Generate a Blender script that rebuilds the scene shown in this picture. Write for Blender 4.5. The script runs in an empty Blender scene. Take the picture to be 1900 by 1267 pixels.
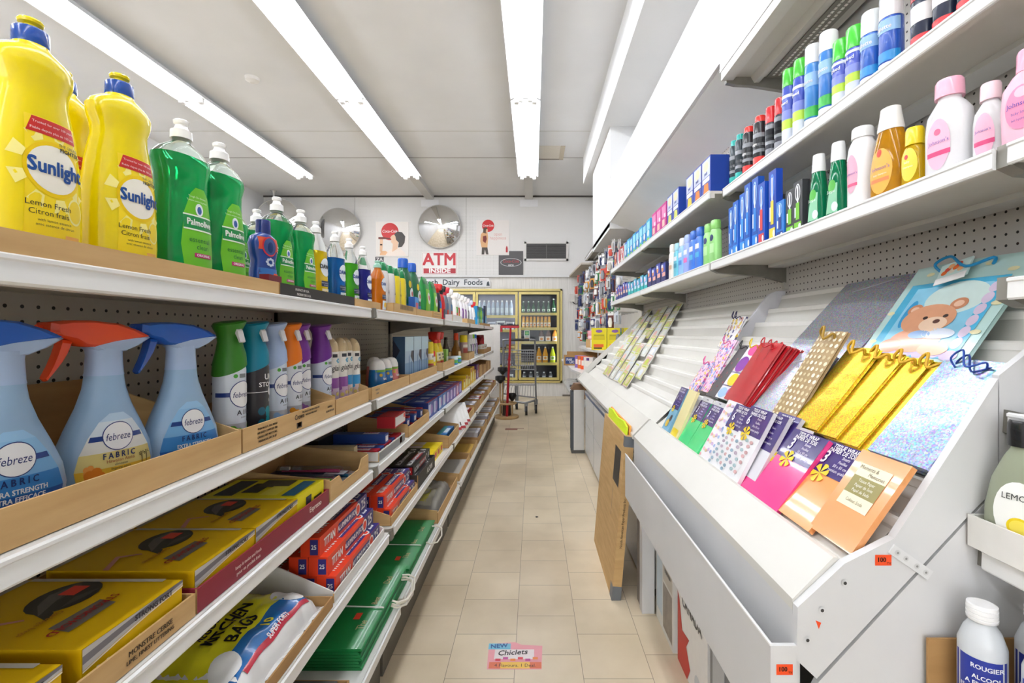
import bpy, math, random
from mathutils import Vector, Matrix
from mathutils.geometry import tessellate_polygon
RN = random.Random(11)
SC = bpy.context.scene
COL = SC.collection

# ---------------------------------------------------------------- camera
EYE = 1.137
cam = bpy.data.cameras.new('camera')
cam.sensor_width = 36.0
cam.lens = 870.0 / 1900 * 36
cam.shift_x = -40 / 1900
cam.shift_y = -15.5 / 1900
cam.clip_start = 0.02
camo = bpy.data.objects.new('camera', cam)
camo.location = (0, 0, EYE)
camo.rotation_euler = (math.pi / 2, 0, 0)
COL.objects.link(camo)
SC.camera = camo

# ---------------------------------------------------------------- daylight and exposure
W = bpy.data.worlds.new('sky')
SC.world = W
W.use_nodes = True
W.node_tree.nodes['Background'].inputs[0].default_value = (0.93, 0.96, 1.0, 1)
W.node_tree.nodes['Background'].inputs[1].default_value = 4.2
SC.view_settings.view_transform = 'Standard'
SC.view_settings.look = 'None'
SC.view_settings.gamma = 1.0
SC.view_settings.use_curve_mapping = False
SC.view_settings.exposure = 0.31
SC.cycles.use_denoising = True
SC.cycles.max_bounces = 10
SC.cycles.caustics_reflective = False
SC.cycles.caustics_refractive = False
TUBE = 18.5                       # brightness of the fluorescent tubes

# ---------------------------------------------------------------- materials
def lin(h):
    h = h.lstrip('#')
    r = []
    for i in (0, 2, 4):
        c = int(h[i:i + 2], 16) / 255
        r.append(c / 12.92 if c <= .04045 else ((c + .055) / 1.055) ** 2.4)
    return (r[0], r[1], r[2], 1)

MATS = {}
def newmat(name):
    m = bpy.data.materials.new(name)
    m.use_nodes = True
    nt = m.node_tree
    return m, nt, nt.nodes['Principled BSDF']

def mat(c, rough=.4, metal=0, trans=0, vary=.04, scale=40, emit=0, coat=0, ior=1.45, alpha=1):
    """plain coloured surface with a faint procedural mottling"""
    k = (c, rough, metal, trans, vary, scale, emit, coat, ior, alpha)
    if k in MATS: return MATS[k]
    m, nt, b = newmat('surface ' + c)
    col = lin(c)
    b.inputs['Roughness'].default_value = rough
    b.inputs['Metallic'].default_value = metal
    b.inputs['Transmission Weight'].default_value = trans
    b.inputs['IOR'].default_value = ior
    b.inputs['Coat Weight'].default_value = coat
    b.inputs['Alpha'].default_value = alpha
    if vary:
        no = nt.nodes.new('ShaderNodeTexNoise'); no.inputs['Scale'].default_value = scale
        tc = nt.nodes.new('ShaderNodeTexCoord')
        nt.links.new(tc.outputs['Object'], no.inputs['Vector'])
        mx = nt.nodes.new('ShaderNodeMix'); mx.data_type = 'RGBA'
        mx.inputs[6].default_value = tuple(min(1, x * (1 - vary)) for x in col[:3]) + (1,)
        mx.inputs[7].default_value = tuple(min(1, x * (1 + vary)) for x in col[:3]) + (1,)
        nt.links.new(no.outputs[0], mx.inputs[0])
        nt.links.new(mx.outputs[2], b.inputs['Base Color'])
    else:
        b.inputs['Base Color'].default_value = col
    if emit:
        b.inputs['Emission Color'].default_value = col
        b.inputs['Emission Strength'].default_value = emit
    MATS[k] = m
    return m

def gloss(c): return mat(c, .22, coat=.25, vary=.02)
def pap(c): return mat(c, .45, vary=.03)
def ink(c): return mat(c, .35, vary=0)
def liq(c): return mat(c, .06, trans=.5, vary=.03, scale=12, ior=1.36)
def clear(c='#F4F8F8'): return mat(c, .05, trans=.92, vary=0, ior=1.2)
def metalm(c='#B9B9B6', r=.3): return mat(c, r, 1.0, vary=.03)

def noise_mat(name, c1, c2, scale, rough=.6, bump=.0, detail=4, stretch=(1, 1, 1), c3=None, metal=0):
    m, nt, b = newmat(name)
    tc = nt.nodes.new('ShaderNodeTexCoord'); mp = nt.nodes.new('ShaderNodeMapping')
    mp.inputs['Scale'].default_value = stretch
    nt.links.new(tc.outputs['Object'], mp.inputs[0])
    no = nt.nodes.new('ShaderNodeTexNoise'); no.inputs['Scale'].default_value = scale; no.inputs['Detail'].default_value = detail
    nt.links.new(mp.outputs[0], no.inputs['Vector'])
    cr = nt.nodes.new('ShaderNodeValToRGB')
    cr.color_ramp.elements[0].color = lin(c1); cr.color_ramp.elements[0].position = .3
    cr.color_ramp.elements[1].color = lin(c2); cr.color_ramp.elements[1].position = .7
    if c3:
        e = cr.color_ramp.elements.new(.5); e.color = lin(c3)
    nt.links.new(no.outputs[0], cr.inputs[0])
    nt.links.new(cr.outputs[0], b.inputs['Base Color'])
    b.inputs['Roughness'].default_value = rough
    b.inputs['Metallic'].default_value = metal
    if bump:
        bp = nt.nodes.new('ShaderNodeBump'); bp.inputs['Strength'].default_value = bump; bp.inputs['Distance'].default_value = .01
        nt.links.new(no.outputs[0], bp.inputs['Height']); nt.links.new(bp.outputs[0], b.inputs['Normal'])
    return m

def peg_mat(name, c, hole, ax, pitch=.0254, rad=.125):
    """pegboard: a grid of round dark holes along the two axes given"""
    m, nt, b = newmat(name)
    N = nt.nodes; L = nt.links
    tc = N.new('ShaderNodeTexCoord'); sp = N.new('ShaderNodeSeparateXYZ'); L.new(tc.outputs['Object'], sp.inputs[0])
    def mth(op, a, bb=None):
        n = N.new('ShaderNodeMath'); n.operation = op
        if isinstance(a, float): n.inputs[0].default_value = a
        else: L.new(a, n.inputs[0])
        if bb is not None:
            if isinstance(bb, float): n.inputs[1].default_value = bb
            else: L.new(bb, n.inputs[1])
        return n.outputs[0]
    sq = []
    for a in ax:
        v = mth('DIVIDE', sp.outputs[a], pitch); v = mth('ADD', v, 1000.0); v = mth('FRACT', v); v = mth('SUBTRACT', v, .5)
        sq.append(mth('MULTIPLY', v, v))
    d = mth('SQRT', mth('ADD', sq[0], sq[1]))
    lt = mth('LESS_THAN', d, rad)
    no = N.new('ShaderNodeTexNoise'); no.inputs['Scale'].default_value = 3; L.new(tc.outputs['Object'], no.inputs['Vector'])
    m0 = N.new('ShaderNodeMix'); m0.data_type = 'RGBA'
    cc = lin(c); m0.inputs[6].default_value = tuple(x * .92 for x in cc[:3]) + (1,); m0.inputs[7].default_value = cc
    L.new(no.outputs[0], m0.inputs[0])
    mx = N.new('ShaderNodeMix'); mx.data_type = 'RGBA'
    L.new(m0.outputs[2], mx.inputs[6]); mx.inputs[7].default_value = lin(hole)
    L.new(lt, mx.inputs[0]); L.new(mx.outputs[2], b.inputs['Base Color'])
    b.inputs['Roughness'].default_value = .55
    return m

def holo_mat(name, base, tint, scale=160, metal=.75, amount=.55):
    """glittering holographic foil: cells of shifting hue and tilt"""
    m, nt, b = newmat(name)
    N = nt.nodes; L = nt.links
    tc = N.new('ShaderNodeTexCoord'); vo = N.new('ShaderNodeTexVoronoi'); vo.inputs['Scale'].default_value = scale
    L.new(tc.outputs['Object'], vo.inputs['Vector'])
    mx = N.new('ShaderNodeMix'); mx.data_type = 'RGBA'; mx.blend_type = 'OVERLAY'
    mx.inputs[0].default_value = amount; mx.inputs[6].default_value = lin(base); L.new(vo.outputs['Color'], mx.inputs[7])
    m2 = N.new('ShaderNodeMix'); m2.data_type = 'RGBA'; m2.inputs[0].default_value = .35
    L.new(mx.outputs[2], m2.inputs[6]); m2.inputs[7].default_value = lin(tint)
    L.new(m2.outputs[2], b.inputs['Base Color'])
    b.inputs['Metallic'].default_value = metal; b.inputs['Roughness'].default_value = .28
    n2 = N.new('ShaderNodeTexNoise'); n2.inputs['Scale'].default_value = 14; L.new(tc.outputs['Object'], n2.inputs['Vector'])
    ad = N.new('ShaderNodeMix'); ad.data_type = 'RGBA'; ad.inputs[0].default_value = .25
    L.new(n2.outputs['Color'], ad.inputs[6]); L.new(vo.outputs['Color'], ad.inputs[7])
    bp = N.new('ShaderNodeBump'); bp.inputs['Strength'].default_value = .5; bp.inputs['Distance'].default_value = .008
    L.new(ad.outputs[2], bp.inputs['Height']); L.new(bp.outputs[0], b.inputs['Normal'])
    return m

CARD = noise_mat('corrugated cardboard', '#BF9A64', '#D0AC76', 6, .75, .02, 6, (1, 1, 8))
CARD2 = noise_mat('brown cardboard', '#A57D4C', '#B68E5A', 5, .8, .02, 6, (1, 1, 6))
CARDW = noise_mat('white-faced cardboard', '#DAD8D2', '#ECEAE5', 9, .6, .01)
SHELF = noise_mat('shelf enamel', '#D6D6D2', '#E2E2DF', 5, .35, .0)
RAIL = mat('#ECEDEC', .3, vary=.02, scale=6)
UNDER = noise_mat('shelf sheet steel', '#CFCBC2', '#DAD6CD', 4, .45)
STEEL = noise_mat('dull bracket steel', '#77756E', '#96938A', 8, .42, .0, metal=.4)
RACKW = noise_mat('card rack enamel', '#D3D1C9', '#DDDBD4', 3, .4)
WHITEP = noise_mat('white painted panel', '#CFCFCF', '#DADADA', 3, .45, .01)
CHROME = mat('#E8E8E8', .04, 1.0, vary=0)

# ---------------------------------------------------------------- mesh builder
GLY = {}
def glyph(s, bold=0.0):
    k = (s, bold)
    if k not in GLY:
        cu = bpy.data.curves.new('lettering', 'FONT')
        cu.body = s; cu.align_x = 'CENTER'; cu.align_y = 'CENTER'; cu.resolution_u = 2; cu.size = 1
        ob = bpy.data.objects.new('lettering', cu)
        me = bpy.data.meshes.new_from_object(ob)
        vs, fs = [v.co.copy() for v in me.vertices], [tuple(p.vertices) for p in me.polygons]
        if bold > .012:                                     # heavier strokes: the outline set down four times, slightly apart
            n = len(vs); d = bold * .7
            fs = [tuple(i + n * j for i in q) for j in range(4) for q in fs]
            vs = [v + Vector((a, b, .00012 * j)) for j, (a, b) in enumerate(((-d, -d), (d, -d), (-d, d), (d, d))) for v in vs]
        GLY[k] = (vs, fs)
        bpy.data.objects.remove(ob); bpy.data.curves.remove(cu); bpy.data.meshes.remove(me)
    return GLY[k]

def interp(S, z):
    if z <= S[0][0]: return S[0]
    for a, b in zip(S, S[1:]):
        if z <= b[0]:
            t = (z - a[0]) / max(1e-9, b[0] - a[0])
            return tuple(x + (y - x) * t for x, y in zip(a, b))
    return S[-1]

def sec(*S):                       # (z, half width, half depth[, exponent]) -> full section tuples
    out = []
    for s in S:
        s = tuple(s)
        if len(s) == 2: s = s + (s[1],)
        if len(s) == 3: s = s + (2.0,)
        if len(s) == 4: s = s + (0.0, 0.0)
        out.append(s)
    return out

def front(S, off=.0006):           # maps (u, v) onto the front of a lofted bottle
    def f(u, v, o=0):
        s = interp(S, v)
        t = min(abs(u - s[4]) / s[1], .985)
        return Vector((u, s[5] - s[2] * (1 - t ** s[3]) ** (1 / s[3]) - off - o, v))
    return f

def cyl(r, off=.0006):
    return lambda u, v, o=0: Vector(((r + off + o) * math.sin(u / r), -(r + off + o) * math.cos(u / r), v))

def plane(o, a, b, off=.0005):     # flat face: origin, two axes
    o, a, b = Vector(o), Vector(a), Vector(b); n = a.cross(b).normalized()
    return lambda u, v, q=0: o + a * u + b * v + n * (off + q)

def smooth(pts, k=4):
    pts = [Vector(p) for p in pts]; out = []
    for i in range(len(pts) - 1):
        a, b, c, d = pts[max(0, i - 1)], pts[i], pts[i + 1], pts[min(len(pts) - 1, i + 2)]
        for j in range(k):
            t = j / k
            out.append(.5 * (2 * b + (c - a) * t + (2 * a - 5 * b + 4 * c - d) * t * t + (3 * b - a - 3 * c + d) * t ** 3))
    return out + [pts[-1]]

class MB:
    def __init__(s): s.v = []; s.f = []; s.m = []; s.mats = []; s.sm = []
    def mi(s, m):
        if m not in s.mats: s.mats.append(m)
        return s.mats.index(m)
    def add(s, vs, fs, m, smooth=False):
        o = len(s.v); s.v += [Vector(p) for p in vs]; k = s.mi(m)
        for f in fs:
            s.f.append(tuple(i + o for i in f)); s.m.append(k); s.sm.append(smooth)
        return s
    def box(s, x0, x1, y0, y1, z0, z1, m, mtop=None, mfront=None):
        v = [(x, y, z) for z in (z0, z1) for y in (y0, y1) for x in (x0, x1)]
        s.add(v, [(0, 2, 3, 1), (2, 6, 7, 3), (0, 4, 6, 2), (1, 3, 7, 5)], m)
        s.add(v, [(4, 5, 7, 6)], mtop or m); s.add(v, [(0, 1, 5, 4)], mfront or m)
        return s
    def prism(s, poly, y0, y1, m, ax='y'):
        """polygon in the two other axes, extruded along ax"""
        n = len(poly)
        def p(a, b, d): return (a, d, b) if ax == 'y' else ((d, a, b) if ax == 'x' else (a, b, d))
        v = [p(a, b, y0) for a, b in poly] + [p(a, b, y1) for a, b in poly]
        tri = tessellate_polygon([[Vector((a, b, 0)) for a, b in poly]])
        fs = [tuple(t) for t in tri] + [tuple(i + n for i in t)[::-1] for t in tri]
        fs += [(i, (i + 1) % n, n + (i + 1) % n, n + i) for i in range(n)]
        return s.add(v, fs, m)
    def loft(s, S, m, seg=28, caps=(1, 1), tilt0=0, tilt1=0):
        vs = []; fs = []
        K = len(S)
        for j, (z, hw, hd, n, cx, cy) in enumerate(S):
            tl = tilt0 if j == 0 else (tilt1 if j == K - 1 else tilt0 + (tilt1 - tilt0) * j / (K - 1))
            for i in range(seg):
                a = 2 * math.pi * i / seg; c, q = math.cos(a), math.sin(a)
                x = hw * math.copysign(abs(c) ** (2 / n), c); y = hd * math.copysign(abs(q) ** (2 / n), q)
                vs.append((x + cx, y + cy, z + tl * x))
        for j in range(K - 1):
            for i in range(seg):
                k = (i + 1) % seg
                fs.append((j * seg + i, j * seg + k, (j + 1) * seg + k, (j + 1) * seg + i))
        s.add(vs, fs, m, True)
        if caps[0]: s.add(vs[:seg], [tuple(range(seg))[::-1]], m)
        if caps[1]: s.add(vs[-seg:], [tuple(range(seg))], m)
        return s
    def tube(s, pts, r, m, seg=8, closed=False):
        pts = [Vector(p) for p in pts]; n = len(pts); vs = []; fs = []; up = None
        for i, p in enumerate(pts):
            a = pts[(i - 1) % n] if (i or closed) else p
            b = pts[(i + 1) % n] if (i < n - 1 or closed) else p
            t = (b - a).normalized()
            if up is None: up = t.orthogonal().normalized()
            up = (up - t * up.dot(t)).normalized(); q = t.cross(up)
            rr = r[i] if isinstance(r, (list, tuple)) else r
            for k in range(seg):
                an = 2 * math.pi * k / seg
                vs.append(p + up * (rr * math.cos(an)) + q * (rr * math.sin(an)))
        for i in range(n if closed else n - 1):
            j = (i + 1) % n
            for k in range(seg):
                l = (k + 1) % seg
                fs.append((i * seg + k, i * seg + l, j * seg + l, j * seg + k))
        s.add(vs, fs, m, True)
        if not closed:
            s.add(vs[:seg], [tuple(range(seg))[::-1]], m); s.add(vs[-seg:], [tuple(range(seg))], m)
        return s
    def patch(s, f, u0, u1, v0, v1, m, nu=12, nv=6, o=0, su0=None, su1=None):
        """rectangle (or trapezoid towards the top with su0, su1) laid on a mapped face"""
        vs = []
        for j in range(nv + 1):
            t = j / nv
            a = u0 + ((su0 if su0 is not None else u0) - u0) * t; b = u1 + ((su1 if su1 is not None else u1) - u1) * t
            for i in range(nu + 1): vs.append(f(a + (b - a) * i / nu, v0 + (v1 - v0) * t, o))
        w = nu + 1
        return s.add(vs, [(j * w + i, j * w + i + 1, (j + 1) * w + i + 1, (j + 1) * w + i) for j in range(nv) for i in range(nu)], m, True)
    def disc(s, f, cu, cv, ru, rv, m, seg=24, o=0, rings=3):
        vs = [f(cu, cv, o)]; fs = []
        for r in range(1, rings + 1):
            for i in range(seg):
                a = 2 * math.pi * i / seg
                vs.append(f(cu + ru * r / rings * math.cos(a), cv + rv * r / rings * math.sin(a), o))
        for i in range(seg): fs.append((0, 1 + i, 1 + (i + 1) % seg))
        for r in range(rings - 1):
            for i in range(seg):
                k = (i + 1) % seg; a = 1 + r * seg
                fs.append((a + i, a + seg + i, a + seg + k, a + k))
        return s.add(vs, fs, m, True)
    def blob(s, f, pts, m, o=0):
        """filled outline on a mapped face"""
        tri = tessellate_polygon([[Vector((a, b, 0)) for a, b in pts]])
        return s.add([f(a, b, o) for a, b in pts], [tuple(t) for t in tri], m)
    def text(s, f, t, cu, cv, size, m, xs=1.0, rot=0, o=.0003, bold=0.0, shear=0):
        vs, fs = glyph(t, bold); c, q = math.cos(rot), math.sin(rot); out = []
        for p in vs:
            x = (p.x * xs + p.y * shear) * size; y = p.y * size
            out.append(f(cu + x * c - y * q, cv + x * q + y * c, o + p.z))
        return s.add(out, fs, m)
    def mesh(s, name='mesh', bevel=0):
        me = bpy.data.meshes.new(name)
        me.from_pydata([tuple(p) for p in s.v], [], s.f)
        for m in s.mats: me.materials.append(m)
        me.polygons.foreach_set('material_index', s.m)
        me.polygons.foreach_set('use_smooth', s.sm)
        me.update()
        if any(s.sm): me.set_sharp_from_angle(angle=math.radians(42))
        return me

# ---------------------------------------------------------------- things, parts, groups
def tag(o, label, cat, group=None, kind=None):
    if label: o['label'] = label
    if cat: o['category'] = cat
    if group: o['group'] = group
    if kind: o['kind'] = kind
    return o

def ob(name, mb, parent=None):
    o = bpy.data.objects.new(name, mb.mesh(name) if isinstance(mb, MB) else mb)
    COL.objects.link(o)
    if parent: o.parent = parent
    return o

def struct(name, mb):
    o = ob(name, mb); o['kind'] = 'structure'
    return o

def thing(name, label, cat, loc=(0, 0, 0), rz=0, group=None):
    o = bpy.data.objects.new(name, None); COL.objects.link(o)
    o.empty_display_size = .05
    o.location = loc; o.rotation_euler = (0, 0, rz)
    return tag(o, label, cat, group)

TYPES = {}
def kind(fn):
    """a product type: built once per set of arguments, copied after that"""
    def g(*a, **k):
        key = (fn.__name__, repr(a), repr(sorted(k.items())))
        if key not in TYPES:
            r = fn(*a, **k)
            TYPES[key] = (r[0], r[1], [(p[0], p[1].mesh(p[0]), [(q[0], q[1].mesh(q[0])) for q in p[2:]]) for p in r[2]])
        return TYPES[key]
    return g

LFT, RGT = math.pi / 2, -math.pi / 2     # facing the aisle from the left and from the right
def put(ty, label, loc, rz=0, group=None, scale=1, mtx=None):
    name, cat, parts = ty
    if len(parts) == 1 and not parts[0][2]:
        root = bpy.data.objects.new(name, parts[0][1]); COL.objects.link(root)
    else:
        root = bpy.data.objects.new(name, None); COL.objects.link(root); root.empty_display_size = .03
        for pn, me, subs in parts:
            c = bpy.data.objects.new(pn, me); COL.objects.link(c); c.parent = root
            for qn, qm in subs:
                d = bpy.data.objects.new(qn, qm); COL.objects.link(d); d.parent = c
    if mtx is not None: root.matrix_world = mtx
    else:
        root.location = loc; root.rotation_euler = (0, 0, rz)
        if scale != 1: root.scale = (scale,) * 3
    return tag(root, label, cat, group)

ORD = ('first second third fourth fifth sixth seventh eighth ninth tenth eleventh twelfth thirteenth fourteenth fifteenth '
       'sixteenth seventeenth eighteenth nineteenth twentieth').split()
# ================================================================ the room
FRONT, BACK, LEFTX, RIGHTX, CEIL = -7.2, 8.455, -4.87, 1.085, 3.615

def floor_mat():
    m, nt, b = newmat('vinyl floor tiles'); N = nt.nodes; L = nt.links
    tc = N.new('ShaderNodeTexCoord'); sp = N.new('ShaderNodeSeparateXYZ'); L.new(tc.outputs['Object'], sp.inputs[0])
    cb = N.new('ShaderNodeCombineXYZ')
    a = N.new('ShaderNodeMath'); a.operation = 'ADD'; a.inputs[1].default_value = .229 * 60 - 2.001 % .229 + .0; L.new(sp.outputs[1], a.inputs[0])
    c = N.new('ShaderNodeMath'); c.operation = 'ADD'; c.inputs[1].default_value = .064 + .229 * 40; L.new(sp.outputs[0], c.inputs[0])
    L.new(a.outputs[0], cb.inputs[0]); L.new(c.outputs[0], cb.inputs[1])
    br = N.new('ShaderNodeTexBrick'); L.new(cb.outputs[0], br.inputs['Vector'])
    br.offset = .5; br.inputs['Scale'].default_value = 1; br.inputs['Brick Width'].default_value = .229; br.inputs['Row Height'].default_value = .229
    br.inputs['Mortar Size'].default_value = .0011; br.inputs['Mortar Smooth'].default_value = .3
    br.inputs['Color1'].default_value = lin('#E0D0B4'); br.inputs['Color2'].default_value = lin('#D6C6AB'); br.inputs['Mortar'].default_value = lin('#857A68')
    no = N.new('ShaderNodeTexNoise'); no.inputs['Scale'].default_value = 2.2; no.inputs['Detail'].default_value = 8; L.new(tc.outputs['Object'], no.inputs['Vector'])
    cr = N.new('ShaderNodeValToRGB'); cr.color_ramp.elements[0].color = (.80, .78, .74, 1); cr.color_ramp.elements[1].color = (1, 1, 1, 1)
    cr.color_ramp.elements[0].position = .35; cr.color_ramp.elements[1].position = .6
    L.new(no.outputs[0], cr.inputs[0])
    mx = N.new('ShaderNodeMix'); mx.data_type = 'RGBA'; mx.blend_type = 'MULTIPLY'; mx.inputs[0].default_value = 1
    L.new(br.outputs['Color'], mx.inputs[6]); L.new(cr.outputs[0], mx.inputs[7]); L.new(mx.outputs[2], b.inputs['Base Color'])
    b.inputs['Roughness'].default_value = .34
    return m

PLASTER = noise_mat('painted plaster', '#D8D9DA', '#E0E1E2', 1.4, .7, .01)
PLASTW = noise_mat('white painted board', '#D9DADA', '#E2E2E2', 1.2, .6)
PEGBACK = peg_mat('back wall pegboard', '#E4E3E1', '#A9A7A4', (0, 2), rad=.16)
BOARD = noise_mat('grooved white boards', '#D3D1CC', '#E6E4E0', 5, .5, .0, 4, (9, 1, .6))

struct('floor', MB().box(LEFTX, RIGHTX, FRONT, BACK + .8, -.1, 0, floor_mat()))
cl = MB().box(LEFTX, RIGHTX, FRONT, BACK + .8, CEIL, CEIL + .1, PLASTER)
cl.box(LEFTX, .70, 6.62, 6.632, CEIL - .003, CEIL, mat('#8E8A84')); cl.box(LEFTX, .70, 5.75, 5.758, CEIL - .002, CEIL, mat('#B5B1AB'))
struct('ceiling', cl)
struct('wall_left', MB().box(LEFTX - .1, LEFTX, FRONT, BACK + .8, 0, CEIL, PLASTER))
struct('wall_right', MB().box(RIGHTX, RIGHTX + .1, FRONT, BACK + .8, 0, CEIL, PLASTW))
# front wall with the shop window the daylight comes through
fw = MB()
fw.box(LEFTX, RIGHTX, FRONT - .12, FRONT, 0, .45, PLASTER); fw.box(LEFTX, RIGHTX, FRONT - .12, FRONT, 3.1, CEIL, PLASTER)
fw.box(LEFTX, LEFTX + .15, FRONT - .12, FRONT, .45, 3.1, PLASTER); fw.box(RIGHTX - .15, RIGHTX, FRONT - .12, FRONT, .45, 3.1, PLASTER)
struct('wall_front', fw)
wf = MB(); FR = metalm('#9A9A98', .4)
for x in (LEFTX + .15, -2.9, -.9, RIGHTX - .21): wf.box(x, x + .06, FRONT - .09, FRONT - .03, .45, 3.1, FR)
for z in (.45, 3.04): wf.box(LEFTX + .15, RIGHTX - .15, FRONT - .09, FRONT - .03, z, z + .06, FR)
w1 = struct('window_1', wf)

# back wall: pegboard above, white boards below, an opening for the cooler
CX0, CX1, CZ0, CZ1 = -2.05, .515, .245, 1.932        # cooler opening
bw = MB()
LEDGE = 2.177
bw.box(LEFTX, RIGHTX, BACK, BACK + .08, LEDGE, CEIL, PEGBACK)
bw.box(LEFTX, RIGHTX, BACK, BACK + .08, CZ1, LEDGE, BOARD)
bw.box(LEFTX, RIGHTX, BACK, BACK + .08, 0, CZ0, BOARD)
bw.box(LEFTX, CX0, BACK, BACK + .08, CZ0, CZ1, BOARD); bw.box(CX1, RIGHTX, BACK, BACK + .08, CZ0, CZ1, BOARD)
struct('wall_back', bw)
tr = MB().box(LEFTX, .64, BACK - .05, BACK, LEDGE - .035, LEDGE, PLASTW); struct('trim_1', tr)
tr = MB().box(LEFTX, RIGHTX, BACK - .012, BACK, CEIL - .03, CEIL, mat('#55524E'))
for x in (-3.23, -1.22): tr.box(x, x + .012, BACK - .006, BACK, LEDGE, CEIL - .03, mat('#C9C8C5'))
struct('trim_2', tr)
struct('baseboard_back', MB().box(.52, RIGHTX, BACK - .012, BACK, 0, .03, mat('#77726A')))

# duct box under the ceiling on the right, lit fascia above the shelves and the column behind
struct('trim_3', MB().box(.70, RIGHTX, FRONT, 6.6, 3.237, CEIL, PLASTW))
FX = .778
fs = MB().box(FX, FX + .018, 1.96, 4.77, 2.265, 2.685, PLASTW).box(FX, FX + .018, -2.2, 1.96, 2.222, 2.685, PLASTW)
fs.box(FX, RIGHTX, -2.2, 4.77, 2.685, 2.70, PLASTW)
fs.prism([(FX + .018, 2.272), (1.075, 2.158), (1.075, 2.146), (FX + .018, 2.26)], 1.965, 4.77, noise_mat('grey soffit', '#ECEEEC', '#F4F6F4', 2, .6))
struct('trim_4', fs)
struct('trim_5', MB().box(FX, RIGHTX, 4.77, 6.15, 2.20, 3.237, PLASTW))
tr = MB().box(FX, RIGHTX, 4.78, 7.1, 2.255, 2.275, noise_mat('dark tray', '#8C857A', '#A39C90', 4, .35, metal=.3))
for y in (4.8, 5.9, 7.05): tr.box(FX, RIGHTX, y, y + .03, 2.225, 2.255, STEEL)
tr.box(FX, FX + .03, 4.78, 7.1, 2.23, 2.256, RAIL); tr.box(FX + .12, FX + .14, 4.78, 7.1, 2.24, 2.256, RAIL)
struct('trim_6', tr)
struct('trim_7', MB().prism([(.64, BACK), (.70, 6.9), (RIGHTX, 6.9), (RIGHTX, BACK)], LEDGE - .03, LEDGE, noise_mat('beige soffit', '#BDB5A8', '#C7BFB2', 3, .6), 'z'))

# ---------------------------------------------------------------- ceiling lights
def tube_light(x, y0, y1, label):
    t = thing('fluorescent_light', label, 'ceiling light', (x, y0, CEIL), 0, 'long twin tube ceiling lights')
    L = y1 - y0
    h = MB(); h.prism([(-.07, 0), (-.07, -.06), (-.05, -.075), (.05, -.075), (.07, -.06), (.07, 0)], 0, L, mat('#E3E4E4', .35)); ob('housing', h, t)
    wl = MB()
    wl.prism([(-.05, -.072), (-.115, -.070), (-.150, -.090), (-.154, -.090), (-.118, -.066), (-.05, -.066), (.05, -.066), (.118, -.066), (.154, -.090), (.150, -.090), (.115, -.070), (.05, -.072)], .01, L - .01, mat('#F2F3F3', .3)); ob('reflector', wl, t)
    tm = mat('#F7F9FF', .3, emit=TUBE, vary=0)
    for sx in (-1, 1):
        tb = MB()
        S = sec((.03, .006), (.031, .019), (L - .031, .019), (L - .03, .006))
        vs = MB().loft(S, tm, 14)
        tb.add([(p.x + sx * .092, p.z, p.y - .098) for p in vs.v], vs.f, tm, True)
        ob('tube', tb, t)
    for y in (.012, L - .012):
        for sx in (-1, 1):
            e = MB(); e.box(sx * .092 - .024, sx * .092 + .024, y - .012, y + .012, -.125, -.07, mat('#E9E8E6', .4))
            e.box(sx * .05 - .024, sx * .05 + .02, y - .009, y + .009, -.105, -.07, mat('#DAD9D6', .4))
            ob('lamp_holder', e, t)
    return t

for x, nm in ((-.083, 'over the aisle'), (-1.865, 'over the left shelves'), (-3.5, 'nearest the left wall')):
    for i, (y0, y1, w) in enumerate(((-5.0, -2.55, 'rearmost'), (-2.53, -.09, 'rear'), (-.08, 2.36, 'near'), (2.37, 4.80, 'middle'), (4.81, 7.18, 'far'))):
        if i < 2 and x < -3: continue
        tube_light(x, y0, y1, 'twin tube ceiling light, %s unit of the row %s' % (w, nm))
    if x > -3:
        t = thing('cable_channel', 'grey channel from the last light to the back wall, row ' + nm, 'channel', (x, 7.19, CEIL))
        ob('channel', MB().box(-.07, .07, 0, BACK - 7.19 - .02, -.07, 0, mat('#C6C5C1', .45)), t)
        ob('end_plate', MB().box(-.16, .16, BACK - 7.19 - .012, BACK - 7.19, -.20, -.075, mat('#E8E8EA', .5)), t)
tag(ob('ceiling_vent', MB().box(-.02 + .03, .42, 6.66, 6.68, CEIL - .012, CEIL, mat('#8B857C')).box(.01, .36, 6.2, 6.66, CEIL - .004, CEIL, mat('#D6D0C4')).box(.36, .42, 6.2, 6.68, CEIL - .012, CEIL, mat('#B8AE9B'))), 'flat beige access panel in the ceiling beside the aisle light', 'ceiling panel')
d = MB().loft(sec((-.05, .02), (-.03, .06), (0, .065)), mat('#D9D7D3'), 20)
o = tag(ob('smoke_detector', d), 'small round white fitting on the ceiling left of the middle row', 'detector'); o.location = (-2.73, 4.55, CEIL)

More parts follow.
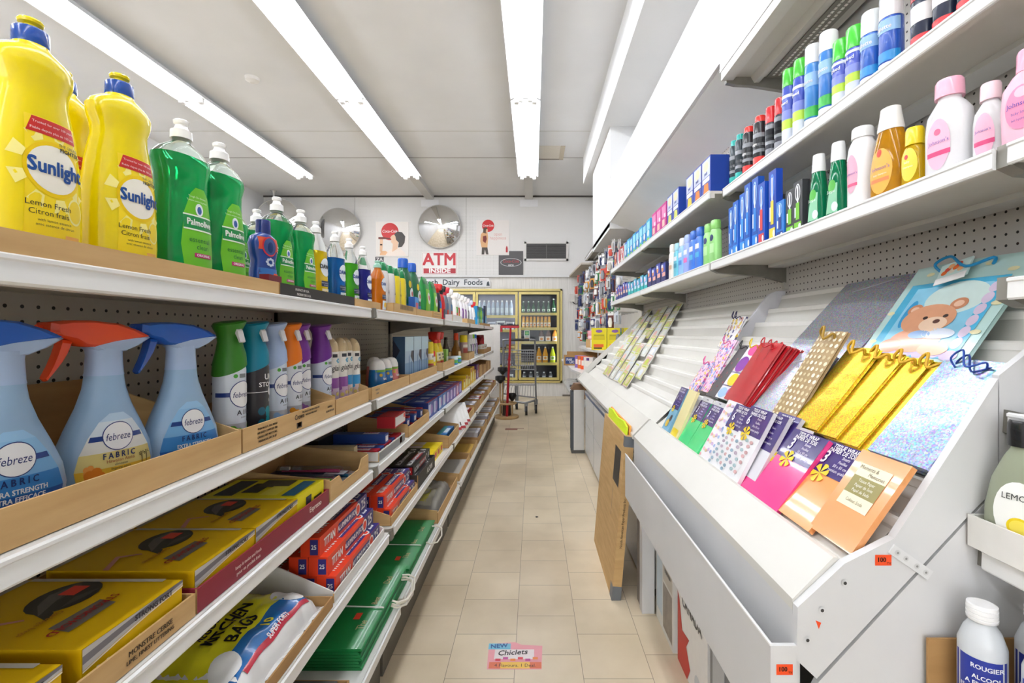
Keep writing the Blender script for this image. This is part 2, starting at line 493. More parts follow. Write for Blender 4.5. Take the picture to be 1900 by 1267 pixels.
# ---------------------------------------------------------------- shelving
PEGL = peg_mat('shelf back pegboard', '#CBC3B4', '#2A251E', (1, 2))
PEGR = peg_mat('right back pegboard', '#DAD6D1', '#2E2A28', (1, 2))
LX, LB = -.525, -.845
LZ = [1.2155, .912, .693, .488, .258]          # tops of the five left shelves
LXS = [-.525, -.525, -.52, -.468, -.43]        # their aisle edges
def shelf_deck(mb, x0, x1, y0, y1, z, rail_x, s, rh=.030, lip=.005):
    """sheet steel deck with folded edges; s = +1 when the aisle edge is at larger x"""
    mb.box(min(x0, x1), max(x0, x1), y0, y1, z - .012, z, UNDER, mtop=SHELF)
    mb.box(rail_x - (.018 if s > 0 else -.0), rail_x + (.0 if s > 0 else .018), y0, y1, z - rh, z - .012, UNDER)
def rail_mb(x, y0, y1, z, s, rh=.030):
    m = MB()
    a = [(0, .002), (.004 * s, 0), (.004 * s, -.004), (.002 * s, -.006), (.003 * s, -rh + .003), (.001 * s, -rh), (-.004 * s, -rh), (-.004 * s, -.002)]
    m.prism([(x + p, z + q) for p, q in a], y0 + .012, y1 - .012, RAIL)
    return m
def bracket(mb, xf, xb, y, z, s, rh=.034):
    """tapered arm under the deck, carrying its front corner"""
    d = xf - xb
    mb.prism([(xf + .004 * s, z + .004), (xf + .006 * s, z - rh * .8), (xf - .02 * s, z - rh - .004), (xb + d * .3, z - .06), (xb, z - .085), (xb, z - .0), (xf - .03 * s, z - .004)], y - .0125, y + .0125, STEEL)
LBAYS = [.30, 1.54, 2.74, 3.85, 4.95, 6.047]
BN = ['nearest', 'second', 'third', 'fourth', 'last']
for i in range(5):
    y0, y1 = LBAYS[i], LBAYS[i + 1]
    t = thing('shelving_bay', 'white steel shelving on the left of the aisle, %s bay of the row' % BN[i], 'shelving', (0, 0, 0), 0, 'left shelving bays')
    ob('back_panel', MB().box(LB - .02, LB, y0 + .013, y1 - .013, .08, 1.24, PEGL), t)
    b = MB().box(LB, -.50, y0 + .013, y1 - .013, 0, .20, mat('#6E6A62', .6)); ob('plinth', b, t)
    for k, z in enumerate(LZ):
        s = MB(); shelf_deck(s, LB, LXS[k] - .004, y0 + .013, y1 - .013, z, LXS[k] - .006, 1)
        so = ob('shelf', s, t)
        ob('price_rail', rail_mb(LXS[k], y0 + .018, y1 - .018, z, 1), so)
    for y in ([y0, y1] if i == 0 else [y1]):
        u = MB().box(LB - .025, LB + .012, y - .0125, y + .0125, 0, 1.26, STEEL); ob('upright', u, t)
        for z, xf in zip(LZ[:4], LXS):
            bm = MB(); bracket(bm, xf, LB, y, z, 1); ob('bracket', bm, t)
tag(ob('end_panel', MB().box(-.93, -.463, 6.485, 6.505, 0, 1.257, mat('#DAD8D4', .5))), 'plain white end panel closing the far end of the left shelving', 'panel')

# right wall shelving: pegboard back, two shelves, canopy tray over the nearest bay
RBAYS = [-.48, .742, 1.963, 3.25, 4.50]
RB = 1.062
R1Z, R2Z = 1.432, 1.737
for i in range(4):
    y0, y1 = RBAYS[i], RBAYS[i + 1]
    t = thing('wall_shelving_bay', 'white steel wall shelving with pegboard back, %s bay on the right' % ['bay beside the camera', 'nearest full', 'second full', 'far'][i].replace('bay beside the camera', 'camera side'), 'shelving', (0, 0, 0), 0, 'right shelving bays')
    ob('back_panel', MB().box(RB, RIGHTX - .002, y0, y1, 0 if i == 0 else .9, 2.15, PEGR), t)
    for y in ([y0, y1] if i == 0 else [y1]):
        ob('upright', MB().box(RB - .018, RB, y - .011, y + .011, 0 if i == 0 else 1.32, 2.15, mat('#BDBAB3', .4)), t)
    r2 = .79 if i < 2 else .74
    lv = [(.74, R1Z), (r2, R2Z)] + ([(.74, 1.222), (.74, 1.012), (.70, .802), (.60, .565)] if i == 0 else [])
    for xf, z in lv:
        s = MB(); shelf_deck(s, xf + .004, RB, y0 + .014, y1 - .014, z, xf + .006, -1)
        s.box(RB - .09, RB - .02, y0 + .02, y1 - .02, z - .024, z - .012, SHELF)
        so = ob('shelf', s, t); ob('price_rail', rail_mb(xf, y0, y1, z, -1, .033), so)
        ye = [y0, y1] if i == 0 else [y1]
        for y in ye:
            bm = MB(); bracket(bm, xf + .01, RB - .01, y, z, -1, .04); ob('bracket', bm, t)
cn = thing('canopy_tray', 'grey steel canopy tray with two rows of slots painted white as if lit over the nearest right bay', 'canopy', (0, 0, 0))
k = MB().box(FX + .02, RB, -2.2, 1.95, 2.20, 2.215, noise_mat('canopy sheet', '#C4C2B8', '#D0CEC4', 3, .4, metal=.1))
k.box(FX + .002, FX + .05, -2.2, 1.95, 2.185, 2.2, mat('#D2D1CB', .35)); k.box(FX + .002, FX + .006, -2.2, 1.95, 2.2, 2.221, mat('#D2D1CB', .35))
k.prism([(.90, 2.2), (.915, 2.175), (.935, 2.175), (.95, 2.2)], -2.2, 1.95, mat('#C4C2BA', .4))
ob('tray', k, cn)
k = MB().prism([(FX + .02, 2.2), (FX + .024, 2.176), (FX + .06, 2.168), (.9, 2.165), (RB, 2.14), (RB, 2.2)], 1.945, 1.965, STEEL); ob('bracket', k, cn)
k = MB(); lit_white = mat('#F6F4EE', .4, vary=0)  # plain white without glow, painted to stand for light through the slots
k.box(.965, 1.03, -2.2, 1.95, 2.196, 2.2, mat('#8B897F', .5))
for j in range(64):
    y = 1.92 - j * .017
    for x in (.985, 1.008): k.box(x - .004, x + .004, y - .005, y + .005, 2.194, 2.196, lit_white)
ob('slotted_strip', k, cn)

# ---------------------------------------------------------------- greeting card rack
STEP = [(1.037 - .0555 * k, 1.29 - .057 * k) for k in range(9)]
prof = []
for (x, z) in STEP:
    prof += [(x, z), (x - .020, z - .053)]
prof = [(p[0], p[1]) for p in prof]
prof += [(.515, .752), (.492, .775), (.484, .775), (.418, .708), (.418, .69), (.43, .69), (.50, .745), (1.055, 1.20), (1.055, 1.29)]
REAR = ['first', 'second']
RK = [(.757, 1.953, 'near'), (1.973, 4.43, 'far')]
for y0, y1, nm in RK:
    t = thing('card_rack', 'cream stepped greeting card rack along the right wall, %s half' % nm, 'card rack', (0, 0, 0), 0, 'card rack halves')
    ob('stepped_tray', MB().prism(prof, y0, y1, RACKW), t)
    for k2, (x, z) in enumerate(STEP):
        ob('tier_lip', MB().prism([(x - .004, z + .001), (x + .0005, z + .004), (x - .0005, z - .010), (x - .006, z - .013)], y0, y1, mat('#F2F0EA', .4)), t)
    if nm == 'near':
        ob('front_board', MB().box(.418, .43, y0, y1, .50, .69, WHITEP), t)
        ob('leg', MB().box(.44, .49, 1.90, 1.945, 0, .69, WHITEP), t)
    else:
        ob('end_wall', MB().prism([(.418, .69), (.418, .72), (.49, .80), (1.055, 1.33), (1.055, 1.2), (.50, .74)], y1, y1 + .012, RACKW), t)
dv = MB().prism([(.60, .845), (.62, .83), (1.05, 1.24), (1.05, 1.312), (1.015, 1.312), (.985, 1.30), (.955, 1.265), (.90, 1.19), (.84, 1.12)], 1.955, 1.971, mat('#DCDCE2', .4))
tag(ob('rack_divider', dv), 'grey rounded divider plate between the two halves of the card rack', 'divider')
# near end of the rack: two white end boards with a diagonal seam, a riveted strap and a sticker
ep = thing('rack_end_panel', 'big white end board of the card rack with diagonal seam', 'panel', (0, 0, 0))
YE = .742
up = [(.418, .703), (.416, .62), (.448, .59), (.690, .850), (.735, .895), (.735, 1.065), (.571, .812), (.492, .772)]
ob('upper_board', MB().prism(up, YE, YE + .014, WHITEP), ep)
ob('lower_board', MB().prism([(.452, .583), (.694, .845), (.739, .890), (.739, 1.07), (RB, 1.33), (RB, 0), (.44, 0), (.44, .56)], YE + .002, YE + .014, WHITEP), ep)
sm = MB()
def ep_plane(x, z, o=0): return Vector((x, YE - .0005 - o, z))
st = MB(); cx, cz, an = .595, .776, math.radians(-35)
def strap(u, v, o=0): return Vector((cx + u * math.cos(an) - v * math.sin(an), YE - .0005 - o, cz + u * math.sin(an) + v * math.cos(an)))
for uu in (-.027, -.011, .010, .027):
    st.add([strap(uu + .0045 * math.cos(a * math.pi / 6), .0045 * math.sin(a * math.pi / 6), .004) for a in range(12)], [tuple(range(12))], mat('#CFCFCE', .4))
    st.add([strap(uu + .002 * math.cos(a * math.pi / 3), .002 * math.sin(a * math.pi / 3), .0045) for a in range(6)], [tuple(range(6))], mat('#8E8D8B'))
vs = [strap(a, b, o) for o in (0, .003) for a, b in ((-.037, -.008), (.037, -.008), (.037, .008), (-.037, .008))]
st.add(vs, [(4, 5, 6, 7), (0, 1, 5, 4), (1, 2, 6, 5), (2, 3, 7, 6), (3, 0, 4, 7)], mat('#DDDDDD', .35))
ob('strap', st, ep)
for bx, bz in ((.491, .743), (.455, .700), (.432, .653)):
    bo = MB()
    bo.add([ep_plane(bx + .005 * math.cos(a * math.pi / 6), bz + .005 * math.sin(a * math.pi / 6), .002) for a in range(12)], [tuple(range(12))], mat('#DADADA', .3))
    bo.add([ep_plane(bx + .0028 * math.cos(a * math.pi / 4), bz + .0028 * math.sin(a * math.pi / 4), .003) for a in range(8)], [tuple(range(8))], mat('#3B3A38'))
    ob('bolt', bo, ep)
def sticker(label, x, y, z, w=.026, h=.017):
    f = lambda u, v, o=0: Vector((x + u, y - .0006 - o, z + v))
    m = MB().patch(f, -w / 2, w / 2, -h / 2, h / 2, mat('#F0501E', .5), 1, 1); m.text(f, '100', -.003, .0005, h * .62, ink('#1A1412'), .9, o=.0003, bold=.02); m.text(f, 'TX', .009, -.005, h * .3, ink('#1A1412'), o=.0003)
    return tag(ob('price_sticker', m), label, 'sticker')
sticker('orange price sticker on the end board under the peach tissue pack', .553, YE, .778)
sm = MB().add([ep_plane(.446, .683), ep_plane(.455, .679), ep_plane(.451, .669)], [(0, 1, 2)], mat('#F0501E', .5))
tag(ob('torn_sticker', sm), 'torn red sticker corner on the lower edge of the white end board', 'sticker')
# hanging bin in front of the rack
bn = thing('front_bin', 'long white hanging bin in front of the near card rack', 'bin', (0, 0, 0))
ob('front_board', MB().box(.375, .381, YE, 1.92, .47, .642, WHITEP), bn)
ob('bottom_board', MB().box(.381, .415, YE, 1.92, .47, .478, WHITEP), bn)
ob('end_board', MB().box(.381, .4165, YE, YE + .008, .478, .642, WHITEP), bn)
ob('rim', MB().box(.374, .377, YE, 1.92, .642, .645, mat('#F4F4F4', .3)), bn)
sticker('orange price sticker on the end of the white hanging bin', .397, YE, .605)
# white chest cabinet under the far half of the rack
ch = thing('chest_cabinet', 'low white metal cabinet with blue trim under the far card rack', 'cabinet', (0, 0, 0))
ob('body', MB().box(.487, 1.05, 2.03, 4.40, .03, .60, mat('#E4E5E6', .3)), ch)
ob('kick_plate', MB().box(.50, 1.05, 2.03, 4.40, 0, .03, mat('#8D8C88')), ch)
ob('blue_trim', MB().box(.482, .487, 2.03, 4.40, .560, .585, mat('#2C4F86', .3)).box(.480, .487, 2.03, 4.40, .585, .60, mat('#D9DADC', .25)), ch)
dm = MB()
for y in (2.62, 3.2, 3.8): dm.box(.4855, .487, y - .004, y + .004, .04, .55, mat('#B9BBBD'))
dm.box(.4855, .487, 2.03, 4.40, .30, .305, mat('#C6C8CA')); ob('door_seam', dm, ch)
bp = thing('bumper_post', 'white post with dark rubber edge at the far end of the low cabinet', 'post', (.41, 4.52, 0))
ob('post', MB().box(-.03, .07, -.08, .05, .03, .60, mat('#D5D3CE', .4)), bp)
ob('rubber_edge', MB().box(-.055, -.03, -.08, .03, .03, .585, mat('#4C5157', .5)), bp)
ob('foot', MB().box(-.05, .075, -.085, .055, 0, .03, mat('#5A5854', .5)), bp)
ob('brown_pad', MB().prism([(-.055, .60), (-.02, .655), (.05, .655), (.07, .60)], -.08, .05, mat('#7D5E45', .7)), bp)
# ================================================================ kinds of goods (local front is -y, base at z = 0)
WHITE = '#F1F1EF'; NAVY = '#1F2A6B'; BLACK = '#17181A'; RED = '#C8202A'

def ringcap(r, z0, z1, m, ribs=0):
    mb = MB().loft(sec((z0, r * .98), (z0 + .002, r), (z1 - .003, r * .96), (z1 - .0005, r * .9), (z1, r * .8)), m, 24)
    return mb

def flip_cap(z0, r, h, m):
    """push-pull dish soap cap: collar, neck and mushroom top"""
    return MB().loft(sec((z0, r), (z0 + h * .42, r * .97), (z0 + h * .47, r * .80), (z0 + h * .55, r * .62), (z0 + h * .72, r * .52), (z0 + h * .78, r * .68), (z0 + h * .93, r * .72), (z0 + h, r * .55)), m, 24)

@kind
def lemon_soap():
    Y = gloss('#EDD700')
    S = sec((0, .043, .024, 2.6), (.004, .049, .029, 2.6), (.05, .0515, .031, 2.5), (.12, .050, .030, 2.4), (.17, .044, .028, 2.3), (.205, .0365, .026, 2.2), (.218, .0365, .026, 2.2),
            (.234, .042, .028, 2.2), (.246, .0435, .028, 2.2), (.255, .038, .026, 2.1), (.263, .027, .021, 2), (.268, .0175), (.272, .0165))
    b = MB().loft(S, Y, 36)
    cap = MB().loft(sec((.270, .0165), (.272, .0172), (.289, .0168), (.291, .0150)), gloss('#0E469E'), 28)
    n = MB().loft(sec((.290, .0075), (.296, .0075), (.298, .0115), (.301, .0122), (.303, .011)), gloss('#EDD700'), 24)
    f = front(S); L = MB()
    L.patch(f, -.030, .037, .018, .178, mat('#F6DA1E', .3), 14, 20, su0=-.026, su1=.030)
    for k in range(9):
        a = math.pi * 2 * k / 9; c0, s0 = math.cos(a), math.sin(a)
        L.add([f(.002 + c0 * .032 - s0 * .005, .118 + s0 * .036 + c0 * .005, .0002), f(.002 + c0 * .032 + s0 * .005, .118 + s0 * .036 - c0 * .005, .0002),
               f(.002 + c0 * .043 + s0 * .009, .118 + s0 * .052 - c0 * .009, .0002), f(.002 + c0 * .043 - s0 * .009, .118 + s0 * .052 + c0 * .009, .0002)], [(0, 1, 2, 3)], mat('#F8EC8E', .3))
    L.disc(f, .002, .118, .032, .034, mat('#F3CF00', .3), 30, .0004); L.disc(f, .002, .118, .0285, .029, mat('#F6F3E4', .3), 30, .0006)
    L.patch(f, -.026, .030, .158, .177, mat('#C92A26', .35), 10, 3, .0004, su0=-.020, su1=.026)
    L.text(f, 'Trusted for over 100 years', .003, .171, .0042, ink('#F7E4E0'), o=.0008); L.text(f, 'Fiable depuis plus de 100 ans', .002, .163, .0042, ink('#F7E4E0'), o=.0008)
    L.text(f, 'THE GREASE', .020, .151, .0048, ink('#33373B'), o=.0009); L.text(f, 'FIGHTER', .021, .145, .0068, ink('#33373B'), o=.0009, bold=.02)
    L.text(f, 'Sunlight', .005, .119, .0245, ink('#1A4F9C'), .82, .0, .0011, .035)
    L.text(f, 'Lemon Fresh', -.004, .073, .0095, ink('#2A2B20'), o=.0006, bold=.01); L.text(f, 'Citron frais', -.004, .063, .0095, ink('#2A2B20'), o=.0006, bold=.01)
    L.text(f, 'with lemon essence', .002, .054, .0048, ink('#4A4A35')); L.text(f, 'avec essence de citron', .003, .0485, .0048, ink('#4A4A35'))
    L.disc(f, .027, .072, .0105, .017, mat('#F7EFA0', .3), 20, .0003); L.disc(f, .027, .072, .0088, .0145, mat('#EFD32A', .3), 20, .0005)
    L.patch(f, .014, .033, .027, .040, mat('#EFB35A', .4), 4, 2, .0003)
    return 'dish_soap_bottle', 'dish soap', [('bottle', b), ('cap', cap, ('nozzle', n)), ('label', L)]

@kind
def green_soap(small=0):
    k = .82 if small else 1.0
    q = lambda *S: sec(*[(s[0] * k, s[1] * (.86 if small else 1), s[2] * (.9 if small else 1), s[3] if len(s) > 3 else 2) for s in S])
    S = q((0, .040, .026, 2.6), (.004, .046, .031, 2.6), (.03, .050, .034, 2.6), (.10, .0475, .032, 2.5), (.165, .042, .029, 2.4), (.190, .043, .029, 2.4), (.212, .0495, .031, 2.4), (.224, .048, .030, 2.3))
    b = MB().loft(S, liq('#10A852'), 36)
    N = q((.224, .048, .030, 2.3), (.236, .038, .026, 2.1), (.247, .022, .018, 2), (.252, .0135, .0135, 2), (.262, .0135, .0135, 2))
    nk = MB().loft(N, clear('#E4F4EA'), 30)
    cap = flip_cap(.258 * k, .0165 * (.92 if small else 1), .034, gloss('#F4F4F2'))
    f = front(S); L = MB(); z = k
    pts = [(-.020, .02), (.034, .016), (.038, .07), (.036, .13), (.024, .168), (.004, .172), (-.014, .15), (-.026, .10), (-.027, .05)]
    if small: pts = [(a * .86, c * k) for a, c in pts]
    us = .86 if small else 1
    # dark band label built as strips so that it bends with the bottle
    def strip(v0, v1, u0, u1, m, o): L.patch(f, u0 * us, u1 * us, v0 * k, v1 * k, m, 10, 5, o)
    lime = mat('#6CBF26', .3)
    for v0, v1, u0, u1, s0, s1 in ((.016, .07, -.022, .034, -.028, .038), (.07, .125, -.028, .038, -.022, .037), (.125, .160, -.022, .037, -.010, .028), (.160, .172, -.010, .028, .0, .018)):
        L.patch(f, u0 * us, u1 * us, v0 * k, v1 * k, lime, 10, 5, .0, su0=s0 * us, su1=s1 * us)
    strip(.098, .122, -.024, .037, mat('#1F8F47', .3), .0004); strip(.121, .1235, -.024, .037, mat('#EAF3E4', .3), .0006); strip(.0965, .099, -.024, .037, mat('#EAF3E4', .3), .0006)
    L.disc(f, .006 * us, .134 * k, .008 * us, .011 * k, mat('#E8EEF2', .3), 18, .0005); L.disc(f, .006 * us, .133 * k, .0045 * us, .007 * k, mat('#3D62A8', .3), 14, .0007)
    L.text(f, 'Palmolive', .006 * us, .110 * k, .0155 * us, ink('#F7FBF4'), .84, o=.0009, bold=.03)
    L.text(f, 'essential', .006 * us, .080 * k, .0125 * us, ink('#1E6B34'), o=.0006, bold=.01); L.text(f, 'clean', .011 * us, .068 * k, .0125 * us, ink('#1E6B34'), o=.0006, bold=.01)
    strip(.050, .0575, -.006, .030, mat('#C02A70', .3), .0005); L.text(f, 'ORIGINAL', .012 * us, .0537 * k, .0062 * us, ink('#F9E9F1'), o=.0009, bold=.02)
    L.text(f, 'Tough On Grease', .004 * us, .155 * k, .0048 * us, ink('#E6F4DA')); L.text(f, 'Tenace contre la graisse', .004 * us, .1485 * k, .0042 * us, ink('#E6F4DA'))
    L.text(f, 'plus de details au verso', .008 * us, .026 * k, .004 * us, ink('#DDF0CF'))
    return 'dish_soap_bottle', 'dish soap', [('bottle', b), ('neck', nk), ('cap', cap), ('label', L)]

@kind
def oval_soap(col, word='DAWN', h=.235, capc='#F3F3F1', low='#2A3550', w=.037, clearneck=1):
    k = h / .235
    S = sec((0, w * .86, .021, 2.5), (.004, w * .95, .025, 2.5), (.04, w, .027, 2.5), (.10, w * .97, .026, 2.4), (.150 * k, w * .90, .025, 2.3))
    b = MB().loft(S, liq(col), 30)
    N = sec((.150 * k, w * .90, .025, 2.3), (.172 * k, w * .72, .022, 2.1), (.188 * k, w * .45, .016, 2), (.198 * k, .0125), (.206 * k, .0125))
    nk = MB().loft(N, clear() if clearneck else liq(col), 26)
    cap = flip_cap(.203 * k, .0145, .032 * k, gloss(capc))
    f = front(S); L = MB()
    L.disc(f, .008, .105, w * .62, .026, mat('#E9F0F6', .3), 24, .0002); L.text(f, word, .008, .106, .0165, ink('#1D3F8E' if col != '#EBCB12' else '#26272B'), .95, o=.0006, bold=.04)
    L.patch(f, -.012, .030, .050, .066, mat(low, .35), 8, 2, .0002); L.text(f, 'DISHWASHING LIQUID', .009, .060, .0040, ink('#E8EDF5')); L.text(f, 'DETERGENT', .009, .054, .0040, ink('#E8EDF5'))
    L.patch(f, -.010, .030, .010, .044, mat('#F2E6C0' if col == '#EBCB12' else '#DCE9EE', .35), 8, 4, .0002); L.disc(f, .010, .028, .010, .010, mat('#EFC23A' if col in ('#EBCB12', '#EE8414') else '#5FB53C', .4), 14, .0005)
    return 'dish_soap_bottle', 'dish soap', [('bottle', b), ('neck', nk), ('cap', cap), ('label', L)]

@kind
def rinse_aid():
    S = sec((0, .026, .016, 2.6), (.004, .030, .019, 2.6), (.05, .032, .020, 2.6), (.075, .028, .019, 2.5), (.09, .034, .020, 2.3), (.112, .038, .021, 2.2), (.128, .033, .020, 2.1), (.137, .018, .014, 2), (.139, .014, .013, 2))
    b = MB().loft(S, gloss('#24438F'), 30)
    cap = ringcap(.0155, .137, .168, gloss('#1C2E72'))
    f = front(S); L = MB()
    L.patch(f, -.030, .030, .100, .127, mat('#D4502E', .3), 10, 4); L.disc(f, -.004, .108, .0205, .0215, mat('#CE2A36', .3), 24, .0004); L.disc(f, -.004, .108, .0175, .0185, mat('#3C5388', .15), 24, .0006)
    L.disc(f, -.004, .106, .008, .012, mat('#22346B', .12), 18, .0008)
    for a in range(8): L.disc(f, -.002 + .009 * math.cos(a * .785), .074 + .007 * math.sin(a * .785), .004, .003, mat('#C9D6E6', .3), 8, .0004)
    L.patch(f, -.028, .028, .004, .060, mat('#2F6FB8', .3), 10, 4); L.text(f, 'finish', .0, .026, .019, ink('#F3F6FA'), .9, .15, .0008, .03)
    for v in (.098, .104, .110): L.patch(f, .020, .034, v, v + .0022, mat('#DDE4F0', .3), 3, 1, .0006)
    L.patch(f, .006, .022, .018, .050, mat('#F0581F', .4), 4, 3, .0012)
    return 'rinse_aid_bottle', 'rinse aid', [('bottle', b), ('cap', cap), ('label', L)]

@kind
def trigger_spray(head, variant):
    B = mat('#98B9DA', .3, coat=.2); B2 = mat('#A9C0E2', .35)
    S = sec((0, .058, .026, 2.4), (.005, .066, .031, 2.4), (.03, .070, .033, 2.3), (.055, .066, .032, 2.2), (.085, .053, .029, 2.1), (.115, .038, .025, 2.1), (.140, .029, .0225, 2), (.160, .0255, .0215, 2), (.162, .025, .021, 2))
    b = MB().loft(S, B, 36)
    col = MB().loft(sec((.160, .0265, .0225, 2), (.164, .0255, .0215, 2), (.190, .0240, .020, 2), (.200, .026, .020, 2)), B2, 28)
    prof = [(-.028, .196), (-.020, .203), (.002, .2045), (.025, .2065), (.045, .2095), (.050, .2125), (.044, .218)]
    def thick(poly, hw, m, mb):
        """rounded moulding: outline in x-z, full width in the middle and narrowed towards the faces"""
        n = len(poly); cx = sum(p[0] for p in poly) / n; cz = sum(p[1] for p in poly) / n; vs = []
        for y, s in ((-hw, .80), (-hw * .8, .95), (-hw * .3, 1), (hw * .3, 1), (hw * .8, .95), (hw, .80)):
            vs += [(cx + (p[0] - cx) * s, y, cz + (p[1] - cz) * s) for p in poly]
        tri = tessellate_polygon([[Vector((p[0], p[1], 0)) for p in poly]])
        fs = [tuple(t) for t in tri] + [tuple(5 * n + i for i in t)[::-1] for t in tri]
        for j in range(5): fs += [(j * n + i, j * n + (i + 1) % n, (j + 1) * n + (i + 1) % n, (j + 1) * n + i) for i in range(n)]
        mb.add(vs, fs, m, True); return mb
    lower = thick([(-.024, .198), (-.010, .192), (.022, .194), (.044, .203), (.064, .215), (.060, .217), (.0, .214), (-.030, .206)], .018, B2, MB())
    H = gloss(head)
    hd = thick([(-.082, .236), (-.060, .239), (-.025, .240), (.015, .236), (.045, .226), (.064, .2165), (.050, .213), (.010, .2075), (-.020, .2005), (-.040, .203), (-.055, .213), (-.078, .218), (-.083, .224)], .019, H, MB())
    tg = thick([(-.060, .214), (-.046, .212), (-.052, .196), (-.060, .182), (-.070, .168), (-.079, .157), (-.081, .160), (-.073, .176), (-.066, .194)], .0085, H, MB())
    nz = MB(); nz.add([(-.0825, .006 * math.cos(a * .7854), .228 + .006 * math.sin(a * .7854)) for a in range(8)] + [(-.088, .005 * math.cos(a * .7854), .228 + .005 * math.sin(a * .7854)) for a in range(8)],
                      [(i, (i + 1) % 8, 8 + (i + 1) % 8, 8 + i) for i in range(8)] + [tuple(range(8, 16))], mat(head, .5))
    f = front(S); L = MB(); al = variant == 'aloha'
    rows = [(.008, -.052, .052), (.03, -.056, .056), (.052, -.050, .050), (.075, -.038, .038), (.095, -.024, .024), (.106, -.010, .010)]
    if al: cols = ['#EFC341', '#EAD98C', '#E9EAE4', '#DCE8F2', '#BFD9EF']
    else: cols = ['#1F5CB0', '#3B86CE', '#77B2E2', '#8FC2EA', '#9CCAEE']
    for (z0, a0, b0), (z1, a1, b1), c in zip(rows, rows[1:], cols): L.patch(f, a0, b0, z0, z1, mat(c, .35, vary=.02), 12, 4, su0=a1, su1=b1)
    L.patch(f, -.039, .039, .0685, .0755, mat('#1E3F88', .3), 10, 1, .0004, su0=-.036, su1=.036)
    L.disc(f, 0, .073, .0225, .0205, mat('#22377C', .3), 30, .0006); L.disc(f, 0, .073, .0213, .0193, mat('#F3F4F6', .3), 30, .0008)
    L.text(f, 'febreze', 0, .072, .0145, ink('#23336F'), .82, 0, .0011, .012, .18)
    L.text(f, 'F A B R I C', 0, .046, .0118, ink('#22336C'), .86, 0, .0008, .02)
    if al:
        L.text(f, 'Hawaiian Aloha', .002, .0385, .0066, ink('#B4563C'), o=.0008)
        for i, s in enumerate(('eliminates', 'lingering odors', 'elimine les odeurs', 'persistantes')): L.text(f, s, .002, .033 - i * .0055, .0048, ink('#3A4448'), o=.0008)
        for cxx, cz, r, c in ((-.034, .020, .014, '#E8862B'), (-.040, .030, .008, '#F0A04A'), (-.024, .012, .008, '#DE7420'), (-.034, .020, .004, '#B9441C')):
            for a in range(5 if r > .005 else 1): L.disc(f, cxx + r * .5 * math.cos(a * 1.257), cz + r * .5 * math.sin(a * 1.257), r * .5, r * .5, mat(c, .4), 12, .0006 + r * .02)
        L.patch(f, .018, .050, .010, .020, mat('#B4472A', .4), 6, 2, .0004); 
        for px in (.036, .045):
            L.patch(f, px - .0006, px + .0006, .020, .040, mat('#3B3420', .4), 1, 3, .0006)
            for a in range(6): L.add([f(px, .040, .0007), f(px + .006 * math.cos(a * .9), .040 + .004 * math.sin(a * .9), .0007), f(px + .005 * math.cos(a * .9 + .3), .040 + .0035 * math.sin(a * .9 + .3), .0007)], [(0, 1, 2)], mat('#3B3420', .4))
    else:
        L.text(f, 'EXTRA STRENGTH', .001, .0345, .0085, ink('#F1F6FB'), .92, 0, .0008, .03); L.text(f, 'EXTRA EFFICACE', .001, .0255, .0085, ink('#F1F6FB'), .92, 0, .0008, .03)
        L.text(f, 'Original Scent', .030, .0165, .0048, ink('#E6EFF8'), o=.0008); L.text(f, 'Parfum Original', .030, .0118, .0048, ink('#E6EFF8'), o=.0008)
        L.text(f, 'eliminates lingering odors', -.028, .0185, .0036, ink('#E6EFF8'), o=.0008); L.text(f, 'elimine les odeurs', -.028, .0140, .0036, ink('#E6EFF8'), o=.0008)
    for q in (b, col, lower, hd, nz, tg, L): q.v = [Vector((p.x * .87, p.y, p.z)) for p in q.v]
    return 'trigger_spray_bottle', 'spray bottle', [('bottle', b), ('collar', col, ('lower_shroud', lower)), ('spray_head', hd, ('nozzle', nz)), ('trigger', tg), ('label', L)]

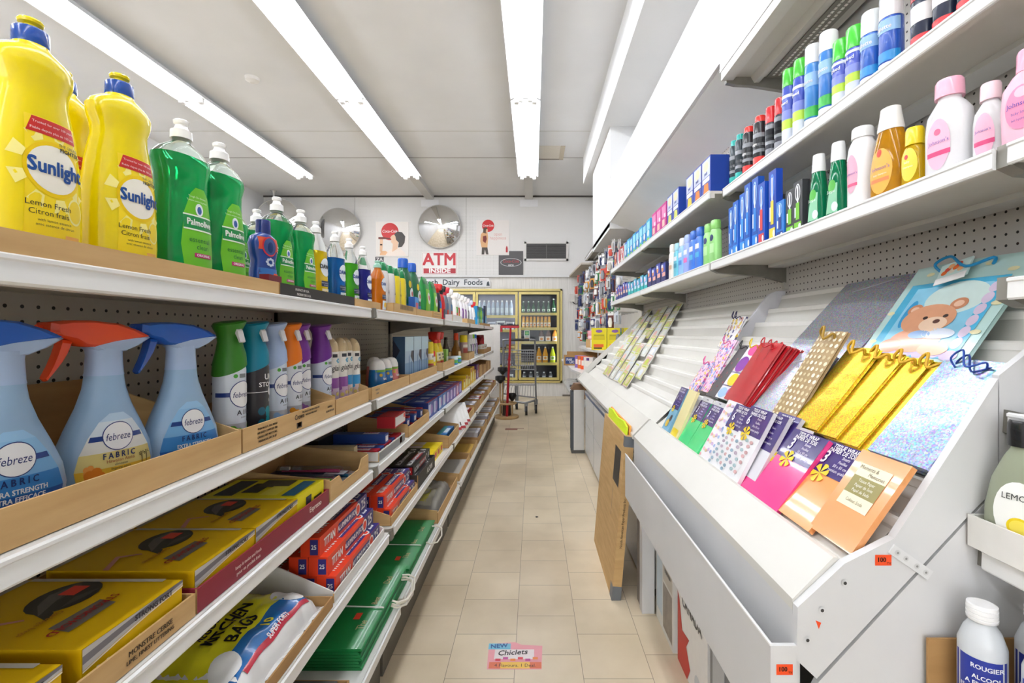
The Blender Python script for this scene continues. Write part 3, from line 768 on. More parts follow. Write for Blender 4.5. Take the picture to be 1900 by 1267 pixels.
@kind
def air_spray(capc, body, accent, words='AIR', dark=0):
    r = .0285
    b = MB().loft(sec((0, .025), (.003, r), (.150, r), (.165, .026), (.17, .02)), mat(body, .3, coat=.15), 28)
    C = mat(capc, .38)
    cap = MB().loft(sec((.150, r + .0015), (.172, r), (.192, .0235), (.210, .0205), (.225, .0225), (.236, .028), (.241, .0295), (.244, .027)), C, 28, (1, 1), .42, .16)
    tg = MB().prism([(-.022, .232), (-.027, .226), (-.034, .205), (-.031, .203), (-.025, .215), (-.020, .222)], -.006, .006, mat('#E9E9EC', .3), 'x')
    tg.v = [Vector((p.x, p.y, p.z)) for p in tg.v]
    f = cyl(r); L = MB()
    if dark:
        L.patch(f, -.046, .046, .008, .150, mat('#2B2A30', .3), 20, 2); L.text(f, 'UN', .012, .128, .017, ink('#F2F2F2'), 1, 0, .0006, .03); L.text(f, 'STOP', .004, .112, .0135, ink('#F2F2F2'), 1, 0, .0006, .02)
        L.patch(f, -.046, .046, .096, .0975, mat('#E8E8E8'), 20, 1, .0003); L.disc(f, .020, .098, .010, .011, mat('#F0F0F0', .3), 20, .0006); L.text(f, 'AIR', .018, .078, .011, ink('#E8E8E8'), o=.0006)
        for a in range(14): L.disc(f, .010 + .018 * math.sin(a * 2.1), .035 + .022 * math.cos(a * 1.3), .008, .009, mat(['#0F8FA0', '#1FB4B6', '#0B5C74'][a % 3], .35), 10, .0003 + a * .00003)
    else:
        L.patch(f, -.046, .046, .098, .1065, mat('#263F86', .3), 20, 1)
        L.disc(f, .004, .102, .0245, .0265, mat('#263A80', .3), 28, .0003); L.disc(f, .004, .102, .023, .025, mat('#F2F3F6', .3), 28, .0005)
        L.text(f, 'febreze', .004, .101, .0152, ink('#23336F'), .82, 0, .0008, .012, .18); L.text(f, 'A I R', .006, .066, .0135, ink('#2B2E3A'), 1, 0, .0004, .015)
        L.text(f, 'scent', .006, .057, .006, ink('#6A6A70'))
        L.patch(f, -.046, .046, .012, .046, mat('#B9BCC4', .3), 20, 3, .0002); 
        for a in range(10): L.disc(f, -.02 + .045 * ((a * .37) % 1), .014 + .026 * ((a * .61) % 1), .007, .007, mat(accent, .35), 10, .0004 + a * .00002)
        L.disc(f, -.010, .138, .004, .004, mat('#4DA33B', .3), 12, .0003); L.patch(f, -.003, .012, .134, .142, mat('#7A8288'), 4, 2, .0002)
    return 'air_freshener_spray', 'air freshener', [('can', b), ('cap', cap, ('trigger', tg)), ('label', L)]

@kind
def dome_can(accent, flower):
    r = .024
    b = MB().loft(sec((0, .022), (.003, r), (.165, r), (.168, .023)), mat('#EDEAE4', .3, coat=.15), 26)
    cap = MB().loft(sec((.166, .0235), (.180, .023), (.192, .0195), (.200, .014), (.206, .008), (.208, .003)), mat('#CDB78F', .42), 24)
    bt = MB().loft(sec((0, .006), (.002, .006), (.003, .004)), mat('#D9C9A8', .4), 12); bt.v = [Vector((p.x, -.016 - p.z, .192 + p.y)) for p in bt.v]
    f = cyl(r); L = MB()
    L.text(f, 'glade', .004, .118, .024, ink('#2A2A30'), .8, 0, .0006, .012, .15)
    for a in range(6): L.disc(f, .006 + .006 * math.cos(a * 1.05), .140 + .005 * math.sin(a * 1.05), .0028, .0028, mat('#3AA0C8', .3), 8, .0003 + a * .00002)
    L.patch(f, -.037, .037, .060, .090, mat(accent, .35), 18, 3, su0=-.037, su1=.037); L.patch(f, -.037, .037, .004, .060, mat(flower, .4), 18, 3, .0001)
    for a in range(9): L.disc(f, -.02 + .05 * ((a * .43) % 1), .012 + .045 * ((a * .71) % 1), .006, .006, mat(['#F2EDE4', accent, '#D8C46A'][a % 3], .35), 10, .0004 + a * .00002)
    L.patch(f, -.014, .002, .150, .160, mat('#3B3D46', .4), 3, 2)
    return 'air_freshener_can', 'air freshener', [('can', b), ('cap', cap, ('button', bt)), ('label', L)]

@kind
def gel_cone(col, word='Snuggle'):
    S = sec((0, .034, .030), (.004, .037, .033), (.04, .036, .032), (.075, .033, .029), (.082, .032, .028))
    b = MB().loft(S, gloss(col), 26); cap = MB().loft(sec((.082, .033, .029), (.095, .032, .028), (.110, .026, .023), (.118, .016, .015), (.120, .006, .006)), mat('#EFECE8', .4), 24)
    f = front(S); L = MB(); L.patch(f, -.031, .031, .073, .081, mat('#7FB03A', .3), 12, 1)
    L.text(f, word, .006, .048, .0125, ink('#F4F4F4'), .9, .1, .0006, .03); L.disc(f, -.018, .062, .006, .006, mat('#D8B83A', .3), 12); L.disc(f, .012, .064, .006, .007, mat('#2A2A38', .3), 12); L.disc(f, .0, .014, .016, .012, mat('#E6E26A', .4), 14)
    return 'gel_air_freshener', 'air freshener', [('base', b), ('cap', cap), ('label', L)]

@kind
def can(r, h, body, capc, bands=(), words=(), caph=.04, capr=1.0, dome=0, lowc=None):
    z = h - caph
    b = MB().loft(sec((0, r * .9), (.003, r), (z - .006, r), (z, r * .9)), mat(body, .25, coat=.25, vary=.02), 24)
    cr = r * capr
    if dome: cap = MB().loft(sec((z - .002, cr * .97), (z + caph * .5, cr * .95), (z + caph * .85, cr * .72), (h, cr * .25)), gloss(capc), 24)
    else: cap = MB().loft(sec((z - .002, cr * .98), (h - .004, cr * .95), (h, cr * .85)), gloss(capc), 24)
    f = cyl(r); L = MB()
    for z0, z1, c in bands: L.patch(f, -r * 1.5, r * 1.5, z0 * h, z1 * h, mat(c, .25, vary=.02), 18, 1)
    for i, (t, v, s, c) in enumerate(words): L.text(f, t, 0, v * h, s, ink(c), .9, 0, .0006, .025)
    parts = [('can', b), ('cap', cap)]
    if L.v: parts.append(('label', L))
    return 'spray_can', 'spray can', parts

@kind
def jar_bottle(name, cat, S, body, capc, capz, caph, capr, label=None, words=(), see=0, shade=None, capshape=None, neckc=None, extra=()):
    """moulded bottle: sections, body colour, round cap; label = list of (shape, numbers, colour)"""
    S = sec(*S)
    m = liq(body) if see == 1 else (mat('#FAFAFC', .1, trans=.22, vary=0, ior=1.2, coat=.4) if see == 2 else mat(body, .3, coat=.2, vary=.03))
    b = MB().loft(S, m, 30)
    if capshape: cap = MB().loft(sec(*capshape), gloss(capc), 26)
    else: cap = MB().loft(sec((capz, capr), (capz + caph * .85, capr * .97), (capz + caph, capr * .85)), gloss(capc), 26)
    f = front(S); L = MB()
    for i, e in enumerate(label or ()):
        o = .0002 + i * .0002
        if e[0] == 'r': L.patch(f, e[1], e[2], e[3], e[4], mat(e[5], .35, vary=.02), 10, 6, o)
        elif e[0] == 't': L.patch(f, e[1], e[2], e[3], e[4], mat(e[5], .35, vary=.02), 10, 8, o, su0=e[6], su1=e[7])
        else: L.disc(f, e[1], e[2], e[3], e[4], mat(e[5], .35, vary=.02), 24, o)
    for (t, u, v, s, c, *bo) in words: L.text(f, t, u, v, s, ink(c), .92, 0, .0016, bo[0] if bo else .01)
    parts = [('bottle', b), ('cap', cap)]
    if L.v: parts.append(('label', L))
    return name, cat, parts

@kind
def carton(name, cat, w, d, h, col, prints=(), words=(), top=None, side=None, rough=.4):
    """printed box: prints = (face, u0, u1, v0, v1, colour) with u, v from 0 to 1; faces f(ront) t(op) s(ide, -x) r(ight, +x)"""
    mb = MB().box(-w / 2, w / 2, 0, d, 0, h, mat(side or col, rough, vary=.02), mat(top or col, rough, vary=.02), mat(col, rough, vary=.02))
    F = {'f': (plane((-w / 2, 0, 0), (1, 0, 0), (0, 0, 1)), w, h), 't': (plane((-w / 2, 0, h), (1, 0, 0), (0, 1, 0)), w, d),
         's': (plane((-w / 2, d, 0), (0, -1, 0), (0, 0, 1)), d, h), 'r': (plane((w / 2, 0, 0), (0, 1, 0), (0, 0, 1)), d, h)}
    for i, e in enumerate(prints):
        f, a, b = F[e[0]]
        if e[1] == 'o': mb.disc(f, e[2] * a, e[3] * b, e[4] * a, e[5] * b, mat(e[6], rough, vary=.02), 20, .0002 + i * .00006)
        elif e[1] == 'p': mb.blob(f, [(p * a, q * b) for p, q in e[2]], mat(e[3], rough, vary=.02), .0002 + i * .00006)
        else: mb.patch(f, e[1] * a, e[2] * a, e[3] * b, e[4] * b, mat(e[5], rough, vary=.02), 1, 1, .0002 + i * .00006)
    for (fc, t, u, v, s, c, *rot) in words:
        f, a, b = F[fc]; mb.text(f, t, u * a, v * b, s, ink(c), .92, rot[0] if rot else 0, .0016, .03)
    return name, cat, [(name, mb)]

@kind
def tray(w, d, h, hb=None, col=0, words=(), prints=(), notch=0, hs=None):
    """open display carton: front wall h, back wall hb, ends sloping between them"""
    hb = hb or h; t = .0035; M_ = [CARD, CARD2, CARDW, mat('#35322F', .6), mat('#8A2334', .5)][col]
    inn = CARD2 if col != 2 else CARD
    fr = MB()
    if notch:
        fr.prism([(-w / 2, .001), (w / 2, .001), (w / 2, h), (w * .30, h), (w * .22, h * .55), (-w * .22, h * .55), (-w * .30, h), (-w / 2, h)], 0, t, M_)
    else: fr.box(-w / 2, w / 2, 0, t, .001, h, inn, M_, M_)
    f = plane((0, 0, 0), (1, 0, 0), (0, 0, 1), .0004)
    for (u0, u1, v0, v1, c) in prints: fr.patch(f, u0 * w, u1 * w, v0 * h, v1 * h, mat(c, .5), 1, 1)
    for (s, u, v, sz, c) in words: fr.text(f, s, u * w, v * h, sz, ink(c), .95, 0, .0003, .02)
    bo = MB().box(-w / 2, w / 2, t, d, .001, .003, inn)
    bk = MB().box(-w / 2, w / 2, d - t, d, .003, hb, inn)
    hs0 = hs or h
    parts = [('front_wall', fr), ('bottom', bo), ('back_wall', bk)]
    for s in (-1, 1):
        x0, x1 = (-w / 2, -w / 2 + t) if s < 0 else (w / 2 - t, w / 2)
        parts.append(('end_wall', MB().prism([(t, .003), (d - t, .003), (d - t, hb), (t, hs0)], x0, x1, M_, 'x')))
    return 'cardboard_tray', 'tray', parts
# ================================================================ more kinds of goods
@kind
def pouch(w, d, h, base, prints=(), words=(), film=0):
    """soft pillow pack lying flat: bulging top with a crimped seam at both ends"""
    m = mat(base, .25, coat=.3) if not film else mat(base, .12, trans=.5, vary=.06, scale=25)
    def top(u, v, o=0):
        a = max(0, 1 - (2 * u / w) ** 4) ** .5; b = max(0, 1 - (2 * v / d - 1) ** 6) ** .5
        wr = .006 * math.sin(u * 61 + v * 37) * math.sin(v * 83 - u * 20)
        return Vector((u, v, .004 + (h - .004) * a * b + wr * a * b + o + (.0012 if o >= 0 else 0)))
    mb = MB(); mb.patch(lambda u, v, o=0: top(u, v, -1e-9), -w / 2, w / 2, 0, d, m, 20, 20)
    mb.patch(lambda u, v, o=0: Vector((-u, v, .001)), -w / 2, w / 2, 0, d, m, 1, 1)
    mb.patch(lambda u, v, o=0: Vector((u, 0, .001 + v)), -w / 2, w / 2, 0, .003, m, 1, 1)
    for (u0, u1, v0, v1, c) in prints: mb.patch(top, u0 * w, u1 * w, v0 * d, v1 * d, mat(c, .25, coat=.3, vary=.02), 14, 14, .0005)
    for (k, cu, cv, ru, rv, c) in [p for p in words if p[0] == 'o']: mb.disc(top, cu * w, cv * d, ru * w, rv * d, mat(c, .3), 20, .0012)
    for (s, u, v, sz, c, rot) in [p for p in words if p[0] != 'o']: mb.text(top, s, u * w, v * d, sz, ink(c), 1, rot, .0022, .03)
    sls = []
    for v in (0, d):
        sl = MB(); sls.append(('crimped_seam', sl)); sg = -1 if v == 0 else 1
        pts = [(-w / 2 + w * i / 24, v + sg * .012 + .004 * math.sin(i * 2.1)) for i in range(25)]
        vs = [(x, v, .004 + .002 * math.sin(i)) for i, (x, y) in enumerate(pts)] + [(x, y, .006 + .004 * math.sin(i * 1.7)) for i, (x, y) in enumerate(pts)]
        sl.add(vs, [(i, i + 1, 26 + i, 25 + i) for i in range(24)], m)
    return 'soft_pack', 'bag pack', [('pack', mb)] + sls

@kind
def brush_pack(c1, c2):
    cd = MB().box(-.018, .018, 0, .22, 0, .002, mat('#2A2F66', .4)); f = plane((0, 0, .002), (1, 0, 0), (0, 1, 0)); cd.patch(f, -.018, .018, .0, .06, mat('#DCE2EC', .4), 1, 1); cd.disc(f, .004, .022, .009, .016, mat(c2, .4), 14, .0003)
    h = MB().tube([(0, .02, .007), (.001, .06, .008), (-.001, .10, .0065), (0, .15, .006), (0, .19, .007)], [.005, .006, .004, .003, .004], gloss(c1), 8)
    b = MB().box(-.005, .005, .168, .195, .010, .018, mat('#F2F2F0', .6)).box(-.005, .005, .176, .184, .018, .0185, mat(c2, .6))
    bl = MB()
    pts = sec((0, .012, .10, 5), (.012, .0115, .098, 5), (.019, .008, .094, 5)); q = MB().loft(pts, mat('#EAF0F6', .06, trans=.85, vary=0, ior=1.1, alpha=.35), 24)
    bl.add([(p.x, p.y + .108, p.z + .002) for p in q.v], q.f, q.mats[0], True)
    return 'toothbrush_pack', 'toothbrush', [('card', cd), ('brush', h, ('bristles', b)), ('blister', bl)]

@kind
def long_box(L, w, h, col, end, band, word, wc='#F3F3F3', num=''):
    """carton for a roll lying along local x: printed on top and front"""
    mb = MB().box(-L / 2, L / 2, 0, w, 0, h, mat(col, .35, vary=.02))
    for o, ax, s in (((0, 0, 0), (0, 0, 1), h), ((0, 0, h), (0, 1, 0), w)):
        f = plane(o, (1, 0, 0), ax)
        mb.patch(f, L * .26, L / 2, 0, s, mat(end, .35), 1, 1); mb.patch(f, -L * .16, L * .22, s * .22, s * .78, mat(band, .35), 1, 1, .0002)
        mb.text(f, 'ALUMINUM FOIL', L * .03, s * .5, s * .42, ink(wc), .95, 0, .0006, .03); mb.text(f, word, -L * .33, s * .5, s * .62, ink(wc), .8, 0, .0006, .04)
        mb.disc(f, L * .27, s * .5, s * .38, s * .38, mat('#F0EDE8', .4), 16, .0003); mb.disc(f, L * .27, s * .5, s * .28, s * .28, mat(col, .4), 16, .0005)
        if num: mb.text(f, num, L * .40, s * .5, s * .85, ink('#EDEBEA'), .9, 0, .0006, .03)
    for x, sg in ((-L / 2, -1), (L / 2, 1)):
        f = plane((x, w if sg < 0 else 0, 0), (0, sg, 0), (0, 0, 1)); mb.patch(f, w * .5, w * .92, h * .1, h * .9, mat(band, .4), 1, 1)
        mb.text(f, num or word[:2], w * .71, h / 2, h * .32, ink(wc), .9, 0, .0005, .03)
    return 'foil_carton', 'foil box', [('foil_carton', mb)]

def nos(i, n, near='the camera'): return ORD[i]

# ================================================================ left side, top shelf
ZA, ZB, ZC, ZD, ZE = LZ
tg = 'display cartons on the left shelves'
def ltray(label, y0, y1, z, x, h, d=.29, hb=None, col=0, **k):
    return put(tray(round(y1 - y0, 3), d, h, hb, col, **k), label, (x, (y0 + y1) / 2, z + .0004), LFT, tg)
ltray('long brown carton edge under the yellow and big green soap bottles', .31, .985, ZA, -.535, .028)
ltray('black carton lettered PRODUCT OF U.S.A. under the small soap bottles', .99, 1.40, ZA, -.535, .028, col=3, words=(('PRODUCT OF U.S.A.', -.27, .68, .0075, '#DAD6D0'), ('PRODUIT DES E.-U.A.', -.25, .32, .0075, '#DAD6D0')))
ltray('low brown carton under the bright green and navy soap bottles', 1.405, 1.64, ZA, -.535, .026, hb=.03)
ltray('brown carton with barcode stripes under the white and yellow powder bottles', 1.80, 2.143, ZA, -.535, .038, prints=tuple((-.25 + .03 * i, -.235 + .03 * i, .45, .95, '#4A3A24') for i in range(20)))
ltray('brown carton under the two dark green jugs', 2.15, 2.46, ZA, -.535, .034)
ltray('slatted wooden crate in front of the red capped bottle', 2.50, 2.72, ZA, -.535, .040, d=.20, prints=((-.4, .4, .3, .36, '#7E5A30'), (-.4, .4, .62, .68, '#7E5A30')))
ltray('white carton under the patterned sprays on the top left shelf', 3.10, 3.52, ZA, -.535, .045, col=2)
ltray('plain brown carton under the purple handled sprays', 3.80, 4.30, ZA, -.535, .04)
ltray('last brown carton on the top left shelf, under the sponge mops', 4.98, 5.75, ZA, -.535, .03, col=1)

ZT = ZA + .0036
g = 'yellow dish soap'
put(lemon_soap(), 'big yellow dish soap bottle cut by the left edge of the photo', (-.62, .578, ZT), LFT - .08, g)
put(lemon_soap(), 'yellow dish soap bottle beside the first big green one', (-.62, .702, ZT), LFT - .08, g)
put(lemon_soap(), 'yellow dish soap bottle peeking out behind the two front ones', (-.695, .69, ZT), LFT, g)
g = 'green dish soap'
put(green_soap(), 'large green dish soap bottle next to the yellow ones', (-.62, .825, ZT), LFT - .18, g)
put(green_soap(), 'large green dish soap bottle next to the navy capped rinse aid', (-.62, .925, ZT), LFT - .18, g)
put(green_soap(1), 'green dish soap bottle half hidden behind the second large green one', (-.735, 1.145, ZT), LFT, g)
put(green_soap(1), 'green dish soap bottle right behind the navy capped rinse aid', (-.735, 1.245, ZT), LFT, g)
put(rinse_aid(), 'navy rinse aid bottle with a red ring and orange sticker', (-.60, 1.04, ZT), LFT - .15)
put(carton('soup_box', 'box', .05, .02, .042, '#7C1F2C', words=(('f', 'SOUPE', .5, .5, .012, '#E9D9B8'),)), 'small dark red card lettered SOUPE at the foot of the rinse aid', (-.555, 1.008, ZT + .0), LFT)
put(green_soap(1), 'smaller green dish soap bottle next to the rinse aid', (-.62, 1.132, ZT), LFT - .18, g)
put(green_soap(1), 'smaller green dish soap bottle next to the yellow one', (-.62, 1.248, ZT), LFT - .18, g)
g = 'small dish soap in bright colours'
put(oval_soap('#EBCB12'), 'yellow dish soap bottle with a white oval label', (-.62, 1.335, ZT), LFT - .18, g)
put(oval_soap('#EBCB12'), 'yellow dish soap bottle hidden behind the small green ones', (-.70, 1.34, ZT), LFT, g)
put(oval_soap('#1668B8'), 'bright blue dish soap bottle', (-.62, 1.462, ZT), LFT - .18, g)
put(oval_soap('#4FC41E'), 'bright lime green dish soap bottle', (-.62, 1.575, ZT), LFT - .18, g)
put(oval_soap('#2A2B8C', low='#20284A'), 'navy dish soap bottle with a silver oval label', (-.62, 1.70, ZA + .0004), LFT - .18, g)
put(oval_soap('#2A2B8C', h=.25), 'navy dish soap bottle standing behind the other navy one', (-.715, 1.70, ZA + .0004), LFT, g)
put(oval_soap('#EE8414', h=.195, capc='#9FD3BC', clearneck=0), 'orange dish soap bottle with a pale green cap', (-.592, 1.778, ZA + .0004), LFT - .18, g)
g = 'green capped powder bottles'
for i, (y, c, lb) in enumerate(((1.85, '#E7E2DF', 'white'), (1.935, '#E7E2DF', 'white'), (2.02, '#EBD42A', 'yellow'), (2.105, '#EBD42A', 'yellow'))):
    S = ((0, .026, .022, 3), (.003, .030, .025, 3), (.10, .0305, .0255, 3), (.15, .029, .024, 2.8), (.162, .027, .022, 2.4))
    put(jar_bottle('cleaner_bottle', 'cleaner', S, c, '#18834B', .16, .04, .02, label=(('r', .010, .027, .02, .14, '#F3F1EC'),), words=(('AJAX', .018, .08, .02, '#3C3F58'),), capshape=((.158, .026, .021, 2.3), (.17, .027, .022, 2.3), (.190, .024, .019, 2.3), (.197, .016, .013))),
        ('%s bottle with green cap, %s of the %s pair' % (lb, ['nearer', 'farther'][i % 2], lb)), (-.60, y, ZT), LFT, g)
put(jar_bottle('cleaner_bottle', 'cleaner', S, '#E7E2DF', '#18834B', .16, .04, .02, capshape=((.158, .026, .021, 2.3), (.17, .027, .022, 2.3), (.190, .024, .019, 2.3), (.197, .016, .013))), 'white bottle with green cap standing behind the orange soap', (-.68, 1.86, ZT), LFT, g)
g = 'dark green laundry jugs'
SJ = ((0, .060, .034, 2.8), (.004, .066, .038, 2.8), (.10, .066, .038, 2.6), (.16, .060, .035, 2.4), (.20, .044, .029, 2.2), (.222, .024, .022), (.23, .022))
for i, y in enumerate((2.225, 2.378)):
    put(jar_bottle('laundry_jug', 'detergent', SJ, '#12623B', '#1757B8', .226, .045, .025, label=(('o', .020, .105, .024, .028, '#E4ECEA'), ('r', -.045, .052, .02, .055, '#2C7FB8'), ('r', -.045, .052, .034, .040, '#E8F0F2'), ('o', .0, .150, .014, .017, '#E3C81E'), ('o', .02, .105, .010, .012, '#C9545A'))),
        ('dark green jug with blue cap and yellow sticker', 'dark green jug with blue cap, behind its twin along the shelf')[i], (-.62, y, ZT), LFT - .18, g)
put(carton('sample_box', 'box', .07, .03, .085, '#3E8FD0', (('f', .2, .8, .25, .7, '#C9617C'),), side='#1E55A8'), 'small blue box with pink print in front of the green jug', (-.545, 2.19, ZT), LFT)
g = 'green detergent packs'
SP = ((0, .058, .018, 4), (.01, .060, .03, 3), (.10, .060, .032, 3), (.18, .058, .022, 3), (.215, .056, .006, 4), (.225, .056, .003, 4))
for i, y in enumerate((2.60, 2.80)):
    put(jar_bottle('detergent_pouch', 'detergent', SP, '#1E8E3E', '#1E8E3E', .224, .003, .004, label=(('t', -.050, .050, .03, .16, '#7FC62F', -.04, .04), ('r', -.055, .055, .185, .210, '#0E6A36'), ('o', .0, .11, .030, .032, '#E9EFE4'), ('o', .0, .112, .014, .015, '#C83C46'))),
        ('green stand-up detergent pouch, first of two', 'green stand-up detergent pouch behind the first one')[i], (-.61, y, ZT if i == 0 else ZA + .0004), LFT, g)
# mixed sprays and bottles on the far half of the top shelf
SS = ((0, .030, .026, 2.6), (.003, .034, .029, 2.6), (.10, .034, .029, 2.5), (.15, .026, .023, 2.3), (.175, .014))
def spray(col, head, lab, lab2=None, h=1):
    return jar_bottle('spray_cleaner', 'cleaner', SS, col, head, .175, .05, .02, label=(('r', -.024, .026, .02, .075, lab), ('r', -.024, .026, .075, .12, lab2 or lab)),
                      capshape=((.172, .015, .015), (.185, .015, .015), (.190, .017, .030, 3), (.222, .015, .036, 3), (.228, .012, .028, 3)))
mx = [(2.93, '#1F2227', '#C8201F', '#E8A32A', '#2C5CA0', 'black bottle with a red cap head'), (3.05, '#C81F27', '#1E1E20', '#3A3D48', '#D0342C', 'red bottle with a black cap head'), (3.18, '#6F7A88', '#D03545', '#C6402F', '#4A6D92', 'grey patterned spray with a red head'),
      (3.33, '#8E969E', '#F0F0F0', '#B3483E', '#4B79A4', 'grey patterned spray with a white head'), (3.565, '#F1F1F1', '#F4F4F4', '#D0451F', '#5DB034', 'white spray with a green and red label'), (3.66, '#F1F1F1', '#F4F4F4', '#E0B024', '#D8502A', 'white spray with a yellow label'),
      (3.86, '#F0EDF2', '#F4F4F4', '#7A2C98', '#7A2C98', 'first white spray with a purple label'), (4.02, '#F0EDF2', '#F4F4F4', '#7A2C98', '#8A3CA8', 'second white spray with a purple label'), (4.20, '#E5E6E8', '#F2EEF4', '#55575E', '#77797F', 'white spray with a grey patterned label'),
      (4.42, '#E9EEF4', '#CFD7E8', '#C7B9E0', '#F0F0F4', 'white spray with a lilac label'), (4.62, '#F0F0EE', '#D8262E', '#3E9CD0', '#E8E8E8', 'white spray with a bright red trigger head')]
for y, c, hd, l1, l2, nm in mx: put(spray(c, hd, l1, l2), nm + ' on the top left shelf', (-.605, y, ZA + (.0036 if 3.1 < y < 3.5 or 3.8 < y < 4.25 else .0004)), LFT, 'mixed cleaners on the far top shelf')
for i, (y, c, k) in enumerate(((4.84, '#1486B8', 'blue'), (4.94, '#16A3A0', 'teal'), (5.09, '#2D9C5A', 'green'), (5.22, '#8CC63A', 'lime'), (5.34, '#1B8ED0', 'sky blue'))):
    put(carton('sponge_mop_pack', 'mop refill', .085, .04, .20, c, (('f', .2, .8, .05, .35, '#DCE9EE'), ('f', .0, 1, .82, 1, '#20365E'), ('f', 'o', .5, .6, .3, .14, '#B9D84A'))), k + ' hanging card pack on the far end of the top left shelf', (-.575, y, ZA + (.0036 if y > 5.0 else .0004)), LFT, 'card packs')
put(carton('display_board', 'board', .16, .02, .235, '#26304E', (('f', .1, .9, .1, .5, '#3E9AC8'), ('f', .1, .9, .55, .9, '#1C2340'))), 'dark blue card at the very end of the top left shelf', (-.56, 5.50, ZT), LFT)

# ================================================================ left side, second shelf
ltray('brown carton with a torn edge under the trigger sprays', .31, .866, ZB, -.54, .046, hb=.14, hs=.046, words=())
ltray('brown carton with a crown emblem under the air sprays', .871, 1.275, ZB, -.54, .046, hb=.046, words=(('*PAIN INCLUT, SEUL BREAD', -.30, .78, .006, '#3A2C1A'), ('IMPORTED COMPOSED PAR', -.30, .60, .006, '#3A2C1A'), ('CANADA DRY MOTT\'S INC.', -.30, .42, .006, '#3A2C1A'), ('MISSISSAUGA, ON L5R 3J7', -.30, .24, .006, '#3A2C1A'), ('*PACKAGE CONTAINS SPARKLING', .16, .86, .006, '#3A2C1A'), ('WITH NATURAL FLAV', .16, .68, .006, '#3A2C1A'), ('36-473 mL', .42, .66, .007, '#3A2C1A'), ('GLASS BOTTLES', .42, .42, .007, '#3A2C1A'), ('Crown', .02, .70, .016, '#3A2C1A')), prints=((-.01, .05, .14, .42, '#3A2C1A'), (.0, .04, .2, .5, '#C6A26C')))
ltray('brown carton with high sloping ends under the beige domed cans', 1.282, 1.535, ZB, -.54, .042, hb=.15, hs=.05)
ltray('brown carton with small print under the cone shaped air fresheners', 1.565, 2.04, ZB, -.54, .042, words=(('PRODUCT OF', -.38, .7, .007, '#4A3A24'), ('CANADA', -.38, .4, .007, '#4A3A24')))
ltray('brown carton under the tall blue tissue boxes', 2.05, 2.62, ZB, -.54, .044)
ltray('brown carton under the yellow trigger sprays', 2.78, 3.20, ZB, -.54, .05)
ltray('brown carton around the yellow capped can', 3.90, 4.28, ZB, -.54, .06)
ltray('brown carton with small jars at the far end of the second shelf', 5.10, 5.95, ZB, -.54, .05, col=1)
Z2 = ZB + .0036
g = 'fabric refresher trigger sprays'
put(trigger_spray('#1A5CC0', 'plain'), 'light blue trigger spray bottle with blue head cut by the left edge', (-.638, .560, Z2), LFT - .30, g)
put(trigger_spray('#E8481C', 'aloha'), 'light blue trigger spray bottle with an orange head and hibiscus label', (-.632, .69, Z2), LFT - .30, g)
put(trigger_spray('#1A5CC0', 'plain'), 'light blue trigger spray bottle with blue head next to the green capped spray', (-.604, .803, Z2), LFT - .32, g)
g = 'slanted cap air sprays'
for i, (y, c, b, a, nm, dk) in enumerate(((.925, '#357F22', '#D5DEEA', '#5FA832', 'green', 0), (1.005, '#0F86A4', '#3A3338', '#18A0A8', 'teal', 1), (1.080, '#A9BFE4', '#D3DFEF', '#8FB4DC', 'pale blue', 0), (1.150, '#F07F1A', '#DDE3EB', '#E89A2C', 'orange', 0))):
    put(air_spray(c, b, a, dark=dk), 'air freshener spray with a slanted %s cap' % nm, (-.60, y, Z2), LFT - .28, g)
put(air_spray('#7E35A0', '#DDE3EB', '#9C6AB8'), 'air freshener spray with purple cap beside the orange capped one', (-.61, 1.216, Z2), LFT - .28, g)
put(air_spray('#6E2B90', '#CCD6E6', '#6A3A80'), 'air freshener spray with purple cap beside the beige domed cans', (-.598, 1.316, Z2), LFT - .28, g)
g = 'beige domed air freshener cans'
for i, (y, a, fl) in enumerate(((1.383, '#8E4CA0', '#C8B4C8'), (1.435, '#8E4CA0', '#C8A8C0'), (1.487, '#2F94D0', '#DCC9C4'), (1.538, '#2F94D0', '#D9C4BF'))):
    put(dome_can(a, fl), ('white can with a beige dome and %s band, %s from the camera' % (['purple', 'purple', 'blue', 'blue'][i], ORD[i])), (-.60 + .006 * (i % 2), y, Z2 if y < 1.51 else ZB + .0004), LFT - .30, g)
g = 'cone air fresheners'
for i, (y, c) in enumerate(((1.80, '#1D72B8'), (1.885, '#1D72B8'), (1.97, '#E88A86'), (1.985, '#E88A86'))):
    put(gel_cone(c), '%s cone air freshener with white cap, %s' % (['blue', 'blue', 'pink', 'pink'][i], ['nearest', 'second', 'front one', 'behind the other pink one'][i]), (-.60 if i < 3 else -.675, y, Z2), LFT - .18, g)
g = 'tall blue tissue boxes'
for i, y in enumerate((2.16, 2.315, 2.47)):
    put(carton('tissue_box', 'tissue box', .148, .055, .205, '#AFC9DE', (('f', 0, 1, 0, .42, '#7FA6CC'), ('f', 'p', ((.62, .56), (.98, .95), (.98, .38)), '#262A4A'), ('f', 'p', ((.42, .06), (.52, .05), (.52, .55), (.47, .62), (.42, .55)), '#5A88B8'), ('f', 'p', ((.66, .06), (.78, .05), (.78, .42), (.72, .46), (.66, .42)), '#4E7CB0'), ('s', 'p', ((.0, .4), (.6, .7), (.0, .95)), '#161B33'), ('f', 0, 1, .68, 1, '#BFDCEC')), side='#33506E'),
        ['first tall blue tissue box, its dark side towards the camera', 'middle tall blue tissue box', 'third tall blue tissue box, beside the yellow can'][i], (-.572, y, Z2), LFT, g)
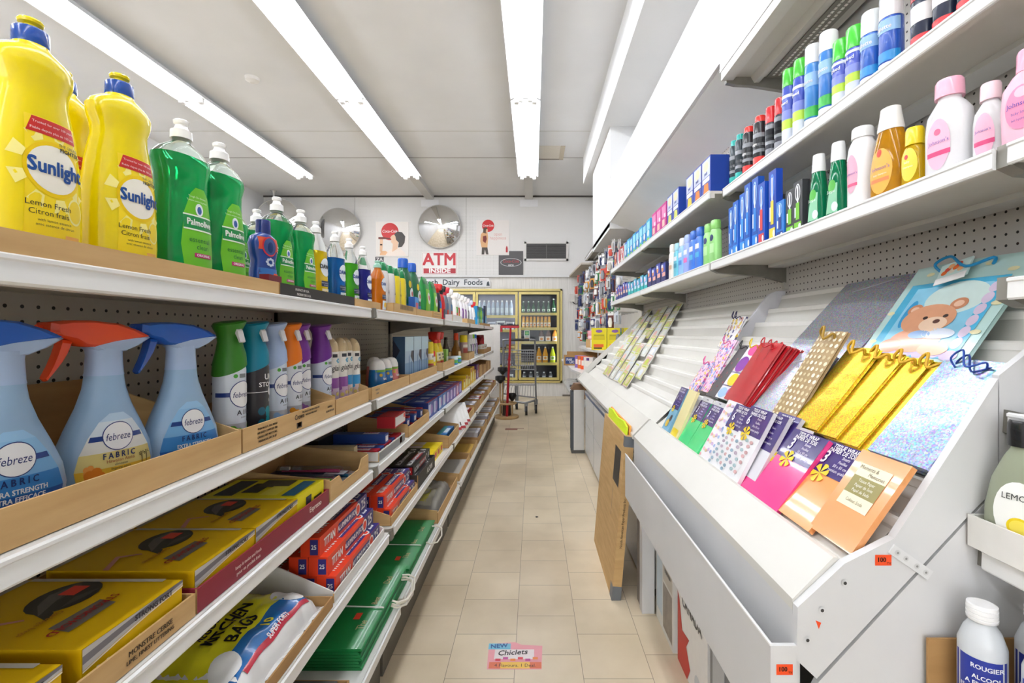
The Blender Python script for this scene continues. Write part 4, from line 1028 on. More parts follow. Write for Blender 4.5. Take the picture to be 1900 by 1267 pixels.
put(can(.028, .175, '#EBCB14', '#F0D51A', ((.1, .3, '#A83A30'), (.42, .62, '#F2EEDC')), (('EASY', .52, .016, '#26262A'),), caph=.05), 'yellow oven cleaner can behind the tissue boxes', (-.60, 2.68, ZB + .0004), LFT)
put(can(.026, .12, '#F0E8D8', '#D6302A', ((.2, .5, '#EBCB14'),), caph=.03), 'small cream can with a red cap next to the yellow can', (-.60, 2.742, ZB + .0004), LFT)
SY = ((0, .040, .030, 2.6), (.003, .044, .033, 2.6), (.09, .043, .032, 2.5), (.13, .034, .026, 2.3), (.155, .018, .018), (.165, .015))
for i, y in enumerate((2.86, 2.965)):
    put(jar_bottle('oven_spray', 'cleaner', SY, '#F1D40E', '#D42A22', .16, .05, .02, label=(('r', -.028, .034, .055, .105, '#F7EFC8'), ('r', -.028, .034, .028, .050, '#C23A2E')), words=(('EASY', .004, .09, .018, '#232328', .03), ('OFF', .004, .07, .018, '#232328', .03)), capshape=((.16, .018, .018), (.18, .019, .019), (.185, .018, .034, 3), (.225, .016, .040, 3), (.23, .012, .03, 3))),
        'yellow trigger spray with a red head, %s of two' % ORD[i], (-.605, y, Z2), LFT - .18, 'yellow trigger sprays')
put(carton('cleaner_box', 'box', .07, .05, .115, '#8FC65A', (('f', .1, .9, .3, .6, '#E8F0DC'), ('f', 0, 1, 0, .2, '#4F9C3C'))), 'small green box beside the yellow trigger sprays', (-.572, 3.11, Z2), LFT)
SB = ((0, .03, .03), (.003, .034, .034), (.10, .034, .034), (.125, .02, .02), (.15, .014), (.175, .013))
put(jar_bottle('dark_bottle', 'cleaner', SB, '#3B2A1C', '#2A2018', .175, .02, .015, label=(('r', -.02, .03, .03, .085, '#C8A868'),)), 'dark brown bottle on the second left shelf', (-.65, 3.47, ZB + .0004), LFT)
put(jar_bottle('amber_bottle', 'cleaner', SB, '#B07A34', '#E04A20', .17, .055, .018, label=(('r', -.026, .03, .02, .085, '#E4CFA6'),), see=1), 'amber bottle with a tall orange red cap', (-.60, 3.63, ZB + .0004), LFT)
put(can(.038, .06, '#2E86C0', '#DDE8F0', ((.2, .55, '#57B24A'), (.6, .8, '#E4EEF0')), caph=.012), 'low round blue and green tub on the second left shelf', (-.58, 3.36, ZB + .0004), LFT, 'low tubs')
put(can(.038, .055, '#57A84A', '#BFE0EC', ((.2, .55, '#2E86C0'),), caph=.012), 'low round green tub behind the blue one', (-.58, 3.52, ZB + .0004), LFT, 'low tubs')
put(can(.035, .205, '#C9A89A', '#F0D51E', ((.1, .45, '#C4574E'), (.5, .6, '#F0EADC')), caph=.06), 'can with a yellow cap standing in a brown carton', (-.605, 4.05, Z2), LFT)
far = [(4.42, '#F0F0EE', '#E8E8E8', '#59616E', 'white bottle with a dark printed label'), (4.56, '#EDEDEB', '#E8E8E8', '#8C62A8', 'white bottle with a lilac label'), (4.70, '#F0F0EE', '#8CD43A', '#404650', 'white bottle with a lime cap'), (4.87, '#DCE4EE', '#2A6CC0', '#7B3C90', 'white bottle with a blue cap')]
for y, c, cc, l, nm in far: put(jar_bottle('cleaner_bottle', 'cleaner', SS, c, cc, .172, .04, .018, label=(('r', -.026, .028, .02, .12, l), ('o', .0, .07, .012, .02, '#F2F2F2'))), nm + ' on the far second shelf', (-.61, y, ZB + .0004), LFT, 'white bottles on the second shelf')
for i in range(5): put(can(.035, .09 - .006 * (i % 2), ['#D9CBB2', '#B06A4A', '#E4DCCB', '#C9A27A', '#D8D2C4'][i], '#E6E2D8', ((.2, .7, '#EFEADF'),), caph=.015), 'small pale jar in the last carton, %s from the near end' % ORD[i], (-.60, 5.2 + .12 * i, Z2), LFT, 'pale jars')
put(can(.05, .20, '#A81A22', '#8C1218', ((.3, .6, '#B8262C'),), caph=.03), 'dark red canister at the far end of the second left shelf', (-.66, 5.78, Z2), LFT)

# ================================================================ left side, third shelf
g = 'boxes of garbage bags'
def bagbox(): return carton('garbage_bag_box', 'garbage bags', .160, .235, .062, '#E3B808', (
    ('t', 'o', .70, .56, .27, .16, '#3B3A38'), ('t', 'p', ((.34, .42), (.46, .46), (.60, .66), (.50, .66)), '#3B3A38'), ('t', 'o', .74, .61, .18, .05, '#57554F'), ('t', 'p', ((.40, .51), (.55, .62), (.72, .67), (.88, .62), (.60, .56)), '#6A6966'), ('t', 'p', ((.52, .47), (.70, .44), (.86, .44), (.70, .50)), '#565553'),
    ('t', 'p', ((.20, .20), (.62, .20), (.66, .32), (.24, .34)), '#77746E'), ('t', 0, .97, .96, 1, '#B9B7B0'), ('t', 'p', ((.0, .62), (.28, .70), (.36, .56), (.34, .54), (.26, .66), (.0, .58)), '#D99A8E'),
    ('t', .72, .88, .52, .62, '#F04838'), ('t', .95, 1, .1, .96, '#C9C6BC'),
    ('f', 'p', ((0, .58), (.3, .70), (.6, .80), (1, .88), (1, 1), (.0, 1)), '#BDBBB8'), ('f', 'p', ((.0, .70), (.35, .80), (1, .94), (1, 1), (.7, 1), (.3, .92), (0, .86)), '#77757A'), ('f', 'p', ((0, .54), (.3, .66), (.6, .76), (1, .84), (1, .87), (.6, .79), (.3, .69), (0, .57)), '#F0EAD4')),
    (('f', 'STRONG FORT', .66, .88, .0105, '#38353A'), ('f', '10', .16, .30, .030, '#F6F0DC'), ('f', 'garbage bags', .46, .46, .007, '#F2DE8A'), ('f', 'sacs a ordures', .48, .32, .007, '#F2DE8A'), ('t', 'STRONGHOLD', .43, .265, .0155, '#B5262C', math.pi), ('t', 'Garbage bags', .3, .42, .011, '#C98A1E', math.pi)), side='#D9AE06')
for i, y in enumerate((.456, .640, .826, .990)):
    put(bagbox(), ['yellow garbage bag box cut by the left edge of the photo', 'yellow garbage bag box with red sticker, second from the left edge', 'yellow garbage bag box between two others, beside the crimson carton', 'yellow garbage bag box touching the brighter yellow box'][i], (-.54, y, ZC + .0036), LFT, g)
put(carton('yellow_box', 'garbage bags', .135, .22, .064, '#EBDD10', (('t', .1, .9, .72, .92, '#2A3A48'), ('t', .25, .75, .5, .68, '#26261E'), ('t', .55, .95, .28, .62, '#4A4636'), ('t', .1, .9, .06, .2, '#2E6C8C'), ('t', .12, .6, .26, .44, '#F4EA5A'), ('f', .3, .5, .3, .8, '#22303C'), ('f', .6, .9, .3, .6, '#3C3A20')), side='#D8CB0C'), 'bright yellow box with dark print on the third left shelf', (-.54, 1.138, ZC + .0036), LFT, g)
ltray('brown carton front lettered in black under the first garbage bag boxes', .31, .735, ZC, -.53, .036, d=.29, words=(('MONSTRE CERISE', .30, .62, .010, '#40301C'), ('LIME, FINEST LITTERING', .30, .34, .008, '#40301C')))
ltray('crimson carton front under the last garbage bag boxes', .739, 1.215, ZC, -.53, .040, d=.29, col=4, words=(('Espresso', .34, .6, .018, '#EBD9D2'), ('keep it moist and fresh', -.22, .62, .009, '#E4C9C4'), ('pour un produit frais', -.22, .34, .009, '#E4C9C4')))
ltray('brown notched carton full of toothbrush packs', 1.225, 1.505, ZC, -.53, .055, d=.27, hb=.085, hs=.06, notch=1)
bc = [('#2FA88C', '#E8E8F0'), ('#5CB43C', '#C23A4A'), ('#2A4FA8', '#D0D8F0'), ('#D03A78', '#F0C8D8'), ('#2F8FC0', '#E8E8E8'), ('#B02838', '#F0D0D0'), ('#6CB83A', '#E8E4F0'), ('#D0487E', '#E8D8E0')]
for i in range(8):
    l = i % 6
    put(brush_pack(*bc[i]), '%s toothbrush in a blister pack, %s in the notched carton' % (['teal', 'lime', 'blue', 'pink', 'sky blue', 'red', 'leaf green', 'rose'][i], 'top layer' if i > 5 else ORD[i] + ' along'), (-.545 - .015 * (i % 2), 1.262 + .041 * l if i < 6 else 1.31 + .09 * (i - 6), ZC + .004 + (.0218 if i > 5 else 0)), LFT, 'toothbrush packs')
put(carton('toque_box', 'box', .20, .10, .075, '#151518', (('r', .1, .9, .2, .8, '#1B1B20'), ('s', .1, .6, .3, .8, '#2A2A30'))), 'black box lettered for a hockey toque behind the toothbrush carton', (-.735, 1.70, ZC + .0004), LFT)
put(carton('toque_card', 'card', .03, .20, .062, '#C6B68E', words=(('s', 'PENGUINS', .5, .66, .024, '#1A1A1C'), ('s', 'HOCKEY TOQUE', .5, .26, .018, '#1A1A1C'))), 'beige card lettered HOCKEY TOQUE beside the toothpaste', (-.60, 1.582, ZC + .0004), LFT)
ltray('grey window carton holding toothpaste boxes', 1.61, 1.93, ZC, -.53, .034, d=.218, col=2, prints=((-.5, .5, .1, .9, '#8E8F90'), (.28, .36, .2, .9, '#F05A24')))
def paste(k): return carton('toothpaste_box', 'toothpaste', .042, .19, .034, ['#B8222C', '#2A4C96', '#B8222C'][k], (('t', .0, 1, .55, 1, '#2C4E9A'), ('t', .2, .8, .15, .45, '#E9E4E6'), ('f', .15, .85, .2, .8, '#E8E6EA' if k else '#3A5CA8')), (('t', 'Colgate', .5, .30, .016, '#C0202A', math.pi / 2),))
for i in range(7): put(paste(i % 3), 'toothpaste box lying in the grey carton, %s from the near end' % ORD[i], (-.542, 1.638 + .0435 * i, ZC + .0036), LFT, 'toothpaste boxes in the grey carton')
put(paste(1), 'toothpaste box lying across the tops of the others in the grey carton', (-.545, 1.74, ZC + .0380), LFT, 'toothpaste boxes in the grey carton')
ltray('brown carton with high sides full of toothpaste boxes', 1.99, 2.38, ZC, -.53, .045, hb=.10, hs=.055, d=.26)
for i in range(12):
    put(paste((i + i // 6) % 2), 'toothpaste box in the high brown carton, %s along the %s layer' % (ORD[i % 6], ['lower', 'upper'][i // 6]), (-.545 - .012 * (i % 2), 2.035 + .06 * (i % 6), ZC + .0036 + .0345 * (i // 6)), LFT, 'toothpaste boxes in the brown carton')
put(carton('red_carton', 'box', .15, .07, .045, '#B81E28', (('t', 0, .75, 0, 1, '#C23038'), ('f', .04, .96, .12, .9, '#EAE8E6'), ('f', .8, .94, .5, .85, '#E8503C'))), 'red and white carton lying on top of the toothpaste boxes', (-.54, 1.90, ZC + .0725), LFT)
tc = [('#3D57A8', '#C8D0E8', 'navy'), ('#4E7FC4', '#DCE6F4', 'blue'), ('#5C4FA6', '#D8D0EC', 'violet'), ('#B8506A', '#EAD0DC', 'rose')]
n = 0
for i in range(9):
    for r in range(2):
        c = tc[(i // 2 + r) % 4 if i < 6 else 2 + (i % 2)]
        put(carton('tissue_cube', 'tissue box', .118, .115, .085, c[0], (('f', .1, .55, .15, .85, c[1]), ('f', 'o', .7, .5, .2, .3, '#9C7CC0'), ('t', .3, .7, .3, .7, '#DDE3F0'), ('t', 0, 1, 0, .12, '#B8485C')), side='#2A3F8C'),
            '%s tissue box on the third left shelf, %s along the %s row' % (c[2], ORD[i], ['front', 'back'][r]), (-.54 - .12 * r, 2.46 + .123 * i + (.02 if i > 1 else 0), ZC + .0004), LFT, 'tissue boxes on the third shelf')
for i, (y, h) in enumerate(((3.70, .08), (3.83, .10), (3.97, .08), (4.11, .14), (4.25, .14), (4.38, .10))):
    put(carton('yellow_carton', 'box', .12, .14, h, ['#E6B81C', '#F0CC28', '#DDB01A'][i % 3], (('f', .15, .8, .2, .7, '#F4E8A0'), ('f', .2, .6, .75, .95, '#B8402C'))), 'yellow carton on the third left shelf, %s from the near end' % ORD[i], (-.545, y, ZC + .0004), LFT, 'yellow cartons')
put(carton('purple_carton', 'box', .16, .12, .14, '#6A3C88', (('f', .1, .5, .1, .6, '#D8CDE4'), ('f', .5, .9, .4, .9, '#C83C52'), ('f', .1, .4, .7, .95, '#4AA04A'))), 'purple printed carton beyond the yellow ones', (-.545, 4.57, ZC + .0004), LFT)
for i in range(6): ltray('narrow brown carton standing at the far end of the third shelf, %s' % ORD[i], 4.72 + .2 * i, 4.90 + .2 * i, ZC, -.54, .12 - .01 * (i % 3), hb=.13, col=i % 2)

# ================================================================ left side, fourth shelf
g = 'packs of kitchen garbage bags'
kp = dict(prints=((-.48, .48, .22, .90, '#E4DC28'), (-.48, .48, .08, .22, '#1F66A8'), (-.4, .4, .045, .08, '#B8283C')))
kw = (('o', .36, .22, .11, .13, '#E6E6E4'), ('o', -.40, .20, .09, .10, '#E8E8E6'), ('STRONG', -.05, .66, .036, '#B8202C', 0), ('REGULAR', -.10, .52, .020, '#222222', 0), ('KITCHEN', -.06, .42, .032, '#1A1A1A', 0), ('BAGS', -.10, .29, .032, '#1A1A1A', 0), ('10', -.02, .15, .026, '#E8DC30', 0), ('SUPER FORTS', .0, .075, .012, '#F0E8EA', 0))
put(pouch(.29, .26, .062, '#E8E8E6', kp['prints'], kw), 'white, yellow and blue pack lettered STRONG KITCHEN BAGS, far one beside the foil', (-.50, .955, ZD + .004), LFT, g)
put(pouch(.29, .26, .062, '#E8E8E6', kp['prints'], kw), 'kitchen bag pack at the lower left corner of the photo', (-.50, .655, ZD + .004), LFT, g)
ltray('brown carton under the kitchen bag packs', .50, 1.11, ZD, -.475, .026, d=.31, col=1)
ltray('white faced carton with sloping ends under the first foil boxes', 1.125, 1.50, ZD, -.478, .024, d=.24, hb=.13, hs=.028, col=2)
for i in range(3):
    for j in range(3 - i if i else 4):
        put(long_box(.325, .047, .047, '#E4401E', '#33307A', '#33307A', 'TITAN', num='25'), 'red and navy foil box, %s layer, %s from the aisle' % (['bottom', 'middle', 'top'][i], ORD[j]), (-.486 - .0485 * j - .02 * i, 1.315, ZD + .0036 + .0475 * i), LFT, 'foil boxes nearest the camera')
ltray('brown carton with sloping ends under the second foil boxes', 1.575, 1.93, ZD, -.478, .030, d=.25, hb=.11, hs=.035)
for i in range(2):
    for j in range(4 - i):
        put(long_box(.32, .047, .047, '#E4401E', '#33307A', '#33307A', 'TITAN', num='25'), 'red and navy foil box in the second group, %s layer, %s from the aisle' % (['lower', 'upper'][i], ORD[j]), (-.486 - .0485 * j - .02 * i, 1.752, ZD + .0036 + .0475 * i), LFT, 'foil boxes in the second carton')
ltray('black carton with white capital letters under the black foil boxes', 1.94, 2.27, ZD, -.478, .060, d=.25, hb=.06, col=3, words=(('ALCAN', .15, .5, .035, '#E6E4E2'),))
for i in range(2):
    for j in range(4 - i):
        put(long_box(.31, .045, .045, '#1E1D20', '#1E1D20', '#B02428' if (i + j) % 2 else '#1E1D20', 'ALCAN', num='8'), 'black foil box, %s layer, %s from the aisle' % (['lower', 'upper'][i], ORD[j]), (-.486 - .0465 * j - .015 * i, 2.105, ZD + .0036 + .0455 * i), LFT, 'black foil boxes')
for i in range(4): put(carton('yellow_bag_box', 'box', .07, .17, .05, '#EBCF16', (('t', .1, .9, .5, .95, '#D8C8C4'), ('f', .2, .8, .3, .8, '#C8402C'))), 'yellow printed box behind the black foil, %s along' % ORD[i], (-.50, 2.32 + .074 * i, ZD + .0004), LFT, 'yellow boxes on the fourth shelf')
ltray('brown carton with deep end holding a blue box', 2.64, 3.0, ZD, -.478, .065, d=.25, hb=.10, hs=.07)
put(carton('blue_box', 'box', .26, .06, .055, '#2468A8', (('t', .05, .95, .55, .95, '#3AA0A0'), ('t', .2, .7, .1, .5, '#D8E4EE'))), 'blue and teal box in the deep brown carton', (-.50, 2.82, ZD + .012), LFT)
for i in range(6):
    c = carton('paper_packet', 'packet', .13, .005, .17, '#EFEDEA', (('f', 0, 1, 0, .12, '#A8242C'), ('f', .1, .9, .3, .8, '#F6F4F2'), ('f', .5, .8, .14, .3, '#5A3A2C')), rough=.3)
    M_ = Matrix.Translation((-.53 + .02 * (i % 2), 3.06 + .058 * i, ZD + .012)) @ Matrix.Rotation(LFT - 1.05, 4, 'Z') @ Matrix.Rotation(-.75, 4, 'X')
    put(c, 'white and red paper packet, %s in the loose heap' % ORD[i], None, 0, 'loose paper packets', mtx=M_)
for i in range(7): ltray('open brown carton on the fourth left shelf, %s after the paper packets' % ORD[i], 3.44 + .36 * i, 3.78 + .36 * i, ZD, -.478, .055 + .01 * (i % 2), d=.25, hb=.07, col=i % 2)
for i in range(7):
    for j in range(2): put(carton('small_packet', 'packet', .14, .10, .05, ['#D8D4DC', '#C9C4CE', '#E0D8D4', '#B8443C'][(i + j) % 4 if i != 0 else 3], (('t', .1, .9, .1, .9, '#E9E6EC'), ('t', .3, .7, .3, .6, '#8A8494'))), 'pale packet in an open carton of the fourth shelf, %s carton, %s' % (ORD[i], ['near', 'far'][j]), (-.50, 3.53 + .36 * i + .16 * j, ZD + .004), LFT, 'pale packets')

# ================================================================ left side, bottom shelf
@kind
def folded_bag(handle):
    mb = MB(); m = mat('#12803F', .3, coat=.15)
    S = [(0, 0), (.004, .0035), (.24, .0045), (.24, .001)]
    mb.prism([(0, .0005), (-.002, .004), (.002, .0075), (.245, .0075), (.25, .004), (.245, .0005)], -.22, .22, m, 'x')
    f = plane((0, 0, .0075), (1, 0, 0), (0, 1, 0)); mb.patch(f, -.22, .22, .15, .16, mat('#5C9A5E', .4), 1, 1); mb.patch(f, -.22, .22, .17, .25, mat('#8E7F66', .5), 1, 1)
    for i, (s, z) in enumerate((('The', .030), ('Best', .025), ('Dad', .030))): mb.text(f, s, -.12 + .12 * i, .035, z, ink('#CDB98C'), .9, 0, .0003, .01)
    parts = [('bag', mb)]
    if handle: parts.append(('rope_handle', MB().tube([(.16, .0, .004), (.162, -.022, .004), (.15, -.045, 0), (.10, -.055, -.012), (.06, -.045, -.022), (.04, -.02, -.02), (.035, -.003, -.012)], .0032, mat('#E9E4D6', .6), 6)))
    return 'paper_gift_bag', 'gift bag', parts
for k, (y, nb) in enumerate(((1.44, 7), (1.905, 4))):
    for i in range(nb): put(folded_bag(1 if (i in (nb - 1, nb - 2, nb - 3) and k == 0) or (i == nb - 1) else 0), 'folded green paper bag, %s from the bottom of the %s stack' % (ORD[i], ['near', 'far'][k]), (-.448 - .004 * (i % 3), y, ZE + .0004 + .0082 * i), LFT, 'folded green bags')
    tag(ob('rubber_band', MB().tube([(-.447, y - .04, ZE + .0125 + .0082 * nb - .010), (-.452, y - .04, ZE + .0034 + .0082 * nb), (-.56, y - .035, ZE + .0034 + .0082 * nb), (-.69, y - .03, ZE + .0034 + .0082 * nb)], .0022, mat('#EFEDE8', .5), 6)), 'white band tied around the %s stack of green bags' % ['near', 'far'][k], 'band')
sb = MB()
for i, yy in enumerate((1.30, 1.60)): pass
put(carton('red_sticker_card', 'sticker', .03, .018, .0006, '#E8452E'), 'small red price tag on the near stack of green bags', (-.50, 1.36, ZE + .0582), LFT, 'stack price tags')
put(carton('red_sticker_card', 'sticker', .03, .018, .0006, '#E8452E'), 'small red price tag on the far stack of green bags', (-.50, 1.76, ZE + .0336), LFT, 'stack price tags')
ltray('brown carton at the lower left corner, full of dark packets', .62, 1.12, ZE, -.44, .05, d=.3, col=1)
for i in range(4): put(carton('dark_packet', 'packet', .11, .2, .06, ['#3A3A36', '#8C8A84', '#C8B21E', '#55524E'][i], (('t', .1, .9, .1, .6, '#B8B4AA'),)), 'dark printed packet at the bottom left, %s in its carton' % ORD[i], (-.46, .69 + .118 * i, ZE + .004), LFT, 'packets in the lower left carton')
ltray('brown carton holding a clear plastic bag on the bottom shelf', 2.16, 2.70, ZE, -.44, .05, d=.28, hb=.09, hs=.06)
put(pouch(.40, .22, .075, '#D9D6CE', ((-.45, -.02, .15, .6, '#B9B4A2'), (-.40, -.10, .25, .5, '#C9C25A')), film=1), 'crumpled clear plastic bag with a printed label', (-.462, 2.43, ZE + .006), LFT)
ltray('brown carton with a grey pad on the bottom shelf', 2.78, 3.25, ZE, -.44, .045, d=.28, hb=.07)
put(carton('grey_pad', 'pad', .36, .22, .02, '#B9B5AC', (('t', .55, .65, .75, .85, '#E8452E'),)), 'flat grey pad with a red tag in a bottom shelf carton', (-.455, 3.0, ZE + .004), LFT)
put(carton('kraft_envelope', 'envelope', .30, .22, .02, '#C9A24A', (('t', .05, .95, .1, .2, '#B08A3A'),)), 'golden brown padded envelope lying in its carton', (-.455, 3.47, ZE + .004), LFT)
ltray('brown carton holding the golden envelope', 3.28, 3.68, ZE, -.44, .04, d=.28, hb=.06)
for i in range(6): ltray('open brown carton on the bottom left shelf, %s after the envelope' % ORD[i], 3.72 + .38 * i, 4.07 + .38 * i, ZE, -.44, .05 + .012 * (i % 2), d=.28, hb=.06, col=(i + 1) % 2)
for i in range(12): put(carton('white_booklet_pack', 'packet', .09, .15, .055, ['#DAD8DE', '#CFCCD6', '#E2DED8'][i % 3], (('t', .1, .9, .2, .8, '#EEECF0'), ('f', .2, .8, .2, .7, '#8F8CA0'))), 'white packet in the far bottom cartons, %s from the near end' % ORD[i], (-.46, 3.79 + .12 + .38 * (i // 2) + .11 * (i % 2), ZE + .004), LFT, 'white packets on the bottom shelf')
# ================================================================ right side, lower of the two wall shelves
Z1, ZR = R1Z + .0006, R2Z + .0006
def drop(c, u=0, v=.085, ru=.020, rv=.045): return ('o', u, v, ru, rv, c)
g = 'baby care bottles'
S = ((0, .030, .018, 2.6), (.003, .034, .021, 2.6), (.06, .036, .022, 2.5), (.09, .034, .021, 2.4), (.108, .022, .017, 2.2), (.112, .016))
put(jar_bottle('lotion_bottle', 'lotion', S, '#EFB9CB', '#F0A9C2', .112, .034, .017, label=(('o', .0, .055, .022, .034, '#F08FB4'), ('o', .0, .078, .009, .008, '#F7C3D4')), words=(("Johnson's", .0, .060, .0105, '#3E4AA8'), ('baby lotion', .0, .046, .006, '#5560A8'), ('lait hydratant', .0, .036, .005, '#5560A8'))), 'pink lotion bottle cut by the right edge of the photo', (.775, .730, Z1), RGT + .25, g)
S = ((0, .020, .014, 2.6), (.003, .024, .017, 2.6), (.07, .0245, .017, 2.5), (.09, .022, .016, 2.3), (.104, .012), (.108, .011))
put(jar_bottle('oil_bottle', 'baby oil', S, '#F2F4F6', '#F3D2DA', .108, .030, .0145, label=(('o', .0, .045, .016, .040, '#F3B6CC'), ('r', -.015, .016, .030, .038, '#D8487C')), words=(("Johnson's", 0, .055, .007, '#6A62B0'),), see=2), 'small clear oil bottle with a pale pink cap beside the pink lotion', (.795, .815, Z1), RGT + .2, g)
S = ((0, .034, .020, 2.8), (.003, .038, .024, 2.8), (.09, .039, .024, 2.6), (.120, .036, .023, 2.4), (.136, .026, .019, 2.2), (.145, .018), (.150, .0175))
put(jar_bottle('oil_bottle', 'baby oil', S, '#F2F2F5', '#F0AFC3', .150, .034, .0225, label=(('o', -.004, .062, .022, .048, '#F4B9CF'), ('r', -.024, .018, .040, .049, '#D8487C'), ('o', -.004, .085, .006, .006, '#E06A90')), words=(("Johnson's", -.002, .066, .0105, '#6A62B0'),), see=2), 'big clear oil bottle with a pink cap', (.79, .890, Z1), RGT + .22, g)
S = ((0, .019, .014, 2.6), (.003, .023, .017, 2.6), (.07, .023, .017, 2.5), (.085, .019, .015, 2.3), (.092, .012))
put(jar_bottle('shampoo_bottle', 'shampoo', S, '#F2C20E', '#F3D31C', .09, .036, .0165, label=(('o', .0, .05, .017, .034, '#F6D64A'), ('o', -.004, .066, .004, .005, '#D8484A')), words=(('baby', -.002, .055, .007, '#F9F0DA'), ('shampoo', 0, .045, .006, '#F9F0DA')), see=1), 'small yellow shampoo bottle beside the orange one', (.785, .965, Z1), RGT + .2, g)
S = ((0, .034, .020, 2.6), (.003, .040, .025, 2.6), (.05, .042, .026, 2.5), (.10, .037, .024, 2.4), (.14, .028, .020, 2.2), (.152, .025, .019))
put(jar_bottle('shampoo_bottle', 'shampoo', S, '#E8A012', '#F0EEEA', .152, .05, .02, label=(('o', -.004, .062, .028, .050, '#F2B24A'), ('o', -.006, .102, .006, .009, '#D2482E'), ('r', -.026, .018, .038, .046, '#EE8A50')), words=(("Johnson's", -.002, .068, .0125, '#5A4A9A'), ('baby shampoo', -.002, .054, .006, '#FBF0DC')), see=1,
    capshape=((.150, .027, .021), (.155, .0275, .0215), (.185, .022, .018), (.200, .020, .017), (.203, .015, .012))), 'orange shampoo bottle with a white cap', (.79, 1.037, Z1), RGT + .2, g)
S = ((0, .030, .026), (.003, .033, .029), (.13, .033, .029), (.152, .030, .026), (.166, .022, .021), (.170, .021, .020))
put(jar_bottle('powder_bottle', 'baby powder', S, '#ECEBEC', '#F0F0F0', .170, .026, .0235, label=(('o', -.006, .085, .017, .046, '#F3AFC4'), ('r', -.018, .010, .055, .062, '#DE5C84')), words=(("Johnson's", -.004, .085, .0085, '#5A60B0'),)), 'white powder bottle with a pink drop label', (.79, 1.125, Z1), RGT + .25, g)
g = 'green mouthwash bottles'
S = ((0, .024, .016, 2.8), (.003, .029, .020, 2.8), (.06, .028, .020, 2.6), (.11, .022, .017, 2.4), (.148, .0175, .0145, 2.2), (.150, .017, .014))
for i, y in enumerate((1.215, 1.298)):
    put(jar_bottle('mouthwash_bottle', 'mouthwash', S, '#0E9A66', '#F0F2F2', .15, .04, .016, label=(('t', -.022, .016, .015, .09, '#8FCBA6', -.004, .014), ('o', -.002, .085, .012, .016, '#4FB43C'), ('o', .008, .03, .009, .012, '#DDE6F0')), words=(('Scope', -.003, .07, .012, '#EDF5EE'),), see=1,
        capshape=((.148, .0185, .0155), (.152, .019, .016), (.190, .0165, .014), (.197, .0155, .013), (.198, .012, .01))), ['green mouthwash bottle next to the white powder', 'green mouthwash bottle next to the grey brush packs'][i], (.79, y, Z1), RGT + .2, g)
def brush_card(w, h, c, c2, c3): return carton('brush_card', 'toothbrush', w, .022, h, c, (('f', 'o', .5, .78, .30, .17, c2), ('f', 'o', .5, .78, .21, .14, c), ('f', .42, .58, .5, .9, '#E8EEF6'), ('f', .1, .9, .06, .2, c3), ('f', 'o', .72, .12, .14, .05, '#E6ECF4'), ('f', .3, .7, .25, .58, c3), ('f', .15, .3, .3, .5, '#E8EEF6')), side=c)
for i, (y, h, c, c2, c3, nm) in enumerate(((1.375, .15, '#3A3C40', '#D8DADC', '#7AC43A', 'grey and lime toothbrush card, nearer one'), (1.425, .14, '#3A3C40', '#D8DADC', '#7AC43A', 'grey and lime toothbrush card, farther one'), (1.475, .12, '#2C7CD0', '#8FC0EC', '#1E3F90', 'short blue floss card beside the grey toothbrush cards'),
    (1.530, .235, '#1A46B0', '#4C8AE0', '#E0D040', 'tall blue brush card with a yellow stripe'), (1.595, .215, '#1C50B8', '#6AA8EC', '#D8484A', 'blue brush card with a red mark'), (1.65, .25, '#1A54B4', '#9CC8F0', '#2E86DC', 'tallest blue brush card'), (1.70, .245, '#1A54B4', '#9CC8F0', '#2E86DC', 'tall blue brush card beside the tallest one'),
    (1.75, .225, '#1E62C4', '#9CC8F0', '#3A94E4', 'medium blue brush card'), (1.80, .21, '#1E62C4', '#8FC0EC', '#3A94E4', 'lower blue brush card'), (1.85, .20, '#1E5CBC', '#8FC0EC', '#2C7CD8', 'blue brush card nearest the green lotion'))):
    put(brush_card(.046, h, c, c2, c3), nm, (.775 + .004 * (i % 2), y, Z1), RGT, 'blue brush cards' if i > 1 else 'grey brush cards')
S = ((0, .028, .018, 3), (.003, .031, .020, 3), (.14, .029, .019, 3), (.155, .020, .016, 2.4))
for i, y in enumerate((2.02, 2.095)): put(jar_bottle('lotion_bottle', 'lotion', S, '#9BDB86', '#8CD06E', .155, .035, .018, label=(('o', .0, .115, .015, .014, '#2C3A6E'), ('r', -.018, .018, .05, .09, '#B9E8A8')), capshape=((.152, .0235, .018, 2.6), (.156, .025, .019, 2.6), (.186, .024, .018, 2.6), (.19, .021, .016, 2.6))), 'light green lotion bottle, %s of two' % ['nearer', 'farther'][i], (.785, y, Z1), RGT + .1, 'green lotion bottles')
